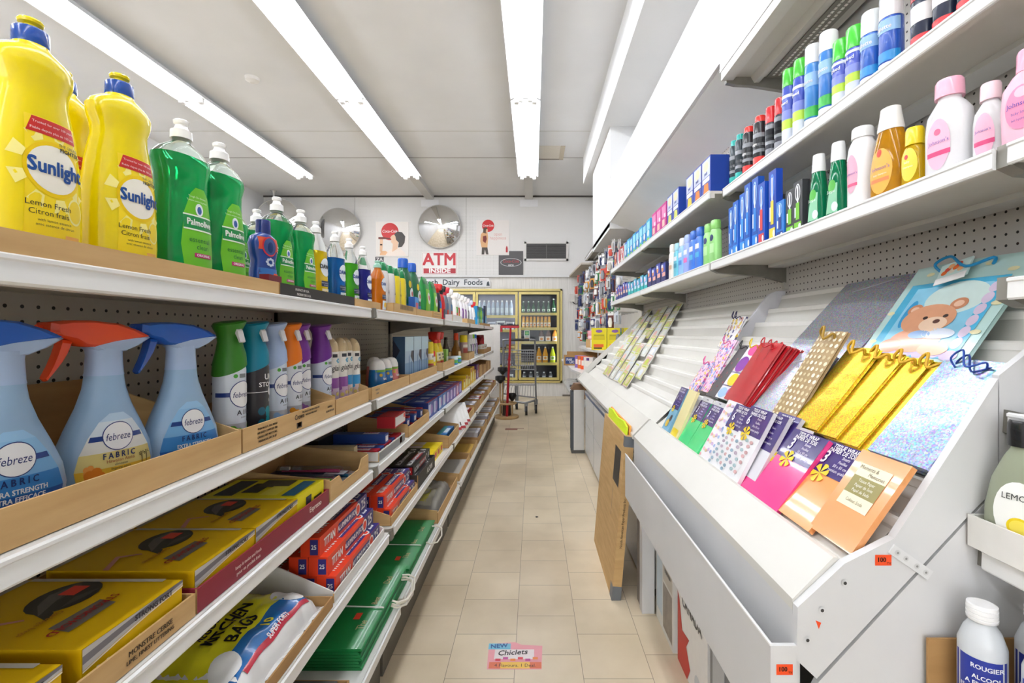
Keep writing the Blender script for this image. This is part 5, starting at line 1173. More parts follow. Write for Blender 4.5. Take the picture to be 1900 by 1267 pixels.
for i, (y, c, cc, l, h, nm) in enumerate(((2.20, '#2F74D8', '#2C6CD0', '#4FB0E0', .20, 'deep blue shampoo bottle, nearer one'), (2.285, '#2F74D8', '#2C6CD0', '#4FB0E0', .20, 'deep blue shampoo bottle, farther one'), (2.37, '#8FA4E8', '#9CB0EC', '#E06AB4', .20, 'lavender shampoo bottle with a pink label'), (2.455, '#86B4E8', '#E8EEF6', '#4A8CD8', .20, 'pale blue shampoo bottle with a white cap'), (2.54, '#5FB8CC', '#9CD0E0', '#3A94B0', .19, 'teal shampoo bottle between pale blue and cream ones'), (2.63, '#E4E0D8', '#EDEBE6', '#C9A88C', .20, 'cream lotion bottle at the end of the shampoo row'))):
    S = ((0, .030, .018, 3), (.003, .034, .021, 3), (h * .72, .032, .020, 3), (h * .80, .022, .016, 2.4))
    put(jar_bottle('shampoo_bottle', 'shampoo', S, c, cc, h * .8, h * .2, .018, label=(('r', -.020, .020, h * .3, h * .42, l), ('r', -.020, .020, h * .5, h * .62, '#E8ECF4')), capshape=((h * .79, .024, .018, 2.6), (h * .82, .026, .019, 2.6), (h * .98, .025, .018, 2.6), (h, .022, .016, 2.6))), nm, (.785, y, Z1), RGT + .1, 'shampoo bottles')
bx = [('#252B6A', '#F0B4A0', '#E8A060', 'navy'), ('#18B2B4', '#D8E4F4', '#F0C8E0', 'turquoise'), ('#2E3A8C', '#F0D0B0', '#D8604A', 'navy and orange')]
for i in range(15):
    k = 0 if i < 4 else (1 if i < 10 else 2)
    c = bx[k]
    put(carton('care_carton', 'carton', .098, .06, .115 - .02 * (k == 1) + .012 * (i % 2), c[0], (('f', .05, .95, .45, .95, ['#3A4CB0', '#4FA8D8', '#4C5CC0'][k]), ('f', .3, .95, .3, .5, c[1]), ('f', 'o', .35, .7, .22, .16, c[2]), ('f', .1, .5, .75, .9, '#E8ECF6')), side='#1E2250'), '%s care carton on the lower right shelf, %s of its colour' % (c[3], ORD[i - (0, 4, 10)[k]]), (.755, 2.73 + .108 * i, Z1), RGT, 'care cartons')
for i in range(5): put(carton('care_carton', 'carton', .13, .06, .15, ['#20305A', '#C83A44', '#E8C030', '#20305A', '#3A3C50'][i], (('f', .1, .9, .3, .6, '#EDE6DA'), ('f', .1, .9, .7, .9, '#D85A4A'))), 'taller carton standing behind the turquoise ones, %s from the near end' % ORD[i], (.84, 3.46 + .17 * i, Z1), RGT, 'rear cartons')

# ================================================================ right side, upper wall shelf
g = 'shaving and deodorant cans'
sp = [(1.965, .021, .195, '#20343C', '#1DA8A0', 'teal'), (1.89, .021, .198, '#20343C', '#1DA8A0', 'teal'), (1.815, .024, .195, '#26262A', '#E03A34', 'red'), (1.725, .025, .195, '#26262A', '#E03A34', 'red'), (1.645, .020, .19, '#3C3E46', '#D42E34', 'tall red'), (1.583, .020, .19, '#3C3E46', '#D42E34', 'tall red')]
sp = [(y if y < 1.93 else 1.945, *r) for y, *r in sp]
for i, (y, r, h, b, c, nm) in enumerate(sp):
    put(can(r, h, b, c, ((.04, .22, c if i < 4 else '#8C8E96'), (.30, .66, '#8C9096'), (.36, .58, b), (.42, .47, '#B8BCC2')), ((('edge', .46, .014, '#F0F0F0'),) if i in (2, 3) else ()), caph=.024 if i < 4 else .055, capr=.8 if i < 4 else 1), 'slim can with a %s cap, %s of two' % (nm, ['farther', 'nearer'][i % 2]), (.835, y, ZR), RGT + .15, g)
pr = [(1.519, .25, '#3A52B8', '#4CC43C', '#B8DC3C', 1), (1.455, .245, '#3A52B8', '#4CC43C', '#B8DC3C', 1), (1.392, .25, '#3E86CC', '#DADDDF', '#3CB44C', 0), (1.322, .245, '#2F78C8', '#EEF0F0', '#3CB44C', 0), (1.262, .185, '#4A5CC0', '#48C83A', '#B8DC3C', 1), (1.208, .185, '#4A5CC0', '#48C83A', '#B8DC3C', 1), (1.152, .185, '#2A62C0', '#E4E8EA', '#2A8CD0', 0), (1.090, .185, '#2A58B8', '#E4E8EA', '#2A8CD0', 0)]
nmz = ['tall deodorant can with a green cap beside the red capped cans', 'tall deodorant can with a green cap, second one', 'tall shaving can with a grey dome cap', 'tall shaving can with a white cap', 'shorter deodorant can with a green cap beside the white capped one', 'shorter deodorant can with a green cap beside the clear capped one', 'blue shaving can with a clear cap next to the green caps', 'blue shaving can with a clear cap at the gap']
for i, (y, h, b, c, b2, k) in enumerate(pr):
    put(can(.0245, h, b, c, ((0, .22, '#D0D6E4'), (.22, .34, b2), (.34, .46, '#7A88D0' if k else b2), (.62, .66, '#E4E8F0')) if k else ((0, .12, '#E8ECF0'), (.14, .26, b2), (.50, .66, '#8FB8E0')), (('Gillette' if not k else 'Speed', .56, .014, '#F2F4F6'),), caph=.055, dome=0 if k else 0), nmz[i], (.832, y, ZR), RGT + .15, g)
for i, y in enumerate((1.0, .945, .89, .83)): put(can(.024, .19, '#262E44', '#D8343A', ((.02, .16, '#D8343A'), (.3, .5, '#E4E0E0'), (.56, .66, '#B02A30')), (), caph=.05), 'dark red capped can at the top right corner, %s from the gap' % ORD[i], (.835, y, ZR), RGT + .15, g)
# far bay of the upper shelf
g = 'bandage and pad cartons'
def pad(c, c2, c3): return carton('bandage_carton', 'carton', .104, .085, .165, c, (('f', .06, .94, .5, .96, '#C8D0EC'), ('f', 'o', .5, .78, .3, .14, '#F0D8B4'), ('f', .1, .9, .36, .48, '#E8ECF4'), ('f', 'p', ((.2, .08), (.8, .1), (.75, .32), (.3, .34)), c2), ('s', .05, .95, .05, .95, '#2F86C8'), ('s', .1, .8, .88, .93, '#1C2C6A'), ('s', .1, .5, .2, .32, '#F04834'), ('s', .1, .9, .06, .16, c3)), (('f', 'pads', .5, .6, .02, '#2A3A8C'),), side='#1E3F98')
for i, (y, a, b, nm) in enumerate(((2.06, '#E8842E', '#D8C83A', 'blue bandage carton facing the camera with its blue side, at the bay edge'), (2.168, '#E8842E', '#D8C83A', 'blue bandage carton with orange print, second one'), (2.276, '#E4C83A', '#D8C83A', 'blue bandage carton with yellow print beside the orange ones'), (2.50, '#D4D86A', '#E0562E', 'blue bandage carton after the gap, nearer one'), (2.608, '#D4D86A', '#E0562E', 'blue bandage carton after the gap, farther one'))):
    put(pad('#2E46A8', a, b), nm, (.758, y, ZR), RGT, g)
for i in range(3): put(carton('pink_carton', 'carton', .10, .085, .155, '#C83A8C', (('f', .1, .9, .5, .9, '#E88AB8'), ('f', .2, .7, .15, .4, '#F0C4B4'), ('f', .55, .9, .45, .6, '#F0E0E8'))), 'pink carton on the upper right shelf, %s from the near end' % ORD[i], (.758, 2.73 + .11 * i, ZR), RGT, 'pink cartons')
for i in range(8): put(carton('aqua_carton', 'carton', .098, .085, .15 - .006 * (i % 2), ['#2EA8D4', '#2760B8'][i % 2], (('f', .1, .9, .55, .9, '#9ADCEC'), ('f', 'o', .5, .4, .25, .15, '#E8F0F4'), ('f', .2, .8, .05, .2, '#8CCB4A'), ('s', .1, .9, .3, .5, '#F0603E')), side='#37B4DC'), 'aqua and blue carton on the upper right shelf, %s from the near end' % ORD[i], (.758, 3.10 + .108 * i, ZR), RGT, 'aqua cartons')
for i in range(9):
    c = ['#E9E4E0', '#C8525A', '#E8E6E4', '#A0483A', '#D86A78', '#F0F0F0', '#2E3A5A', '#D8604A', '#C98A4A'][i]
    put(carton('thin_pack', 'pack', .038, .07, .16 - .012 * (i % 3), c, (('f', .1, .9, .1, .3, '#F0ECE4'), ('f', .2, .8, .6, .9, ['#B83A44', '#F0F0F0'][i % 2]))), 'thin upright pack at the far end of the upper right shelf, %s' % ORD[i], (.765, 3.975 + .056 * i, ZR), RGT, 'thin packs')

# ================================================================ goods on the card rack
E_ = Vector((.6976, 0, .7165)); N_ = Vector((-.7165, 0, .6976)); O_ = Vector((.5375, 0, .777))
def ramp(s, y, off=.004, roll=0, lean=0):
    """frame standing on the slope of the rack: s up the slope, local x towards the camera's side, local -y out of the slope"""
    p = O_ + E_ * s + Vector((0, y, 0)) + N_ * (off + .005)
    M_ = Matrix(((0, -N_.x, E_.x), (-1, -N_.y, E_.y), (0, -N_.z, E_.z))).to_4x4()
    return Matrix.Translation(p) @ M_ @ Matrix.Rotation(roll, 4, 'Y') @ Matrix.Rotation(lean, 4, 'X')

@kind
def tissue_pack(w, h, col, num='3', hdr=.40, deco=None, hang=0):
    S = (('f', 0, 1, 1 - hdr, 1, '#3B2A72'),) + (deco or ())
    mb = MB(); mb.box(-w / 2, w / 2, 0, .010, 0, h, mat(col, .18, coat=.5, vary=.03), None, None)
    f = plane((-w / 2, 0, 0), (1, 0, 0), (0, 0, 1), .0006)
    if hdr: mb.patch(f, 0, w, h * (1 - hdr), h, mat('#3B2A72', .2, coat=.5), 1, 1)
    for i, e in enumerate(deco or ()):
        if e[0] == 'o': mb.disc(f, e[1] * w, e[2] * h, e[3] * w, e[4] * h, mat(e[5], .3), 12, .0003 + i * .00003)
        else: mb.patch(f, e[1] * w, e[2] * w, e[3] * h, e[4] * h, mat(e[5], .3), 1, 1, .0003 + i * .00003)
    if hdr:
        for i, s in enumerate(('TISSUE WRAP', 'PAPIER DE SOIE')): mb.text(f, s, w * .5, h * (.955 - .055 * i), w * .105, ink('#F1EDF6'), .9, 0, .0012, .03)
        mb.text(f, num, w * .22, h * (1 - hdr * .52), w * .32, ink('#F1EDF6'), .9, 0, .0012, .02)
        for i in range(4): mb.text(f, ('Sheets', 'Feuilles', '50 x 50 cm', 'Premium quality')[i], w * .64, h * (1 - hdr * (.38 + .14 * i)), w * .075, ink('#E4DCEE'), .9, 0, .0012)
        for a in range(6):
            q = a * 1.047 + .3; cx, cy = w * .36, h * (1 - hdr * 1.0); r = w * .17
            mb.blob(f, [(cx, cy), (cx + r * math.cos(q - .34), cy + r * math.sin(q - .34)), (cx + r * 1.05 * math.cos(q), cy + r * 1.05 * math.sin(q)), (cx + r * math.cos(q + .34), cy + r * math.sin(q + .34))], mat('#E5C41A', .3), .0016)
    parts = [('pack', mb)]
    if hang:
        hg = MB(); t0 = .001
        hg.prism([(-w / 2, h), (w / 2, h), (w * .46, h + .016), (-w * .46, h + .016)], .001, .002, mat('#E9E8EC', .15, trans=.35, vary=0))
        hg.prism([(-.008, h + .007), (.008, h + .007), (.008, h + .010), (-.008, h + .010)], .0004, .001, mat('#3A3840'))
        parts.append(('hang_tab', hg))
    return 'tissue_paper_pack', 'tissue paper', parts

HOLO_S = holo_mat('silver holographic foil', '#B4B8C6', '#CACDD8', 420, .6, .8)
HOLO_G = holo_mat('gold holographic foil', '#D8B428', '#E0BE30', 420, .75, .75)
HOLO_B = holo_mat('blue silver holographic foil', '#98ACCB', '#ABBAD3', 330, .72, .8)
HOLO_D = holo_mat('dark blue foil', '#14306E', '#163A80', 120, .7, .5)
FLORAL = None
def speckle(name, base, cols, scale=60):
    m, nt, b = newmat(name); N = nt.nodes; L = nt.links
    tc = N.new('ShaderNodeTexCoord'); vo = N.new('ShaderNodeTexVoronoi'); vo.inputs['Scale'].default_value = scale; L.new(tc.outputs['Object'], vo.inputs[0])
    cr = N.new('ShaderNodeValToRGB'); cr.color_ramp.interpolation = 'CONSTANT'
    el = cr.color_ramp.elements; el[0].color = lin(base); el[0].position = 0; el[1].color = lin(cols[0]); el[1].position = .45
    for i, c in enumerate(cols[1:]):
        e = el.new(.45 + .5 * (i + 1) / len(cols)); e.color = lin(c)
    sp = N.new('ShaderNodeSeparateColor'); L.new(vo.outputs['Color'], sp.inputs[0]); L.new(sp.outputs[0], cr.inputs[0])
    L.new(cr.outputs[0], b.inputs['Base Color']); b.inputs['Roughness'].default_value = .3
    return m
FLOR1 = speckle('small flower print', '#E9C8DC', ['#D85C9C', '#E8A8C8', '#6AA0D8', '#E8C84A', '#8A5CB0', '#E8E4EC'], 110)
FLOR2 = speckle('navy and yellow leaf print', '#EDEBEE', ['#4A4478', '#E4C44A', '#D8A8A0', '#EDEBEE'], 75)
FLOR3 = speckle('pastel blossom print', '#EFEDF0', ['#E8B8BC', '#8CA8C8', '#B8A0C8', '#F0E8EC', '#E8D0A8'], 120)

@kind
def gift_bag(w, h, style, hc='#C89A20'):
    """flat paper bag: two walls, a folded gusset at the side and cord handles"""
    m = {'gold': HOLO_G, 'silver': HOLO_S, 'bluesilver': HOLO_B, 'red': mat('#B81E26', .18, coat=.5), 'tan': mat('#A68A5A', .35), 'grey': mat('#4E4A4C', .4), 'purple': mat('#EDEBF0', .25, coat=.3), 'flor1': FLOR1, 'flor2': FLOR2, 'bear': mat('#BFE0DC', .25, coat=.3)}[style]
    mb = MB(); n = 8
    for j, y in enumerate((0, .008)):      # front and back walls with a slight bow
        vs = [(-w / 2 + w * i / n, y - .004 * math.sin(math.pi * i / n) * (1 if j == 0 else -.2) * k, h * k + (.002 * j)) for k in (0, .33, .66, 1) for i in range(n + 1)]
        mb.add(vs, [(r * (n + 1) + i, r * (n + 1) + i + 1, (r + 1) * (n + 1) + i + 1, (r + 1) * (n + 1) + i) for r in range(3) for i in range(n)], m, True)
    for x in (-w / 2, w / 2):
        sx = .35 * .012 * (1 if x < 0 else -1)
        mb.add([(x, 0, 0), (x, 0, h), (x + sx, .004, h), (x + sx, .004, 0), (x, .008, h), (x, .008, 0)], [(0, 1, 2, 3), (3, 2, 4, 5)], m)
    mb.add([(-w / 2, 0, 0), (w / 2, 0, 0), (w / 2, .008, 0), (-w / 2, .008, 0)], [(0, 1, 2, 3)], m)
    f = lambda u, v, o=0: Vector((u * w, -.0006 - o - .004 * math.sin(math.pi * (u + .5)) * v, v * h))
    if style == 'tan':
        for r in range(15):
            for c in range(6): mb.disc(f, -.42 + .168 * c, .05 + .066 * r, .042 + .012 * ((r + c) % 3) / 2, .018 + .005 * ((r + c) % 3) / 2, mat(['#E4D8B8', '#CDBC90', '#F0E8D0'][(r // 2 + c // 2) % 3], .35), 10, .0004, 1)
    if style == 'red':
        for u in (-.2, .15): mb.patch(f, u, u + .012, .70, .92, mat('#8E1218', .3), 1, 3, .0005)
    if style == 'grey':
        for i in range(9): mb.patch(f, -.35 + .6 * ((i * .37) % 1), -.31 + .6 * ((i * .37) % 1), .08 + .09 * i, .12 + .09 * i, mat('#B83A44', .4), 1, 2, .0005)
    if style == 'purple':
        for (cu, cv, ru, rv, c) in ((-.1, .62, .38, .14, '#8A2CA8'), (.1, .88, .36, .10, '#E84A9C'), (.0, .34, .34, .11, '#E8D01E'), (-.15, .10, .3, .09, '#9CC0E4'), (.28, .14, .16, .08, '#C05A98')): mb.disc(f, cu, cv, ru, rv, mat(c, .25, coat=.3), 20, .0004)
        mb.patch(f, -.5, .5, .46, .475, mat('#4A2C78', .3), 6, 1, .0008); mb.patch(f, -.5, .5, .22, .232, mat('#4A2C78', .3), 6, 1, .0008)
    if style == 'bear':   # a plain sleeping teddy on a blue blanket
        q = lambda u, v, ru, rv, c, o: mb.disc(f, u, v, ru, rv, mat(c, .25, coat=.3, vary=.1, scale=30), 28, o)
        mb.patch(f, -.42, .42, .06, .80, mat('#4FB4DC', .25, coat=.3, vary=.25, scale=25), 8, 8, .0004)
        mb.patch(f, -.33, .33, .12, .75, mat('#8CCDEC', .25, coat=.3, vary=.25, scale=18), 8, 8, .0006)
        q(.10, .62, .26, .16, '#CFE4E0', .0008); q(-.25, .48, .05, .14, '#3A9AD0', .0008)
        for a in range(7): q(-.36 + .12 * a, .09 + .02 * (a % 2), .07, .045, '#C4B4D8', .0008)
        for a in range(6): q(.36, .2 + .1 * a, .04, .05, '#D8C8E0', .0008)
        q(-.02, .22, .24, .12, '#E8A888', .0012); q(-.22, .16, .12, .07, '#E09C78', .0014); q(.20, .14, .13, .06, '#EDB898', .0014)
        q(-.20, .52, .07, .055, '#C98A68', .0013); q(.17, .56, .07, .055, '#C98A68', .0013); q(-.20, .52, .04, .03, '#EAC0A4', .0015); q(.17, .56, .04, .03, '#EAC0A4', .0015)
        q(-.02, .42, .24, .145, '#DCA07C', .0017); q(.06, .37, .12, .07, '#F0D0B4', .0019); q(.08, .395, .03, .02, '#5A3A34', .0021); q(-.04, .43, .022, .016, '#3A2A2A', .0021); q(.13, .445, .022, .016, '#3A2A2A', .0021)
        q(.16, .28, .14, .05, '#D4DCEC', .0019); q(.0, .27, .10, .04, '#8FB0DC', .0019)
        for a, (u, v) in enumerate(((-.44, .2), (-.45, .5), (.45, .55), (.44, .3), (-.3, .9), (.2, .93), (.4, .85), (-.1, .88))): q(u, v, .04, .02, '#E9E4B8', .0008)
    hd = MB(); r = .0032 if style in ('gold', 'tan', 'bear') else .0018
    ml = mat(hc, .45)
    if style == 'silver': pts = [(-w * .22, -.004, h * .86), (-w * .16, -.016, h * .80), (w * .02, -.018, h * .83), (w * .20, -.014, h * .90), (w * .24, -.004, h * .95)]
    else: pts = [(-w * .22, -.003, h * .92), (-w * .26, -.016, h * .97), (-w * .12, -.022, h * .90 + .03), (w * .08, -.020, h * .88), (w * .24, -.014, h * .95), (w * .22, -.003, h * .92)]
    hd.tube(smooth(pts, 5), r, ml, 7)
    return 'gift_bag', 'gift bag', [('bag', mb), ('handle', hd)]

def rk(ty, label, s, y, off, group, roll=0, lean=0): return put(ty, label, None, 0, group, 1, ramp(s, y, off, roll, lean))
g = 'tissue paper packs'
kr = .07
pd = (('r', .18, .82, .38, .86, '#E9DFC0'), ('r', .18, .82, .52, .72, '#8E8440'))
m = tissue_pack(.115, .175, '#E8A066', hdr=0, deco=pd, hang=0)
o = rk(m, 'peach tissue paper pack with a cream label, nearest the white end board', -0.016, 0.818, 0.012, g, 0, 0.16)
f = lambda u, v, q=0: Vector((u, -.0014 - q, v)); lt = MB()
lt.text(f, 'Moments &', -.012, .1435, .0105, ink('#6A6040'), .9, 0, 0); lt.text(f, 'Memories', .012, .133, .0105, ink('#6A6040'), .9, 0, 0)
for i, s in enumerate(('Tissue Paper', 'Papier de Soie', 'Papel de Seda')): lt.text(f, s, 0, .1185 - .0100 * i, .0085, ink('#F0ECDC'), .9, 0, 0, .01)
lt.text(f, 'Colour Soda', .0, .079, .009, ink('#8A8262'), .9, 0, 0)
ob('lettering', lt, o)
rk(tissue_pack(.128, .185, '#EE9C58', '3'), 'peach tissue paper pack with a purple header', -0.026, 0.93, 0.012, g, 0, 0.06)
rk(tissue_pack(.125, .185, '#F0408C', '3'), 'hot pink tissue paper pack, right one of two', -0.032, 1.035, 0.012, g, 0, 0.13)
rk(tissue_pack(.125, .180, '#F0408C', '3', .40, None, 1), 'hot pink tissue paper pack, left one, partly covered', -0.032, 1.105, 0.004, g, 0, 0.13)
cars = tuple(('o', .12 + .76 * ((i * .7549) % 1), .06 + .5 * ((i * .5698) % 1), .075, .024, ['#8FA8B8', '#C8A0A0', '#9CB4B8', '#B0A0B0'][i % 4]) for i in range(22))
rk(tissue_pack(.118, .20, '#E8E8EA', '6', .38, cars), 'white tissue paper pack with little car prints, right one', -0.036, 1.215, 0.012, g, 0, 0.29)
rk(tissue_pack(.112, .195, '#E8E8EA', '6', .38, cars), 'white tissue paper pack with little car prints, left one', -0.036, 1.315, 0.006, g, 0, 0.29)
fl = tuple(('o', .1 + .8 * ((i * .7549) % 1), .06 + .88 * ((i * .5698) % 1), .08, .026, ['#E8A8B4', '#8FA4D0', '#C8A8D0', '#E8C8A0'][i % 4]) for i in range(30))
rk(tissue_pack(.085, .20, '#EEEAEE', '3', 0, fl), 'tissue pack with a small pastel flower print', -0.036, 1.405, 0.003, g, 0, 0.27)
rk(tissue_pack(.095, .165, '#35CC74', '3', .42, None, 1), 'mint green tissue paper pack, right one', -0.034, 1.495, 0.01, g, 0, 0.22)
rk(tissue_pack(.095, .165, '#35CC74', '3', .42, None, 1), 'mint green tissue paper pack, left one', -0.034, 1.6, 0.006, g, 0, 0.24)
rk(tissue_pack(.085, .19, '#EFE3A8', '3', 0, (('r', .1, .8, .04, .2, '#E4CE2E'),), 0), 'pale yellow tissue paper pack', -0.04, 1.695, 0.006, g, 0, 0.36)
rk(tissue_pack(.080, .19, '#7FB4D0', '1', .48, (('o', .4, .2, .2, .08, '#D8B83A'), ('o', .6, .32, .16, .07, '#4A4440')), 0), 'sky blue tissue pack with a yellow bow print at the far end of the row', -0.04, 1.815, 0.004, g, 0, 0.32)
for i in range(2): rk(tissue_pack(.10, .19, '#DCDCE2', '6', .5), 'purple headed pack leaning behind the car print ones, %s' % ['front', 'back'][i], -.02 + .012 * i, 1.165 - .014 * i, .003, g, 0, .27 - .08 * i)
g = 'gift bags on the card rack'
rk(gift_bag(.135, .225, 'bluesilver', '#2A4A9C'), 'shiny silver blue holographic gift bag at the near end of the rack', 0.168, 0.825, 0.022, g, 0, 0.06)
for i in range(2): rk(gift_bag(.135, .222, 'bluesilver', '#1C3C8C'), 'blue foil gift bag %s behind the silver blue one' % ['just', 'farthest'][i], .170, .823 - .004 * i, .012 - .010 * i, g, 0, .05 - .02 * i)
for i, (y, r) in enumerate(((.925, .02), (.985, .03), (1.045, .05), (1.105, .09))): rk(gift_bag(.105, .235, 'gold', '#D8A82A'), ['gold glitter gift bag touching the silver blue bag', 'gold glitter gift bag with a long hanging cord', 'gold glitter gift bag, third from the near end', 'gold glitter gift bag beside the dotted brown bag'][i], .168, y, .006 + .006 * i, g, -.03, r)
rk(gift_bag(.108, .265, 'tan', '#A8842E'), 'brown gift bag with white dots and rope handle', 0.165, 1.205, 0.022, g, 0, 0.22)
rk(gift_bag(.20, .23, 'silver', '#B8BAC2'), 'silver holographic gift bag standing between the red and the dotted bags', 0.165, 1.33, 0.004, g, 0, 0.06)
rk(gift_bag(.145, .225, 'red', '#C8202A'), 'glossy red gift bag with red cords', 0.172, 1.505, 0.02, g, 0, 0.18)
for i in range(3): rk(gift_bag(.14, .225, 'red', '#C8202A'), 'red gift bag behind the front red one, %s' % ORD[i], .175 + .004 * i, 1.490 - .010 * i, .012 - .005 * i, g, 0, .15 - .03 * i)
rk(gift_bag(.105, .225, 'purple', '#E8D01E'), 'white gift bag with purple, pink and yellow ovals', 0.17, 1.605, 0.016, g, 0, 0.17)
rk(gift_bag(.11, .225, 'grey', '#2A2A2C'), 'dark grey gift bag with a black cord', 0.168, 1.695, 0.01, g, 0, 0.15)
rk(gift_bag(.12, .225, 'flor1', '#D86AA0'), 'gift bag with a dense pink flower print', 0.178, 1.815, 0.008, g, 0, 0.26)
rk(gift_bag(.10, .20, 'flor1', '#E0609C'), 'pink flower gift bag sliding down at the far end of the row', 0.1, 1.885, 0.004, g, 0, 0.2)
rk(gift_bag(.10, .15, 'flor2', '#2E2A50'), 'white gift bag with navy and yellow leaves leaning by the divider', 0.4, 1.98, 0.01, g, 0, 0.28)
rk(gift_bag(.09, .15, 'flor2', '#2E2A50'), 'leaf print gift bag behind its twin by the divider', 0.41, 2.04, 0.003, g, 0, 0.28)
bo = rk(gift_bag(.285, .275, 'bear', '#1F8AC0'), 'large pale blue gift bag with a sleeping teddy bear', 0.398, 1.03, 0.008, g, 0, 0.16)
ft = MB().box(-.034, .034, -.004, 0, 0, .05, mat('#CDE4E0', .3)); f = plane((-.034, -.004, 0), (1, 0, 0), (0, 0, 1))
for i in range(7): ft.disc(f, .014 + .006 * i, .022 + .008 * (i % 3), .007, .007, mat(['#E8702A', '#D8503A', '#F0B07A', '#E8E0D0'][i % 4], .35), 10, .0003 + i * .00003)
ft.box(-.034, .034, -.0055, -.0042, -.010, .008, mat('#F0F0F0', .4))
o = ob('gift_tag', ft, bo); o.location = (.0, -.014, .215); o.rotation_euler = (0, -.25, 0)
rk(gift_bag(.325, .305, 'silver', '#A8AAB4'), 'large silver holographic gift bag leaning beside the teddy bag', 0.404, 1.365, 0.002, g, 0, 0.03)
g = 'greeting cards'
CC = ['#E6E8DC', '#C9D86A', '#E4EAE8', '#E8E0C8', '#E8B8B0', '#D8E0EC', '#BFCB4A', '#EDEDEB', '#D8C8A0']
@kind
def card(i):
    mb = MB().box(-.072, .072, 0, .003, 0, .098, mat('#EFEDE8', .4), None, mat(CC[i % 9], .3, coat=.3)); f = plane((-.072, 0, 0), (1, 0, 0), (0, 0, 1))
    mb.patch(f, .008, .136, .006, .092, mat(CC[(i + 2) % 9], .3, coat=.3, vary=.12, scale=30), 1, 1); mb.disc(f, .072, .04, .040, .026, mat(CC[(i + 4) % 9], .3, vary=.2, scale=40), 16, .0008); mb.patch(f, .02, .12, .078, .087, mat(CC[(i + 5) % 9], .4), 1, 1, .0008)
    return 'greeting_card', 'greeting card', [('greeting_card', mb)]
for t_ in range(9):
    x, z = STEP[8 - t_]
    s0 = ((Vector((x, 0, z)) - O_).dot(E_)) - .052
    for c in range(7):
        y = 2.70 + .085 * t_ + .168 * c + .02 * ((c * 7 + t_ * 3) % 3)
        if y > 4.36 or (c * 3 + t_ * 5) % 13 == 0: continue
        put(card(c * 4 + t_), 'pastel greeting card, %s tier from the front, %s from the near end of its tier' % (ORD[t_], ORD[c]), None, 0, g, 1, ramp(s0 + .012, y, .004, .05 * ((c + t_) % 3 - 1), .20))

# ================================================================ under and beside the rack
S = ((0, .028, .028), (.003, .034, .034), (.14, .034, .034), (.165, .026, .026), (.18, .017), (.188, .016))
def alcohol():
    return jar_bottle('alcohol_bottle', 'rubbing alcohol', S, '#C9CDD0', '#F0F0F0', .184, .03, .021, label=(('r', -.032, .032, .02, .125, '#2A3A98'),), words=(('ROUGIER', .008, .112, .011, '#EDF0F8', .03), ('ALCOOL', .008, .094, .0105, '#F4F6FA', .03), ('A FRICTION', .006, .082, .0105, '#F4F6FA', .03), ('ISOPROPYLIQUE', .004, .070, .009, '#F4F6FA', .02), ('70 % USP', .008, .058, .0095, '#F4F6FA', .02), ('ISOPROPYL', .006, .040, .009, '#E4E8F4', .02)),
        capshape=((.182, .0205), (.184, .0222), (.188, .0222), (.189, .0208), (.190, .0222), (.195, .0222), (.196, .0208), (.197, .0222), (.203, .0222), (.204, .0208), (.205, .0222), (.210, .0215), (.211, .018)))
g = 'rubbing alcohol bottles'
put(alcohol(), 'rubbing alcohol bottle with white sealed cap, left one at the bottom right corner', (.660, .690, .5666), RGT + .75, g, .82)
put(alcohol(), 'rubbing alcohol bottle with white sealed cap, right one at the photo edge', (.690, .625, .5666), RGT + .75, g, .82)
put(alcohol(), 'rubbing alcohol bottle hidden behind the other two', (.742, .685, .5666), RGT + .75, g, .82)
bx_ = thing('brown_carton', 'brown cardboard carton end beside the rubbing alcohol', 'carton', (.615, .7305, .5655))
ob('end_wall', MB().box(-.0, .14, 0, .004, 0, .095, CARD2), bx_); ob('bottom', MB().box(0, .18, -.20, 0, 0, .0008, CARD2), bx_)
tag(put(tray(.22, .12, .050, .05, 2), 'torn white carton tray under the lemon hand wash bottles', (.684, .629, .8026), RGT), 'torn white carton tray under the lemon hand wash bottles', 'tray')
S2 = ((0, .036, .026, 2.6), (.004, .042, .031, 2.6), (.06, .041, .030, 2.5), (.10, .034, .026, 2.4), (.130, .022, .019, 2.2), (.142, .0155), (.15, .015))
put(jar_bottle('hand_wash_bottle', 'hand wash', S2, '#C8D0B4', '#1B1C1E', .146, .034, .019, label=(('o', .004, .062, .026, .040, '#F0F1EC'), ('o', .006, .045, .013, .012, '#E4C81E'), ('o', .006, .045, .010, .009, '#F0DC5A')), words=(('LEMON', .004, .082, .011, '#2A2C2A'),), see=1), 'pale hand wash bottle with a black cap and lemon label', (.728, .692, .8066), RGT + .35, 'hand wash bottles', 1.12)
put(jar_bottle('hand_wash_bottle', 'hand wash', S2, '#5CC49A', '#1B1C1E', .146, .034, .019, label=(('o', .0, .062, .026, .040, '#7FD4B0'),), see=1), 'mint green hand wash bottle at the right edge of the photo', (.733, .597, .8066), RGT + .35, 'hand wash bottles', 1.12)
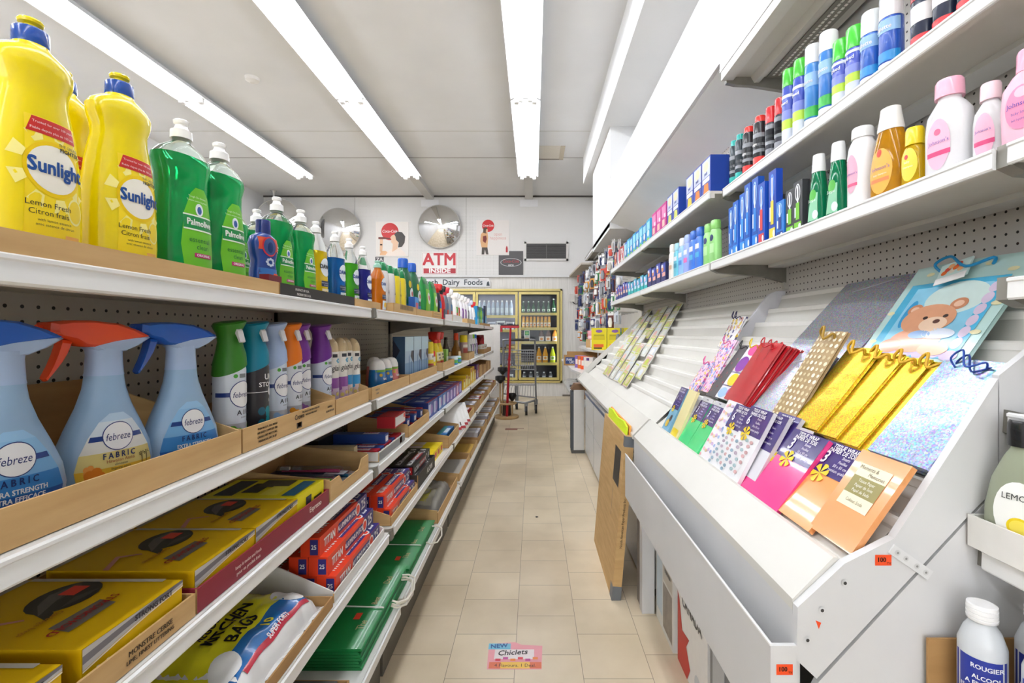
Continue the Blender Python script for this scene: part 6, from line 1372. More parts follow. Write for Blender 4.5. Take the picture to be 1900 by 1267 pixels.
# flat carton leaning on the hanging bin
fc = thing('flat_carton', 'tall flat brown cardboard box leaning against the low cabinet', 'carton', (.332, 1.995, 0), 0)
T = Matrix.Rotation(.085, 4, 'Y')
fm = MB(); fm.box(0, .038, 0, .58, 0, .70, CARD); fm.v = [T @ p for p in fm.v]
fb = MB(); ff = lambda u, v, o=0: T @ Vector((-.0006 - o, .58 - u, v))
fe = lambda u, v, o=0: T @ Vector((u, -.0006 - o, v))
for zz in (.0,): fb.patch(ff, .38, .52, .46, .62, mat('#3A3733', .5), 1, 1); fb.patch(ff, .40, .405, .30, .44, mat('#6B5836'), 1, 1, .0); fb.text(fe, 'North American Paper Products Inc.', .020, .33, .016, ink('#2E2618'), .9, math.pi / 2, .0004, .01)
for a in range(10): fb.text(ff, '|', .42 + .004 * a, .40 - .006 * a, .012, ink('#5A4A30'), 1, .6, .0004)
ob('box', fm, fc); ob('print', fb, fc)
tp = MB(); tp.box(-.0008, .0388, -.0012, .05, .0, .06, mat('#6E7276', .5)); tp.box(-.0008, .0388, -.0012, .03, .655, .70, mat('#6E7276', .5)); tp.v = [T @ p for p in tp.v]
t1 = MB(); t1.box(-.0008, .0388, -.0012, .05, .0, .06, mat('#6E7276', .5)); t1.v = [T @ p for p in t1.v]; ob('tape', t1, fc)
t2 = MB(); t2.box(-.0008, .0388, -.0012, .03, .655, .70, mat('#6E7276', .5)); t2.v = [T @ p for p in t2.v]; ob('tape', t2, fc)
nb = MB().box(.004, .034, .03, .50, .690, .725, mat('#D8F02A', .5)); nb.prism([(.03, .69), (.50, .69), (.50, .74), (.40, .748), (.25, .735), (.1, .742), (.03, .73)], .006, .012, mat('#D8F02A', .5), 'x'); nb.v = [T @ p for p in nb.v]
ne = MB().box(.016, .022, .03, .52, .69, .745, mat('#EFA64A', .5)); ne.v = [T @ p for p in ne.v]
for q in (nb, ne): pass
o = ob('neon_boards', MB().prism([(.03, .7005), (.50, .7005), (.50, .745), (.40, .752), (.25, .738), (.1, .748), (.03, .735)], .006, .014, mat('#D8F02A', .5), 'x'))
o.data.transform(T); o.location = (.332, 1.995, 0); tag(o, 'neon yellow poster boards sticking out of the tall flat carton', 'poster board')
o = ob('orange_boards', MB().prism([(.03, .7005), (.52, .7005), (.52, .748), (.3, .742), (.03, .74)], .020, .028, mat('#EFA64A', .5), 'x'))
o.data.transform(T); o.location = (.332, 1.995, 0); tag(o, 'orange poster boards behind the neon yellow ones in the flat carton', 'poster board')
o = tag(ob('brown_board', MB().box(0, .012, 0, .30, 0, .42, noise_mat('brown grey board', '#8A8078', '#9A9086', 4, .6))), 'dark board standing behind the tall flat carton', 'board'); o.location = (.418, 2.0 - .02, 0); o.location.x = .444; o.location.y = 1.965; o.scale = (.6, .15, 1)
ap = thing('appliance_box', 'white appliance carton with printed photos standing under the card rack', 'box', (.495, 1.665, 0))
am = MB().box(0, .20, 0, .225, 0, .34, mat('#DAD8D2', .5)); ob('box', am, ap)
pm = MB(); fl_ = plane((0, .225, 0), (0, -1, 0), (0, 0, 1)); fr_ = plane((0, 0, 0), (1, 0, 0), (0, 0, 1))
pm.patch(fl_, .01, .09, .05, .28, mat('#B8C4CC', .4, vary=.2, scale=12), 1, 1); pm.patch(fl_, .10, .215, .20, .33, mat('#C4BDB0', .4), 1, 1); pm.patch(fl_, .10, .215, .02, .19, mat('#8E8478', .4, vary=.4, scale=30), 1, 1)
for i, s in enumerate(('ELECTRIC', 'INDUCTION', 'BURNER')): pm.text(fl_, s, .16, .30 - .028 * i, .022, ink('#3A3C40'), .9, 0, .0006, .02)
pm.patch(fr_, .035, .165, .10, .24, mat('#B8B2A8', .4), 1, 1); pm.patch(fr_, .035, .165, .10, .16, mat('#8E8880', .4), 1, 1, .0003); pm.patch(fr_, .10, .155, .12, .22, mat('#D6D8DC', .4), 1, 1, .0006)
pm.text(fr_, 'NOUVEAU', .10, .275, .026, ink('#2A2A2C'), .9, 0, .0004, .03); pm.text(fr_, 'FOR HOUSEHOLD USE', .10, .07, .012, ink('#55565A'), .9, 0, .0004); pm.text(fr_, 'UL', .06, .04, .018, ink('#44464A'), .9, 0, .0004)
ob('print', pm, ap)
cb = thing('canada_box', 'white box with a red leaf and CANADA lettering under the card rack', 'box', (.505, 1.36, 0)); ob('box', MB().box(0, .12, 0, .28, 0, .30, mat('#E9E7E4', .45)), cb)
cm = MB(); fl_ = plane((0, .28, 0), (0, -1, 0), (0, 0, 1)); cm.blob(fl_, [(0, 0), (.10, 0), (.13, .05), (.09, .10), (.12, .14), (.05, .13), (.02, .22), (0, .24)], mat('#C0281E', .4), .0003); cm.text(fl_, 'CANADA', .14, .235, .055, ink('#2A2A30'), .8, 0, .0008, .02); cm.disc(fl_, .2, .05, .03, .03, mat('#BFC4C8', .4), 16, .0005); ob('print', cm, cb)
cr_ = thing('grey_crate', 'grey plastic crate under the near end of the card rack', 'crate', (.505, 1.0, 0)); ob('crate', MB().box(0, .3, 0, .34, 0, .30, mat('#77787A', .5)), cr_); ob('label', MB().box(-.0012, 0, .24, .32, .12, .24, mat('#B4B6B8', .5)), cr_)
# ================================================================ back wall
YW = BACK
def wall_f(x, z, y=0): return lambda u, v, o=0: Vector((x + u, YW - .012 - y - o, z + v))
def board(name, label, cat, x0, x1, z0, z1, col, th=.012, y=0):
    t = thing(name, label, cat, (0, 0, 0)); ob('panel', MB().box(x0, x1, YW - y - th, YW - y, z0, z1, mat(col, .35, vary=.02)), t); return t
# convex mirrors
def mirror(x, y, z, r, label, rod=0, tilt=.14):
    t = thing('convex_mirror', label, 'mirror', (x, y, z), 0, 'round convex mirrors')
    d = .11; R_ = (r * r + d * d) / (2 * d)
    prof = [(r * a / 14, -(math.sqrt(R_ * R_ - (r * a / 14) ** 2) - (R_ - d)) - .03) for a in range(0, 15)]
    vs = [(0, -d - .03, 0)]; fs = []; n = 40
    for (rr, yy) in prof[1:]: vs += [(rr * math.cos(2 * math.pi * i / n), yy, rr * math.sin(2 * math.pi * i / n)) for i in range(n)]
    fs = [(0, 1 + (i + 1) % n, 1 + i) for i in range(n)]
    for k in range(len(prof) - 2):
        a = 1 + k * n; fs += [(a + i, a + (i + 1) % n, a + n + (i + 1) % n, a + n + i) for i in range(n)]
    T = Matrix.Rotation(tilt, 4, 'X'); g = MB().add(vs, fs, CHROME, True); g.v = [T @ p for p in g.v]; ob('dome', g, t)
    rm = MB(); c = [(r * 1.005 * math.cos(2 * math.pi * i / n), -.028, r * 1.005 * math.sin(2 * math.pi * i / n)) for i in range(n)]
    rm.tube(c, .008, mat('#B9B7B2', .3), 6, True); rm.v = [T @ p for p in rm.v]; ob('rim', rm, t)
    bk = MB().box(-.05, .05, -.03, YW - y if not rod else .02, -.06, .06, mat('#8D8B86', .5)); ob('bracket', bk, t)
    if rod:
        ob('rod', MB().tube([(-.1, .0, r * .6), (-.1, .0, CEIL - z - .02)], .012, metalm('#C0C0BE')), t)
        ob('ceiling_flange', MB().loft(sec((CEIL - z - .09, .014), (CEIL - z - .03, .028), (CEIL - z - .001, .055)), metalm('#B4B4B2'), 16, (1, 1)), t).location.x = -.1
    return t
mirror(-1.681, YW - .06, 3.04, .374, 'round convex mirror above the ATM sign', 0, .13)
mirror(-3.47, YW - .06, 2.985, .374, 'round convex mirror on the back wall left of the first poster', 0, .13)
mirror(-4.42, YW - .30, 3.06, .40, 'round convex mirror hanging from a ceiling rod in the far left corner', 1, .1)
def logo(mb, f, cu, cv, r):
    mb.disc(f, cu, cv, r, r, mat('#CE2A2E', .35, vary=.02), 32, .001); mb.text(f, 'Coca-Cola', cu, cv + r * .02, r * .44, ink('#F4EEEC'), .92, 0, .002, .02, .2)
# first poster: a person in profile drinking from a bottle
x0, x1, z0, z1 = -2.84, -2.25, 2.517, 3.14
t = board('poster', 'white poster with a red disc and a person drinking from a bottle', 'poster', x0, x1, z0, z1, '#E9E4DF'); W_, H_ = x1 - x0, z1 - z0
p = MB(); f = wall_f(x0, z0, .001)
def sp(pts, c, o): p.blob(f, [(a * W_, b * H_) for a, b in pts], mat(c, .4, vary=.04), o)
logo(p, f, .43 * W_, .72 * H_, .155 * W_ * 1.7)
sp([(.12, .02), (.94, .02), (.86, .14), (.72, .24), (.58, .26), (.30, .12)], '#F2E4DA', .003)
sp([(.50, .13), (.66, .22), (.70, .52), (.62, .66), (.48, .60), (.44, .54), (.48, .48), (.46, .42), (.52, .36)], '#E9C3A4', .0034)
sp([(.56, .64), (.66, .72), (.80, .70), (.90, .58), (.88, .40), (.80, .28), (.68, .26), (.70, .40), (.62, .48), (.60, .58)], '#4A4644', .0038)
sp([(.12, .04), (.30, .04), (.36, .12), (.30, .16), (.16, .16)], '#E8B88C', .0036); sp([(.12, .14), (.20, .14), (.22, .50), (.13, .50)], '#E6BE9C', .0036)
sp([(.08, .50), (.24, .50), (.42, .50), (.44, .53), (.24, .56), (.08, .56)], '#7A3A32', .004); sp([(.13, .32), (.20, .32), (.20, .36), (.13, .36)], '#4A3A38', .004)
ob('print', p, t)
# second poster: a standing person and the words open happiness
x0, x1, z0, z1 = -1.03, -.441, 2.541, 3.17
t = board('poster', 'white poster with a red disc lettered open happiness', 'poster', x0, x1, z0, z1, '#E4DFDB', .012, .0); W_, H_ = x1 - x0, z1 - z0
p = MB(); f = wall_f(x0, z0, .001); logo(p, f, .36 * W_, .84 * H_, .11)
p.text(f, 'open', .66 * W_, .60 * H_, .085, ink('#D8A8A4'), .9, 0, .001); p.text(f, 'happiness', .66 * W_, .49 * H_, .085, ink('#D8A8A4'), .9, 0, .001)
sp([(.16, .22), (.12, .40), (.14, .60), (.22, .68), (.34, .66), (.36, .50), (.34, .22)], '#D8A878', .003); sp([(.20, .40), (.28, .34), (.32, .46), (.30, .56), (.20, .54)], '#7A2A24', .0036)
sp([(.20, .64), (.22, .78), (.32, .80), (.36, .70), (.30, .62)], '#5A4A3E', .0036); sp([(.29, .64), (.35, .66), (.35, .74), (.30, .74)], '#E0B08C', .004)
sp([(.16, .02), (.17, .22), (.34, .22), (.37, .02), (.30, .02), (.26, .16), (.24, .02)], '#4C4640', .0034)
sp([(.90, .08), (.96, .08), (.96, .20), (.94, .26), (.92, .26), (.90, .20)], '#B02A30', .003)
ob('print', p, t)
# ATM INSIDE
x0, x1, z0, z1 = -2.012, -1.37, 2.178, 2.596
t = board('atm_sign', 'white sign with red letters ATM INSIDE', 'sign', x0, x1, z0, z1, '#EDEBE9', .014); f = wall_f((x0 + x1) / 2, (z0 + z1) / 2, .003); p = MB()
for a in ((-.306, -.300, -.195, .195), (.300, .306, -.195, .195), (-.306, .306, .189, .195), (-.306, .306, -.195, -.189)): p.patch(f, *a, mat('#B8908E'), 1, 1)
p.text(f, 'ATM', 0, .068, .30, ink('#C22E38'), .98, 0, .001, .035); p.patch(f, -.29, .29, -.175, -.085, mat('#B0303C', .4), 1, 1, .0004); p.text(f, 'INSIDE', 0, -.130, .105, ink('#F4EEEE'), 1.25, 0, .001, .05)
ob('print', p, t)
t = board('dark_sign', 'dark grey sign with a red and white soft drink emblem beside the vent', 'sign', -.628, -.187, 2.187, 2.615, '#4B494A', .010); f = wall_f(-.407, 2.40, .0); p = MB()
p.disc(f, 0, .01, .19, .075, mat('#C4C2C4', .4), 24, .0004); p.disc(f, 0, .01, .180, .066, mat('#4B494A', .4), 24, .0008); p.text(f, 'Coca-Cola', 0, .03, .075, ink('#A83A40'), .9, 0, .0015, .02, .2); p.text(f, 'zero', .0, -.035, .055, ink('#DCDADC'), 1, 0, .0015, .02)
ob('print', p, t)
t = board('dark_sign', 'small dark sign with a white letter A above the bottles, left of the ATM sign', 'sign', -2.85, -2.70, 2.36, 2.51, '#555355', .010); f = wall_f(-2.775, 2.44); p = MB(); p.text(f, 'ZA', 0, .02, .09, ink('#E8E6E6'), 1, 0, .001, .02); ob('print', p, t)
# vent grille
t = thing('vent_grille', 'dark louvred vent grille in a white frame on the back wall', 'vent', (0, 0, 0))
v0 = (-.165, .622, 2.44, 2.78)
fr = MB()
for a in ((v0[0], v0[0] + .035, v0[2], v0[3]), (v0[1] - .035, v0[1], v0[2], v0[3]), (v0[0], v0[1], v0[3] - .035, v0[3]), (v0[0], v0[1], v0[2], v0[2] + .035)): fr.box(a[0], a[1], YW - .03, YW, a[2], a[3], mat('#D9D7D4', .4))
ob('frame', fr, t); lv = MB().box(v0[0] + .03, v0[1] - .03, YW - .006, YW - .002, v0[2] + .03, v0[3] - .03, mat('#3B3A3A', .6))
for i in range(11): lv.box(v0[0] + .035, v0[1] - .035, YW - .022, YW - .012, v0[2] + .045 + .024 * i, v0[2] + .053 + .024 * i, mat('#6B6A69', .5))
lv.box(.225, .24, YW - .026, YW - .01, v0[2] + .035, v0[3] - .035, mat('#6B6A69', .5)); ob('louvre', lv, t)
# hanging sign
t = thing('shop_sign', 'long white sign lettered Fresh Dairy Foods above the cooler, right end torn', 'sign', (0, 0, 0)); x0, x1, z0, z1 = -2.20, -.775, 1.968, 2.125
ob('panel', MB().prism([(x0, z0), (x1, z0), (x1, z1 - .06), (x1 - .05, z1 - .02), (x1 - .20, z1), (x0, z1)], YW - .03, YW, mat('#DDDFE2', .35)), t)
p = MB(); f = wall_f((x0 + x1) / 2, (z0 + z1) / 2, .019); p.text(f, 'Fresh  Dairy  Foods', .02, 0, .138, ink('#26343E'), 1.0, 0, .001, .02); p.patch(f, -.71, .65, .066, .072, mat('#5C6368'), 1, 1); p.blob(f, [(.64, -.06), (.70, -.06), (.68, .03), (.65, .0)], mat('#3A464E'), .001)
ob('print', p, t)
ob('torn_paper', MB().add([(x1 - .22, YW - .034, z1 - .005), (x1 - .16, YW - .04, z1 + .005), (x1 - .03, YW - .035, z1), (x1 - .005, YW - .04, z1 - .08), (x1 - .06, YW - .036, z1 - .04), (x1 - .14, YW - .045, z1 - .035)], [(0, 1, 2, 3, 4, 5)], mat('#F1F1F1', .5)), t)

# ---------------------------------------------------------------- walk-in cooler with glass doors
GOLD = noise_mat('brass anodised frame', '#C4B268', '#D3C37E', 3, .35, metal=.2); GOLDD = mat('#8A7C48', .4)
ck = thing('glass_door_cooler', 'built-in drinks cooler with brass framed glass doors in the back wall', 'cooler', (0, 0, 0))
io = MB(); ID = .62; dk = mat('#34323A', .6); ym = YW + .08
io.box(CX0, -1.045, ym + ID, ym + ID + .02, CZ0, CZ1, mat('#B8B8C8', .5)).box(-1.045, -.275, ym + ID, ym + ID + .02, CZ0, CZ1, mat('#C9C9DC', .5)).box(-.275, CX1, ym + ID, ym + ID + .02, CZ0, CZ1, dk); io.box(CX0 - .02, CX0, ym, ym + ID, CZ0, CZ1, dk); io.box(CX1, CX1 + .02, ym, ym + ID, CZ0, CZ1, dk)
io.box(CX0, CX1, ym, ym + ID, CZ0 - .02, CZ0, mat('#2A2930', .5)); io.box(CX0, CX1, ym, ym + ID, CZ1, CZ1 + .02, dk)
ob('cabinet', io, ck)
fr = MB(); yo = YW - .03
for a in ((CX0, CX1, CZ1 - .035, CZ1), (CX0, CX1, CZ0, CZ0 + .035), (CX0, CX0 + .035, CZ0, CZ1), (CX1 - .035, CX1, CZ0, CZ1)): fr.box(a[0], a[1], yo, YW + .06, a[2], a[3], GOLD)
for a in ((CX0 + .035, CX1 - .035, CZ1 - .05, CZ1 - .036), (CX1 - .05, CX1 - .036, CZ0 + .035, CZ1 - .05)): fr.box(a[0], a[1], yo + .01, YW + .05, a[2], a[3], GOLDD)
ob('outer_frame', fr, ck)
DX = [(-1.88, -1.05), (-1.04, -.285), (-.265, .462)]
lampm = mat('#EEF1FF', .4, emit=9, vary=0)
GLASS, gnt, gb = newmat('clear door glass')
gmx = gnt.nodes.new('ShaderNodeMixShader'); gtr = gnt.nodes.new('ShaderNodeBsdfTransparent'); ggl = gnt.nodes.new('ShaderNodeBsdfGlossy'); gfr = gnt.nodes.new('ShaderNodeFresnel')
gfr.inputs[0].default_value = 1.25; ggl.inputs['Roughness'].default_value = .03; gtr.inputs[0].default_value = (.94, .96, .96, 1)
gnt.links.new(gfr.outputs[0], gmx.inputs[0]); gnt.links.new(gtr.outputs[0], gmx.inputs[1]); gnt.links.new(ggl.outputs[0], gmx.inputs[2]); gnt.links.new(gmx.outputs[0], gnt.nodes['Material Output'].inputs[0])
for i, (a, b) in enumerate(DX):
    d = MB(); z0, z1 = CZ0 + .05, CZ1 - .055; w = .042
    for q in ((a, b, z1 - w, z1), (a, b, z0, z0 + w), (a, a + w, z0 + w, z1 - w), (b - w, b, z0 + w, z1 - w)): d.box(q[0], q[1], yo - .005, YW + .03, q[2], q[3], GOLD)
    do = ob('door', d, ck)
    ob('glass', MB().box(a + w, b - w, YW + .005, YW + .009, z0 + w, z1 - w, GLASS), do)
    ob('handle', MB().box(a + .012 if i else b - .03, a + .03 if i else b - .012, yo - .035, yo - .005, .95, 1.25, mat('#C9C2A0', .3, metal=.5)), do)
    lp = MB().box(b - .036, b - .008, ym + .004, ym + .012, CZ0 + .15, CZ1 - .15, lampm); ob('interior_light', lp, ck)
    ob('top_light', MB().box(a + .02, b - .02, ym + .01, ym + .03, CZ1 - .012, CZ1 - .004, lampm), ck)
CS = {2: [1.508, 1.245, .992, .548, .29], 1: [1.46, 1.20, .83, .55, .29], 0: [1.46, 1.20, .83, .55, .29]}
CS[2] = [1.505, 1.237, .985, .548 + .05, .29]
for i, (a, b) in enumerate(DX):
    for j, z in enumerate(CS[i][:4]):
        s = MB().box(a + .01, b - .01, ym + .02, ym + .5, z - .012, z, mat('#6A6862', .5)); so = ob('shelf', s, ck)
        ob('price_strip', MB().box(a + .01, b - .01, ym + .008, ym + .02, z - .045, z + .004, mat('#DCC878' if i else '#D8D4C8', .4)), so)
SBW = ((0, .026, .026), (.003, .030, .030), (.12, .030, .030), (.165, .014, .014), (.21, .012, .012))
yb = ym + .075
def drink(n, S, c, cc, cz, chh, cr, lab, see=1, words=()): return jar_bottle(n, 'drink', S, c, cc, cz, chh, cr, label=lab, words=words, see=see)
for i in range(7):
    tall = 1 if i < 6 else 1.22
    put(drink('soda_bottle', ((0, .026, .026), (.003, .030, .030), (.09, .030, .030), (.15, .013, .013), (.20, .011, .011)), '#2E7A48', '#E4EAE4', .198, .018, .013, (('r', -.026, .026, .03, .075, '#E8EEE6'), ('o', 0, .05, .012, .014, '#3E9A4C'))), 'green glass bottle on the top cooler shelf, %s from the left' % ORD[i], (-.185 + .092 * i, yb, CS[2][0] + .0006), 0, 'green bottles in the cooler', tall)
for i in range(8):
    put(drink('juice_bottle', ((0, .026, .026), (.003, .029, .029), (.11, .029, .029), (.14, .024, .024), (.17, .024, .024)), '#F0B428', '#F4A41E', .17, .035, .026, (('r', -.027, .027, .03, .095, '#F8ECC8'), ('o', 0, .055, .014, .018, '#F08A1E')), 0), 'orange juice bottle on the second cooler shelf, %s from the left' % ORD[i], (-.178 + .066 * i, yb, CS[2][1] + .0006), 0, 'orange juice bottles')
t_ = put(carton('milk_carton', 'milk', .10, .10, .20, '#F0F0EE', (('f', .1, .9, .55, .95, '#2E9A5A'), ('f', 'o', .5, .75, .3, .1, '#8CC86A'), ('f', .1, .9, .03, .3, '#F0A43C'), ('f', .2, .8, .36, .5, '#C8CCC8'))), 'white milk carton with green print behind the cart handle', (-.12, yb - .03, CS[2][2] + .0006), 0)
for i in range(3):
    S = ((0, .050, .040, 3), (.004, .056, .045, 3), (.12, .056, .045, 2.8), (.20, .030, .030), (.235, .018, .018))
    put(drink('juice_jug', S, ['#5A3420', '#5A3420', '#E0901E'][i], ['#EDEDED', '#EDEDED', '#7A3A8C'][i], .235, .022, .021, (('r', -.05, .05, .01, .10, '#F4E8DC'), ('o', 0, .05, .03, .025, '#EE9A3A')), 0), ['dark juice jug, left one', 'dark juice jug, middle one', 'orange juice jug'][i] + ' on the third cooler shelf', (.145 + .122 * i, yb, CS[2][2] + .0006), 0, 'juice jugs', .9)
for i in range(3):
    S = ((0, .044, .044), (.004, .050, .050), (.15, .049, .049), (.24, .022, .022), (.27, .015, .015))
    put(drink('soda_bottle', S, ['#E8A41C', '#E8A41C', '#C8DC1E'][i], '#F0F0E8', .268, .022, .017, (('r', -.046, .046, .05, .12, '#F0F0DC'), ('o', 0, .085, .025, .025, ['#F0A43C', '#F0A43C', '#8CC83A'][i])), 0), ['orange soft drink bottle, left one', 'orange soft drink bottle, right one', 'lime yellow soft drink bottle'] [i] + ' on the fourth cooler shelf', (.10 + .115 * i + .02 * (i == 2), yb, CS[2][3] + .0006), 0, 'large soft drink bottles')
for i in range(5): put(drink('water_bottle', ((0, .036, .036), (.004, .040, .040), (.12, .040, .040), (.16, .016, .016)), '#55585E', '#E4E6EA', .16, .02, .02, (('r', -.03, .03, .06, .11, '#D8DCE4'),), 0), 'dark bottle with a pale label at the bottom of the cooler, %s from the left' % ORD[i], (-.17 + .12 * i, yb + .03, CZ0 + .0006), 0, 'bottles at the bottom of the cooler')
for i in range(8): put(drink('water_bottle', ((0, .030, .030), (.004, .034, .034), (.15, .034, .034), (.19, .030, .030), (.25, .014, .014)), '#B8C8DC', '#F2F4F8', .25, .025, .017, (('r', -.032, .032, .05, .14, '#DCE8F2'),), 0), 'clear water bottle on the top shelf of the middle cooler door, %s from the left' % ORD[i], (-.985 + .082 * i, yb, CS[1][0] + .0006), 0, 'water bottles')
for i in range(6): put(drink('water_bottle', ((0, .030, .030), (.004, .034, .034), (.15, .034, .034), (.19, .030, .030), (.25, .014, .014)), '#8FB8A8', '#E8ECE8', .25, .025, .017, (('r', -.032, .032, .05, .14, '#7AB48C'),), 0), 'green tinted bottle behind the left cooler door, %s from the left' % ORD[i], (-1.75 + .11 * i, yb, CS[0][0] + .0006), 0, 'green tinted bottles')
for i in range(4): put(carton('dairy_case', 'carton', .15, .18, .16 - .02 * (i % 2), ['#E4E6F0', '#D8DCEC', '#EDEDF0', '#E0E0E8'][i], (('f', .1, .9, .5, .8, '#3A3C5A'), ('f', .2, .7, .15, .35, '#8C8AA8'))), 'white lettered dairy case behind the middle cooler door, %s from the left' % ORD[i], (-.93 + .165 * i, ym + .03, CS[1][1] + .0006), 0, 'dairy cases')
for i in range(4): put(carton('flat_tray_pack', 'carton', .16, .2, .05 + .05 * (i % 2), ['#6A5A4A', '#8C7A5A', '#5A4E44', '#77684E'][i], (('f', .05, .95, .4, .7, '#B8A070'),)), 'flat brown pack on the third shelf of the middle cooler door, %s from the left' % ORD[i], (-.93 + .17 * i, ym + .03, CS[1][2] + .0006), 0, 'flat packs')
for i in range(6): put(drink('soda_can', ((0, .026, .026), (.004, .032, .032), (.105, .032, .032), (.115, .026, .026)), ['#C8303A', '#E4E0E4', '#C8303A', '#D84A50', '#E4E0E4', '#C8303A'][i], '#C8C8C8', .114, .004, .025, (('r', -.03, .03, .03, .08, '#F0E4E4'),), 0), 'red and white drink on the fourth shelf of the middle door, %s from the left' % ORD[i], (-.95 + .1 * i, yb, CS[1][3] + .0006), 0, 'red and white drinks')
for i in range(4): put(carton('white_pouch', 'carton', .10, .05, .14, '#E8ECF0', (('f', .2, .8, .2, .7, '#3A4A5A'),)), 'pale pouch at the bottom behind the middle cooler door, %s from the left' % ORD[i], (-.9 + .16 * i, yb - .02, CZ0 + .0006), 0, 'pale pouches')

# ================================================================ things standing in the aisle
CART = noise_mat('grey cart steel', '#7D7F82', '#96989B', 6, .35, metal=.5); BLK = mat('#2A2A2C', .45)
ct = thing('shopping_cart', 'grey two-tier shopping cart parked in front of the cooler', 'cart', (-.20, 6.50, 0))
def cube_tubes(pts, r=.011): return MB().tube(smooth(pts, 4), r, CART, 8)
xr = .235
for s in (-1, 1): ob('upright', MB().tube([(s * xr * .93, .0, 1.0), (s * xr * .95, .0, .60), (s * xr, .02, .16)], .012, CART), ct)
for s in (-1, 1): ob('side_post', MB().tube([(s * xr * .98, .34, .80), (s * xr * .99, .30, .40), (s * xr, .05, .16)], .010, CART), ct)
ob('handle', MB().tube(smooth([(-xr * .93, 0, .99), (-xr * .92, -.02, 1.03), (-xr * .75, -.03, 1.045), (xr * .75, -.03, 1.045), (xr * .92, -.02, 1.03), (xr * .93, 0, .99)], 4), .013, CART), ct)
ob('handle_grip', MB().tube([(-xr * .6, -.03, 1.045), (xr * .6, -.03, 1.045)], .017, BLK), ct)
def basket(z0, z1, y0, y1, nm, sl=.0):
    m = MB(); b = .008
    for z in (z0, z1): m.tube([(-xr, y0, z), (xr, y0, z), (xr, y1, z + sl), (-xr, y1, z + sl)], b, CART, 6, True)
    n = 15
    for i in range(n + 1):
        x = -xr + 2 * xr * i / n
        m.tube([(x, y0, z1), (x, y0, z0), (x, y1, z0 + sl), (x, y1, z1 + sl)], .0032, CART, 5)
    for i in range(9):
        y = y0 + (y1 - y0) * i / 8
        for s in (-1, 1): m.tube([(s * xr, y, z0 + sl * i / 8), (s * xr, y, z1 + sl * i / 8)], .0032, CART, 5)
    for q in (.33, .66): m.tube([(-xr, y0, z0 + (z1 - z0) * q), (xr, y0, z0 + (z1 - z0) * q), (xr, y1, z0 + (z1 - z0) * q + sl), (-xr, y1, z0 + (z1 - z0) * q + sl)], .0032, CART, 5, True)
    return m
ob('basket', basket(.63, .86, .02, .55, 'b', .02), ct)
lt = MB(); lt.tube([(-xr, .0, .30), (xr, .0, .24), (xr, .55, .36), (-xr, .55, .36)], .010, CART, 6, True)
for i in range(13): lt.tube([(-xr + 2 * xr * i / 12, .0, .30 - .06 * i / 12), (-xr + 2 * xr * i / 12, .55, .36)], .0035, CART, 5)
lt.tube([(-xr, .0, .21), (.08, -.02, .17), (xr, .06, .20)], .016, CART, 6); ob('lower_rack', lt, ct)
for x, y, zt in ((.10, .0, .17), (xr, .14, .20), (-xr, .02, .20), (-.05, .5, .35)):
    w = MB(); w.add([(x + (.016 if j else -.016), y + .062 * math.cos(a * math.pi / 9), .063 + .062 * math.sin(a * math.pi / 9)) for j in (0, 1) for a in range(18)], [tuple(range(18))[::-1], tuple(range(18, 36))] + [(i, (i + 1) % 18, 18 + (i + 1) % 18, 18 + i) for i in range(18)], BLK)
    wo = ob('wheel', w, ct); ob('caster_fork', MB().box(x - .025, x - .018, y - .02, y + .02, .05, zt, CART).box(x - .025, x + .025, y - .02, y + .02, .13, zt, CART), ct)
# plunger stand
WOOD = noise_mat('pale turned wood', '#A98A5C', '#BE9F70', 5, .5, .0, 4, (1, 1, 6))
st = thing('display_stand', 'round wooden stand for plungers and squeegees in front of the cart', 'stand', (-.36, 6.30, 0))
ob('base', MB().loft(sec((0, .155), (.004, .162), (.03, .162), (.035, .155)), WOOD, 32), st)
rg = MB(); rg.tube([(.12 * math.cos(a * math.pi / 12), .12 * math.sin(a * math.pi / 12), .20) for a in range(24)], .014, WOOD, 8, True); [rg.tube([(.05 * math.cos(q), .05 * math.sin(q), .195), (.12 * math.cos(q), .12 * math.sin(q), .20)], .008, WOOD, 6) for q in (.4, 2.0, 3.6, 5.2)]; ob('ring', rg, st)
ob('column', MB().loft(sec((.035, .06), (.19, .055)), mat('#3A2C22', .6), 20), st)
def plunger(x, y, h, label, r=.068):
    t = thing('plunger', label, 'plunger', (x, y, .0356), 0, 'plungers')
    ob('stick', MB().tube([(0, 0, 0), (0, 0, h - .08)], .011, WOOD), t); ob('rubber_cup', MB().loft(sec((h - .10, .018), (h - .08, .03), (h - .05, r), (h - .01, r), (h, r * .92), (h - .002, r * .7), (h - .05, r * .5)), mat('#1C1B1C', .4), 24), t)
plunger(-.36 - .085, 6.30 - .035, .53, 'plunger with a long wooden stick on the left of the stand')
plunger(-.36 - .06, 6.30 + .07, .64, 'plunger at the back of the stand, its cup highest')
plunger(-.36 + .075, 6.30 - .05, .30, 'short plunger at the right side of the stand', .055)
sq = thing('squeegee', 'tall red squeegee standing head up in the round stand', 'squeegee', (-.355, 6.30 - .085, .0356))
RD = mat('#B01E2A', .35)
ob('pole', MB().tube([(.0, 0, 0), (.05, .02, 1.17)], [.017, .014], RD), sq); ob('head', MB().box(-.085, .165, .0, .04, 1.17, 1.20, RD).box(-.085, -.06, -.02, .06, 1.12, 1.19, RD), sq); ob('rubber_blade', MB().box(-.08, .16, .012, .02, 1.20, 1.215, mat('#2A2424', .5)), sq)
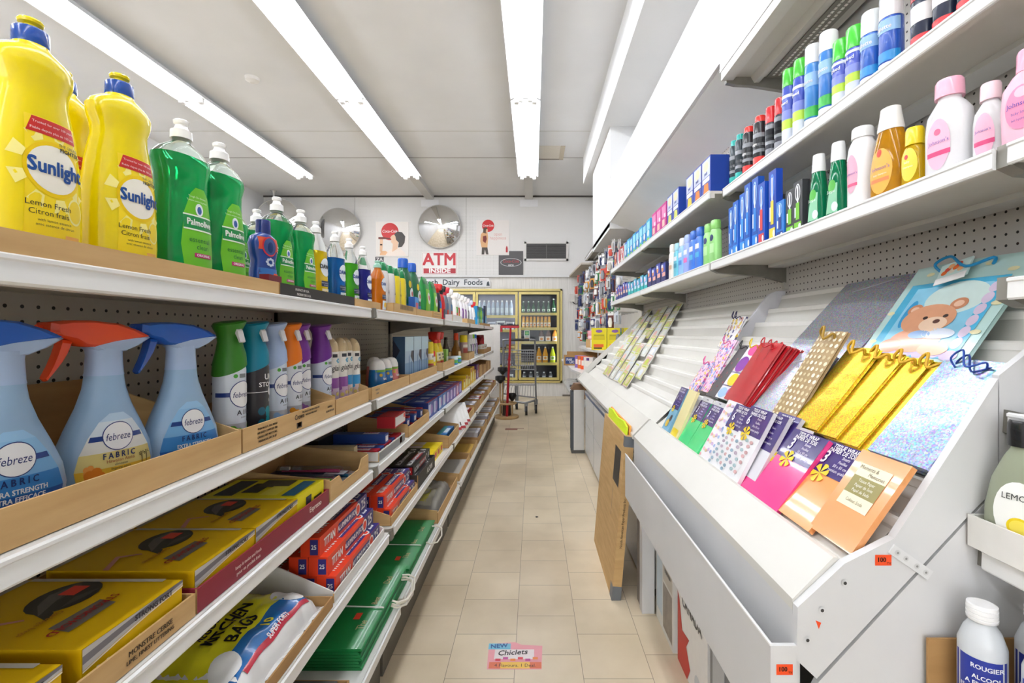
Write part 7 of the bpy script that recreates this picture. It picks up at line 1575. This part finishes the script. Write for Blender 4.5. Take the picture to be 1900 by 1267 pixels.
# floor marks
tag(ob('floor_patch', MB().box(-.335, -.19, 5.50, 5.60, 0, .0012, mat('#8C5A4C', .5)).box(-.19, -.115, 5.575, 5.60, 0, .0012, mat('#8C5A4C', .5))), 'dark red patch where a floor tile is missing near the plunger stand', 'floor patch')
fs = thing('floor_sticker', 'worn colourful gum advertisement sticker on the floor', 'sticker', (-.063, 1.655, .0006)); f = lambda u, v, o=0: Vector((u, v, o)); m = MB()
m.blob(f, [(-.095, -.07), (.09, -.07), (.095, .05), (.02, .055), (-.005, .07), (-.10, .06)], mat('#E8A0A8', .5)); ob('sheet', m, fs)
m = MB(); m.patch(f, -.09, .09, -.066, -.035, mat('#E07A5A', .5), 1, 1, .0003); m.patch(f, -.05, .05, -.066, -.035, mat('#EFC25A', .5), 1, 1, .0004); m.patch(f, -.075, .065, -.02, .03, mat('#EEE4E4', .5), 1, 1, .0003)
for i in range(6): m.patch(f, -.07 + .026 * i, -.052 + .026 * i, -.03 + .008 * (i % 2), -.018 + .008 * (i % 2), mat(['#D84A5A', '#C85A9C', '#E88A4A'][i % 3], .5), 1, 1, .0005)
m.patch(f, -.10, -.02, .03, .062, mat('#7FC4DC', .5), 1, 1, .0003); m.text(f, 'NEW', -.062, .047, .030, ink('#2C5A9A'), .9, .1, .0008, .03); m.text(f, 'Chiclets', -.01, .012, .036, ink('#2A2024'), .9, .08, .0008, .02, .2); m.text(f, '4 Flavours. 1 Deal.', .0, -.052, .021, ink('#3A2A1E'), .9, 0, .0008, .01); ob('print', m, fs)
o = tag(ob('bottle_cap', MB().loft(sec((0, .008), (.002, .009), (.004, .006)), mat('#2A2826'), 10)), 'tiny black scrap on the floor tiles near the middle of the aisle', 'scrap'); o.location = (.02, 2.90, 0)

# ================================================================ far right wall: hooks full of small goods, shelves and cartons
hb = MB().box(1.045, 1.06, 4.53, 8.2, .75, 2.14, noise_mat('slatwall panel', '#C9C5BD', '#D6D2CA', 3, .5)); tag(ob('hook_board', hb), 'pale hook board on the far right wall behind the hanging goods', 'panel')
@kind
def blister(w, h, c, c2, shape):
    cd = MB().box(-w / 2, w / 2, 0, .003, -h, 0, mat(c, .4, vary=.05)); f = plane((-w / 2, 0, -h), (1, 0, 0), (0, 0, 1)); cd.patch(f, 0, w, h * .78, h, mat(c2, .4), 1, 1); cd.disc(f, w / 2, h * .95, .006, .006, mat('#3A3A3A'), 8, .0003)
    it = MB()
    if shape == 0: it.tube([(0, -.012, -h * .28), (0, -.014, -h * .6), (.004, -.012, -h * .92)], [.008, .011, .006], mat(c2, .3), 8)
    elif shape == 1: it.box(-w * .32, w * .32, -.02, 0, -h * .85, -h * .35, mat(c2, .3))
    else: it.loft(sec((-h * .9, w * .25, .008), (-h * .6, w * .38, .014), (-h * .35, w * .2, .009)), mat(c2, .3), 12); it.v = [Vector((p.x, p.y - .012, p.z)) for p in it.v]
    hk = MB().tube([(0, .34, -.012), (0, -.03, -.012), (0, -.045, -.002)], .0025, metalm('#9A9A98'), 5)
    return 'hanging_pack', 'hanging goods', [('card', cd), ('content', it)]
cols = ['#C8CCD2', '#C84A38', '#3A3A40', '#D8983A', '#5A7CA8', '#E4E2DE', '#6A3A34', '#4A8A58', '#8A8C90', '#D0C84A', '#2E3A6A', '#B8B4AC', '#8A4258', '#E8E6E4']
cn_ = ['silver grey', 'red', 'black', 'orange', 'blue', 'white', 'brown', 'green', 'grey', 'yellow', 'navy', 'beige', 'purple', 'off-white']
rowz = [2.08, 1.92, 1.74, 1.55, 1.36, 1.19]
hooks = thing('peg_hooks', 'rows of thin metal peg hooks on the far right wall', 'hooks', (0, 0, 0))
kk = 0; rest = MB()
for r, z in enumerate(rowz):
    for c in range(20):
        y = 4.70 + .162 * c + .05 * (r % 2)
        if y > 7.95 - .12 * (r == 0): continue
        n = (r * 7 + c * 5 + c * c) % 14; n2 = [0, 2, 5, 8, 11, 13, 1, 10][(r * 3 + c * 5 + 4) % 8]
        xh = .80 - .10 * min(1, max(0, (y - 6.6) / 1.4)) + .03 * ((c * 5 + r) % 3)
        hp = [(1.045, y, z - .012), (xh - .03, y, z - .012), (xh - .04, y, z - .002)]
        if kk < 100: ob('hook', MB().tube(hp, .0025, metalm('#9A9A98'), 5), hooks)
        else: rest.tube(hp, .0025, metalm('#9A9A98'), 5)
        kk += 1
        w, h = .04 + .016 * ((r + c) % 3), .13 + .05 * ((c * 3 + r) % 2)
        for k in range(2 if (c + r) % 3 == 0 else 1):
            put(blister(w, h, cols[n], cols[n2], (r + c) % 3), '%s and %s hanging pack, %s hook row down, %s along%s' % (cn_[n], cn_[n2], ORD[r], ORD[c], ', rear one' if k else ''), (xh + .06 * k, y, z), RGT + .5 - .3 * ((c + r) % 4 == 0) + .35, 'goods on the far hooks')
ob('hook', rest, hooks)['kind'] = 'stuff'
# shelves below the hooks
fs_ = thing('corner_shelving', 'white corner shelves with cartons below the hooks', 'shelving', (0, 0, 0))
for z, xa, ya, yb_ in ((.965, .60, 4.55, 6.5), (.74, .42, 4.62, 7.4), (.42, .44, 4.7, 7.2)):
    ob('shelf', MB().prism([(1.04, ya), (xa + .06, ya), (xa, ya + .5), (xa, yb_ - .3), (xa + .06, yb_), (1.04, yb_)], z - .025, z, SHELF, 'z'), fs_)
for y in (4.58, 5.6, 6.45): ob('post', MB().box(1.0, 1.04, y, y + .04, 0, .965, STEEL), fs_)
for i in range(3): put(carton('yellow_carton', 'box', .155, .08, .225, '#E8D60E', (('f', 'o', .5, .85, .22, .07, '#8A5AA0'), ('f', .12, .88, .45, .62, '#D4C00C'), ('f', .15, .85, .62, .70, '#B8A80A'), ('f', .15, .8, .12, .26, '#E8662A'), ('f', .15, .7, .05, .11, '#3A2A10')), side='#C8B80C'), 'tall yellow carton with red print under the hooks, %s from the card rack' % ORD[i], (.69 + .155 * (2 - i) - .02, 4.70 + .05 * i, .9656), -.25, 'tall yellow cartons')
put(carton('kraft_carton', 'box', .40, .16, .10, '#C29C66', (('f', .25, .60, .05, .95, '#E8E6E2'), ('f', .30, .38, .4, .8, '#3A3A3C'), ('f', .48, .55, .4, .8, '#3A3A3C'))), 'kraft display carton with a white label below the hooks', (.72, 5.45, .9656), -1.1)
for i in range(3): put(carton('pink_pack', 'pack', .10, .012, .10, '#E8A0AC', (('f', .1, .9, .1, .4, '#F4D8DC'),)), 'pink pack sticking out of the kraft carton, %s' % ORD[i], (.74 - .03 * i, 5.36 + .14 * i, 1.0662), -1.1, 'pink packs')
b = thing('open_carton', 'open brown carton with a blue lettered side on the corner shelf', 'carton', (.50, 5.75, .7406), -.2)
ob('front_wall', MB().box(-.13, .26, 0, .006, 0, .13, CARD2).box(-.11, .03, -.001, 0, .02, .10, mat('#24407A', .5)).box(.04, .24, -.001, 0, .01, .11, mat('#E4E2DE', .5)), b); ob('bottom', MB().box(-.13, .26, .006, .3, 0, .004, CARD2), b); ob('back_wall', MB().box(-.13, .26, .294, .3, .004, .16, CARD2), b)
p = MB(); f = plane((-.13, -.0015, 0), (1, 0, 0), (0, 0, 1)); p.text(f, 'PAK', .07, .07, .04, ink('#F0F0F0'), 1, 0, 0, .03); p.text(f, 'LIC', .10, .04, .04, ink('#F0F0F0'), 1, 0, 0, .03); ob('lettering', p, b)
for i, c in enumerate(('#8A6AB0', '#D87A3A', '#E85A2A', '#E4DCD4')): put(carton('snack_pack', 'pack', .14, .05, .14, c, (('f', .1, .9, .3, .7, '#F0E8DC'), ('f', .3, .6, .75, .95, '#5A3A7A'))), ['purple', 'tan and orange', 'orange', 'cream'][i] + ' pack standing on the corner shelf by the card rack', (.52 + .02 * i, 5.36 - .13 * i, .7406), -.9, 'packs on the corner shelf')
put(carton('brown_box', 'box', .26, .2, .17, '#A88454', (('f', .55, .9, .5, .75, '#EDEBE6'),)), 'brown box with a small white label on the corner shelf', (.88, 5.45, .7406), -.5)
put(carton('brown_box', 'box', .24, .2, .24, '#8E6638', (('f', .2, .85, .60, .85, '#E0DCD2'),)), 'brown box with white lettering on the lowest corner shelf', (.60, 5.05, .4206), -.4)
for i in range(3): put(carton('white_pack', 'pack', .13, .09, .08, '#E4E4E2', (('f', .2, .8, .3, .7, '#7A7C80'),)), 'white pack on the lowest corner shelf, %s' % ORD[i], (.50 + .01 * i, 6.0 + .25 * i, .4206), -.3, 'white packs by the wall')
sk = thing('wall_socket', 'white wall socket with a black cable beside the cooler', 'socket', (.70, YW, 1.77)); ob('plate', MB().box(-.05, .04, -.05, 0, -.07, .07, mat('#D4D2CC', .4)), sk); ob('cable', MB().tube(smooth([(.0, -.03, -.07), (.05, -.05, -.11), (.13, -.06, -.09), (.20, -.08, -.03)], 4), .008, BLK), sk)
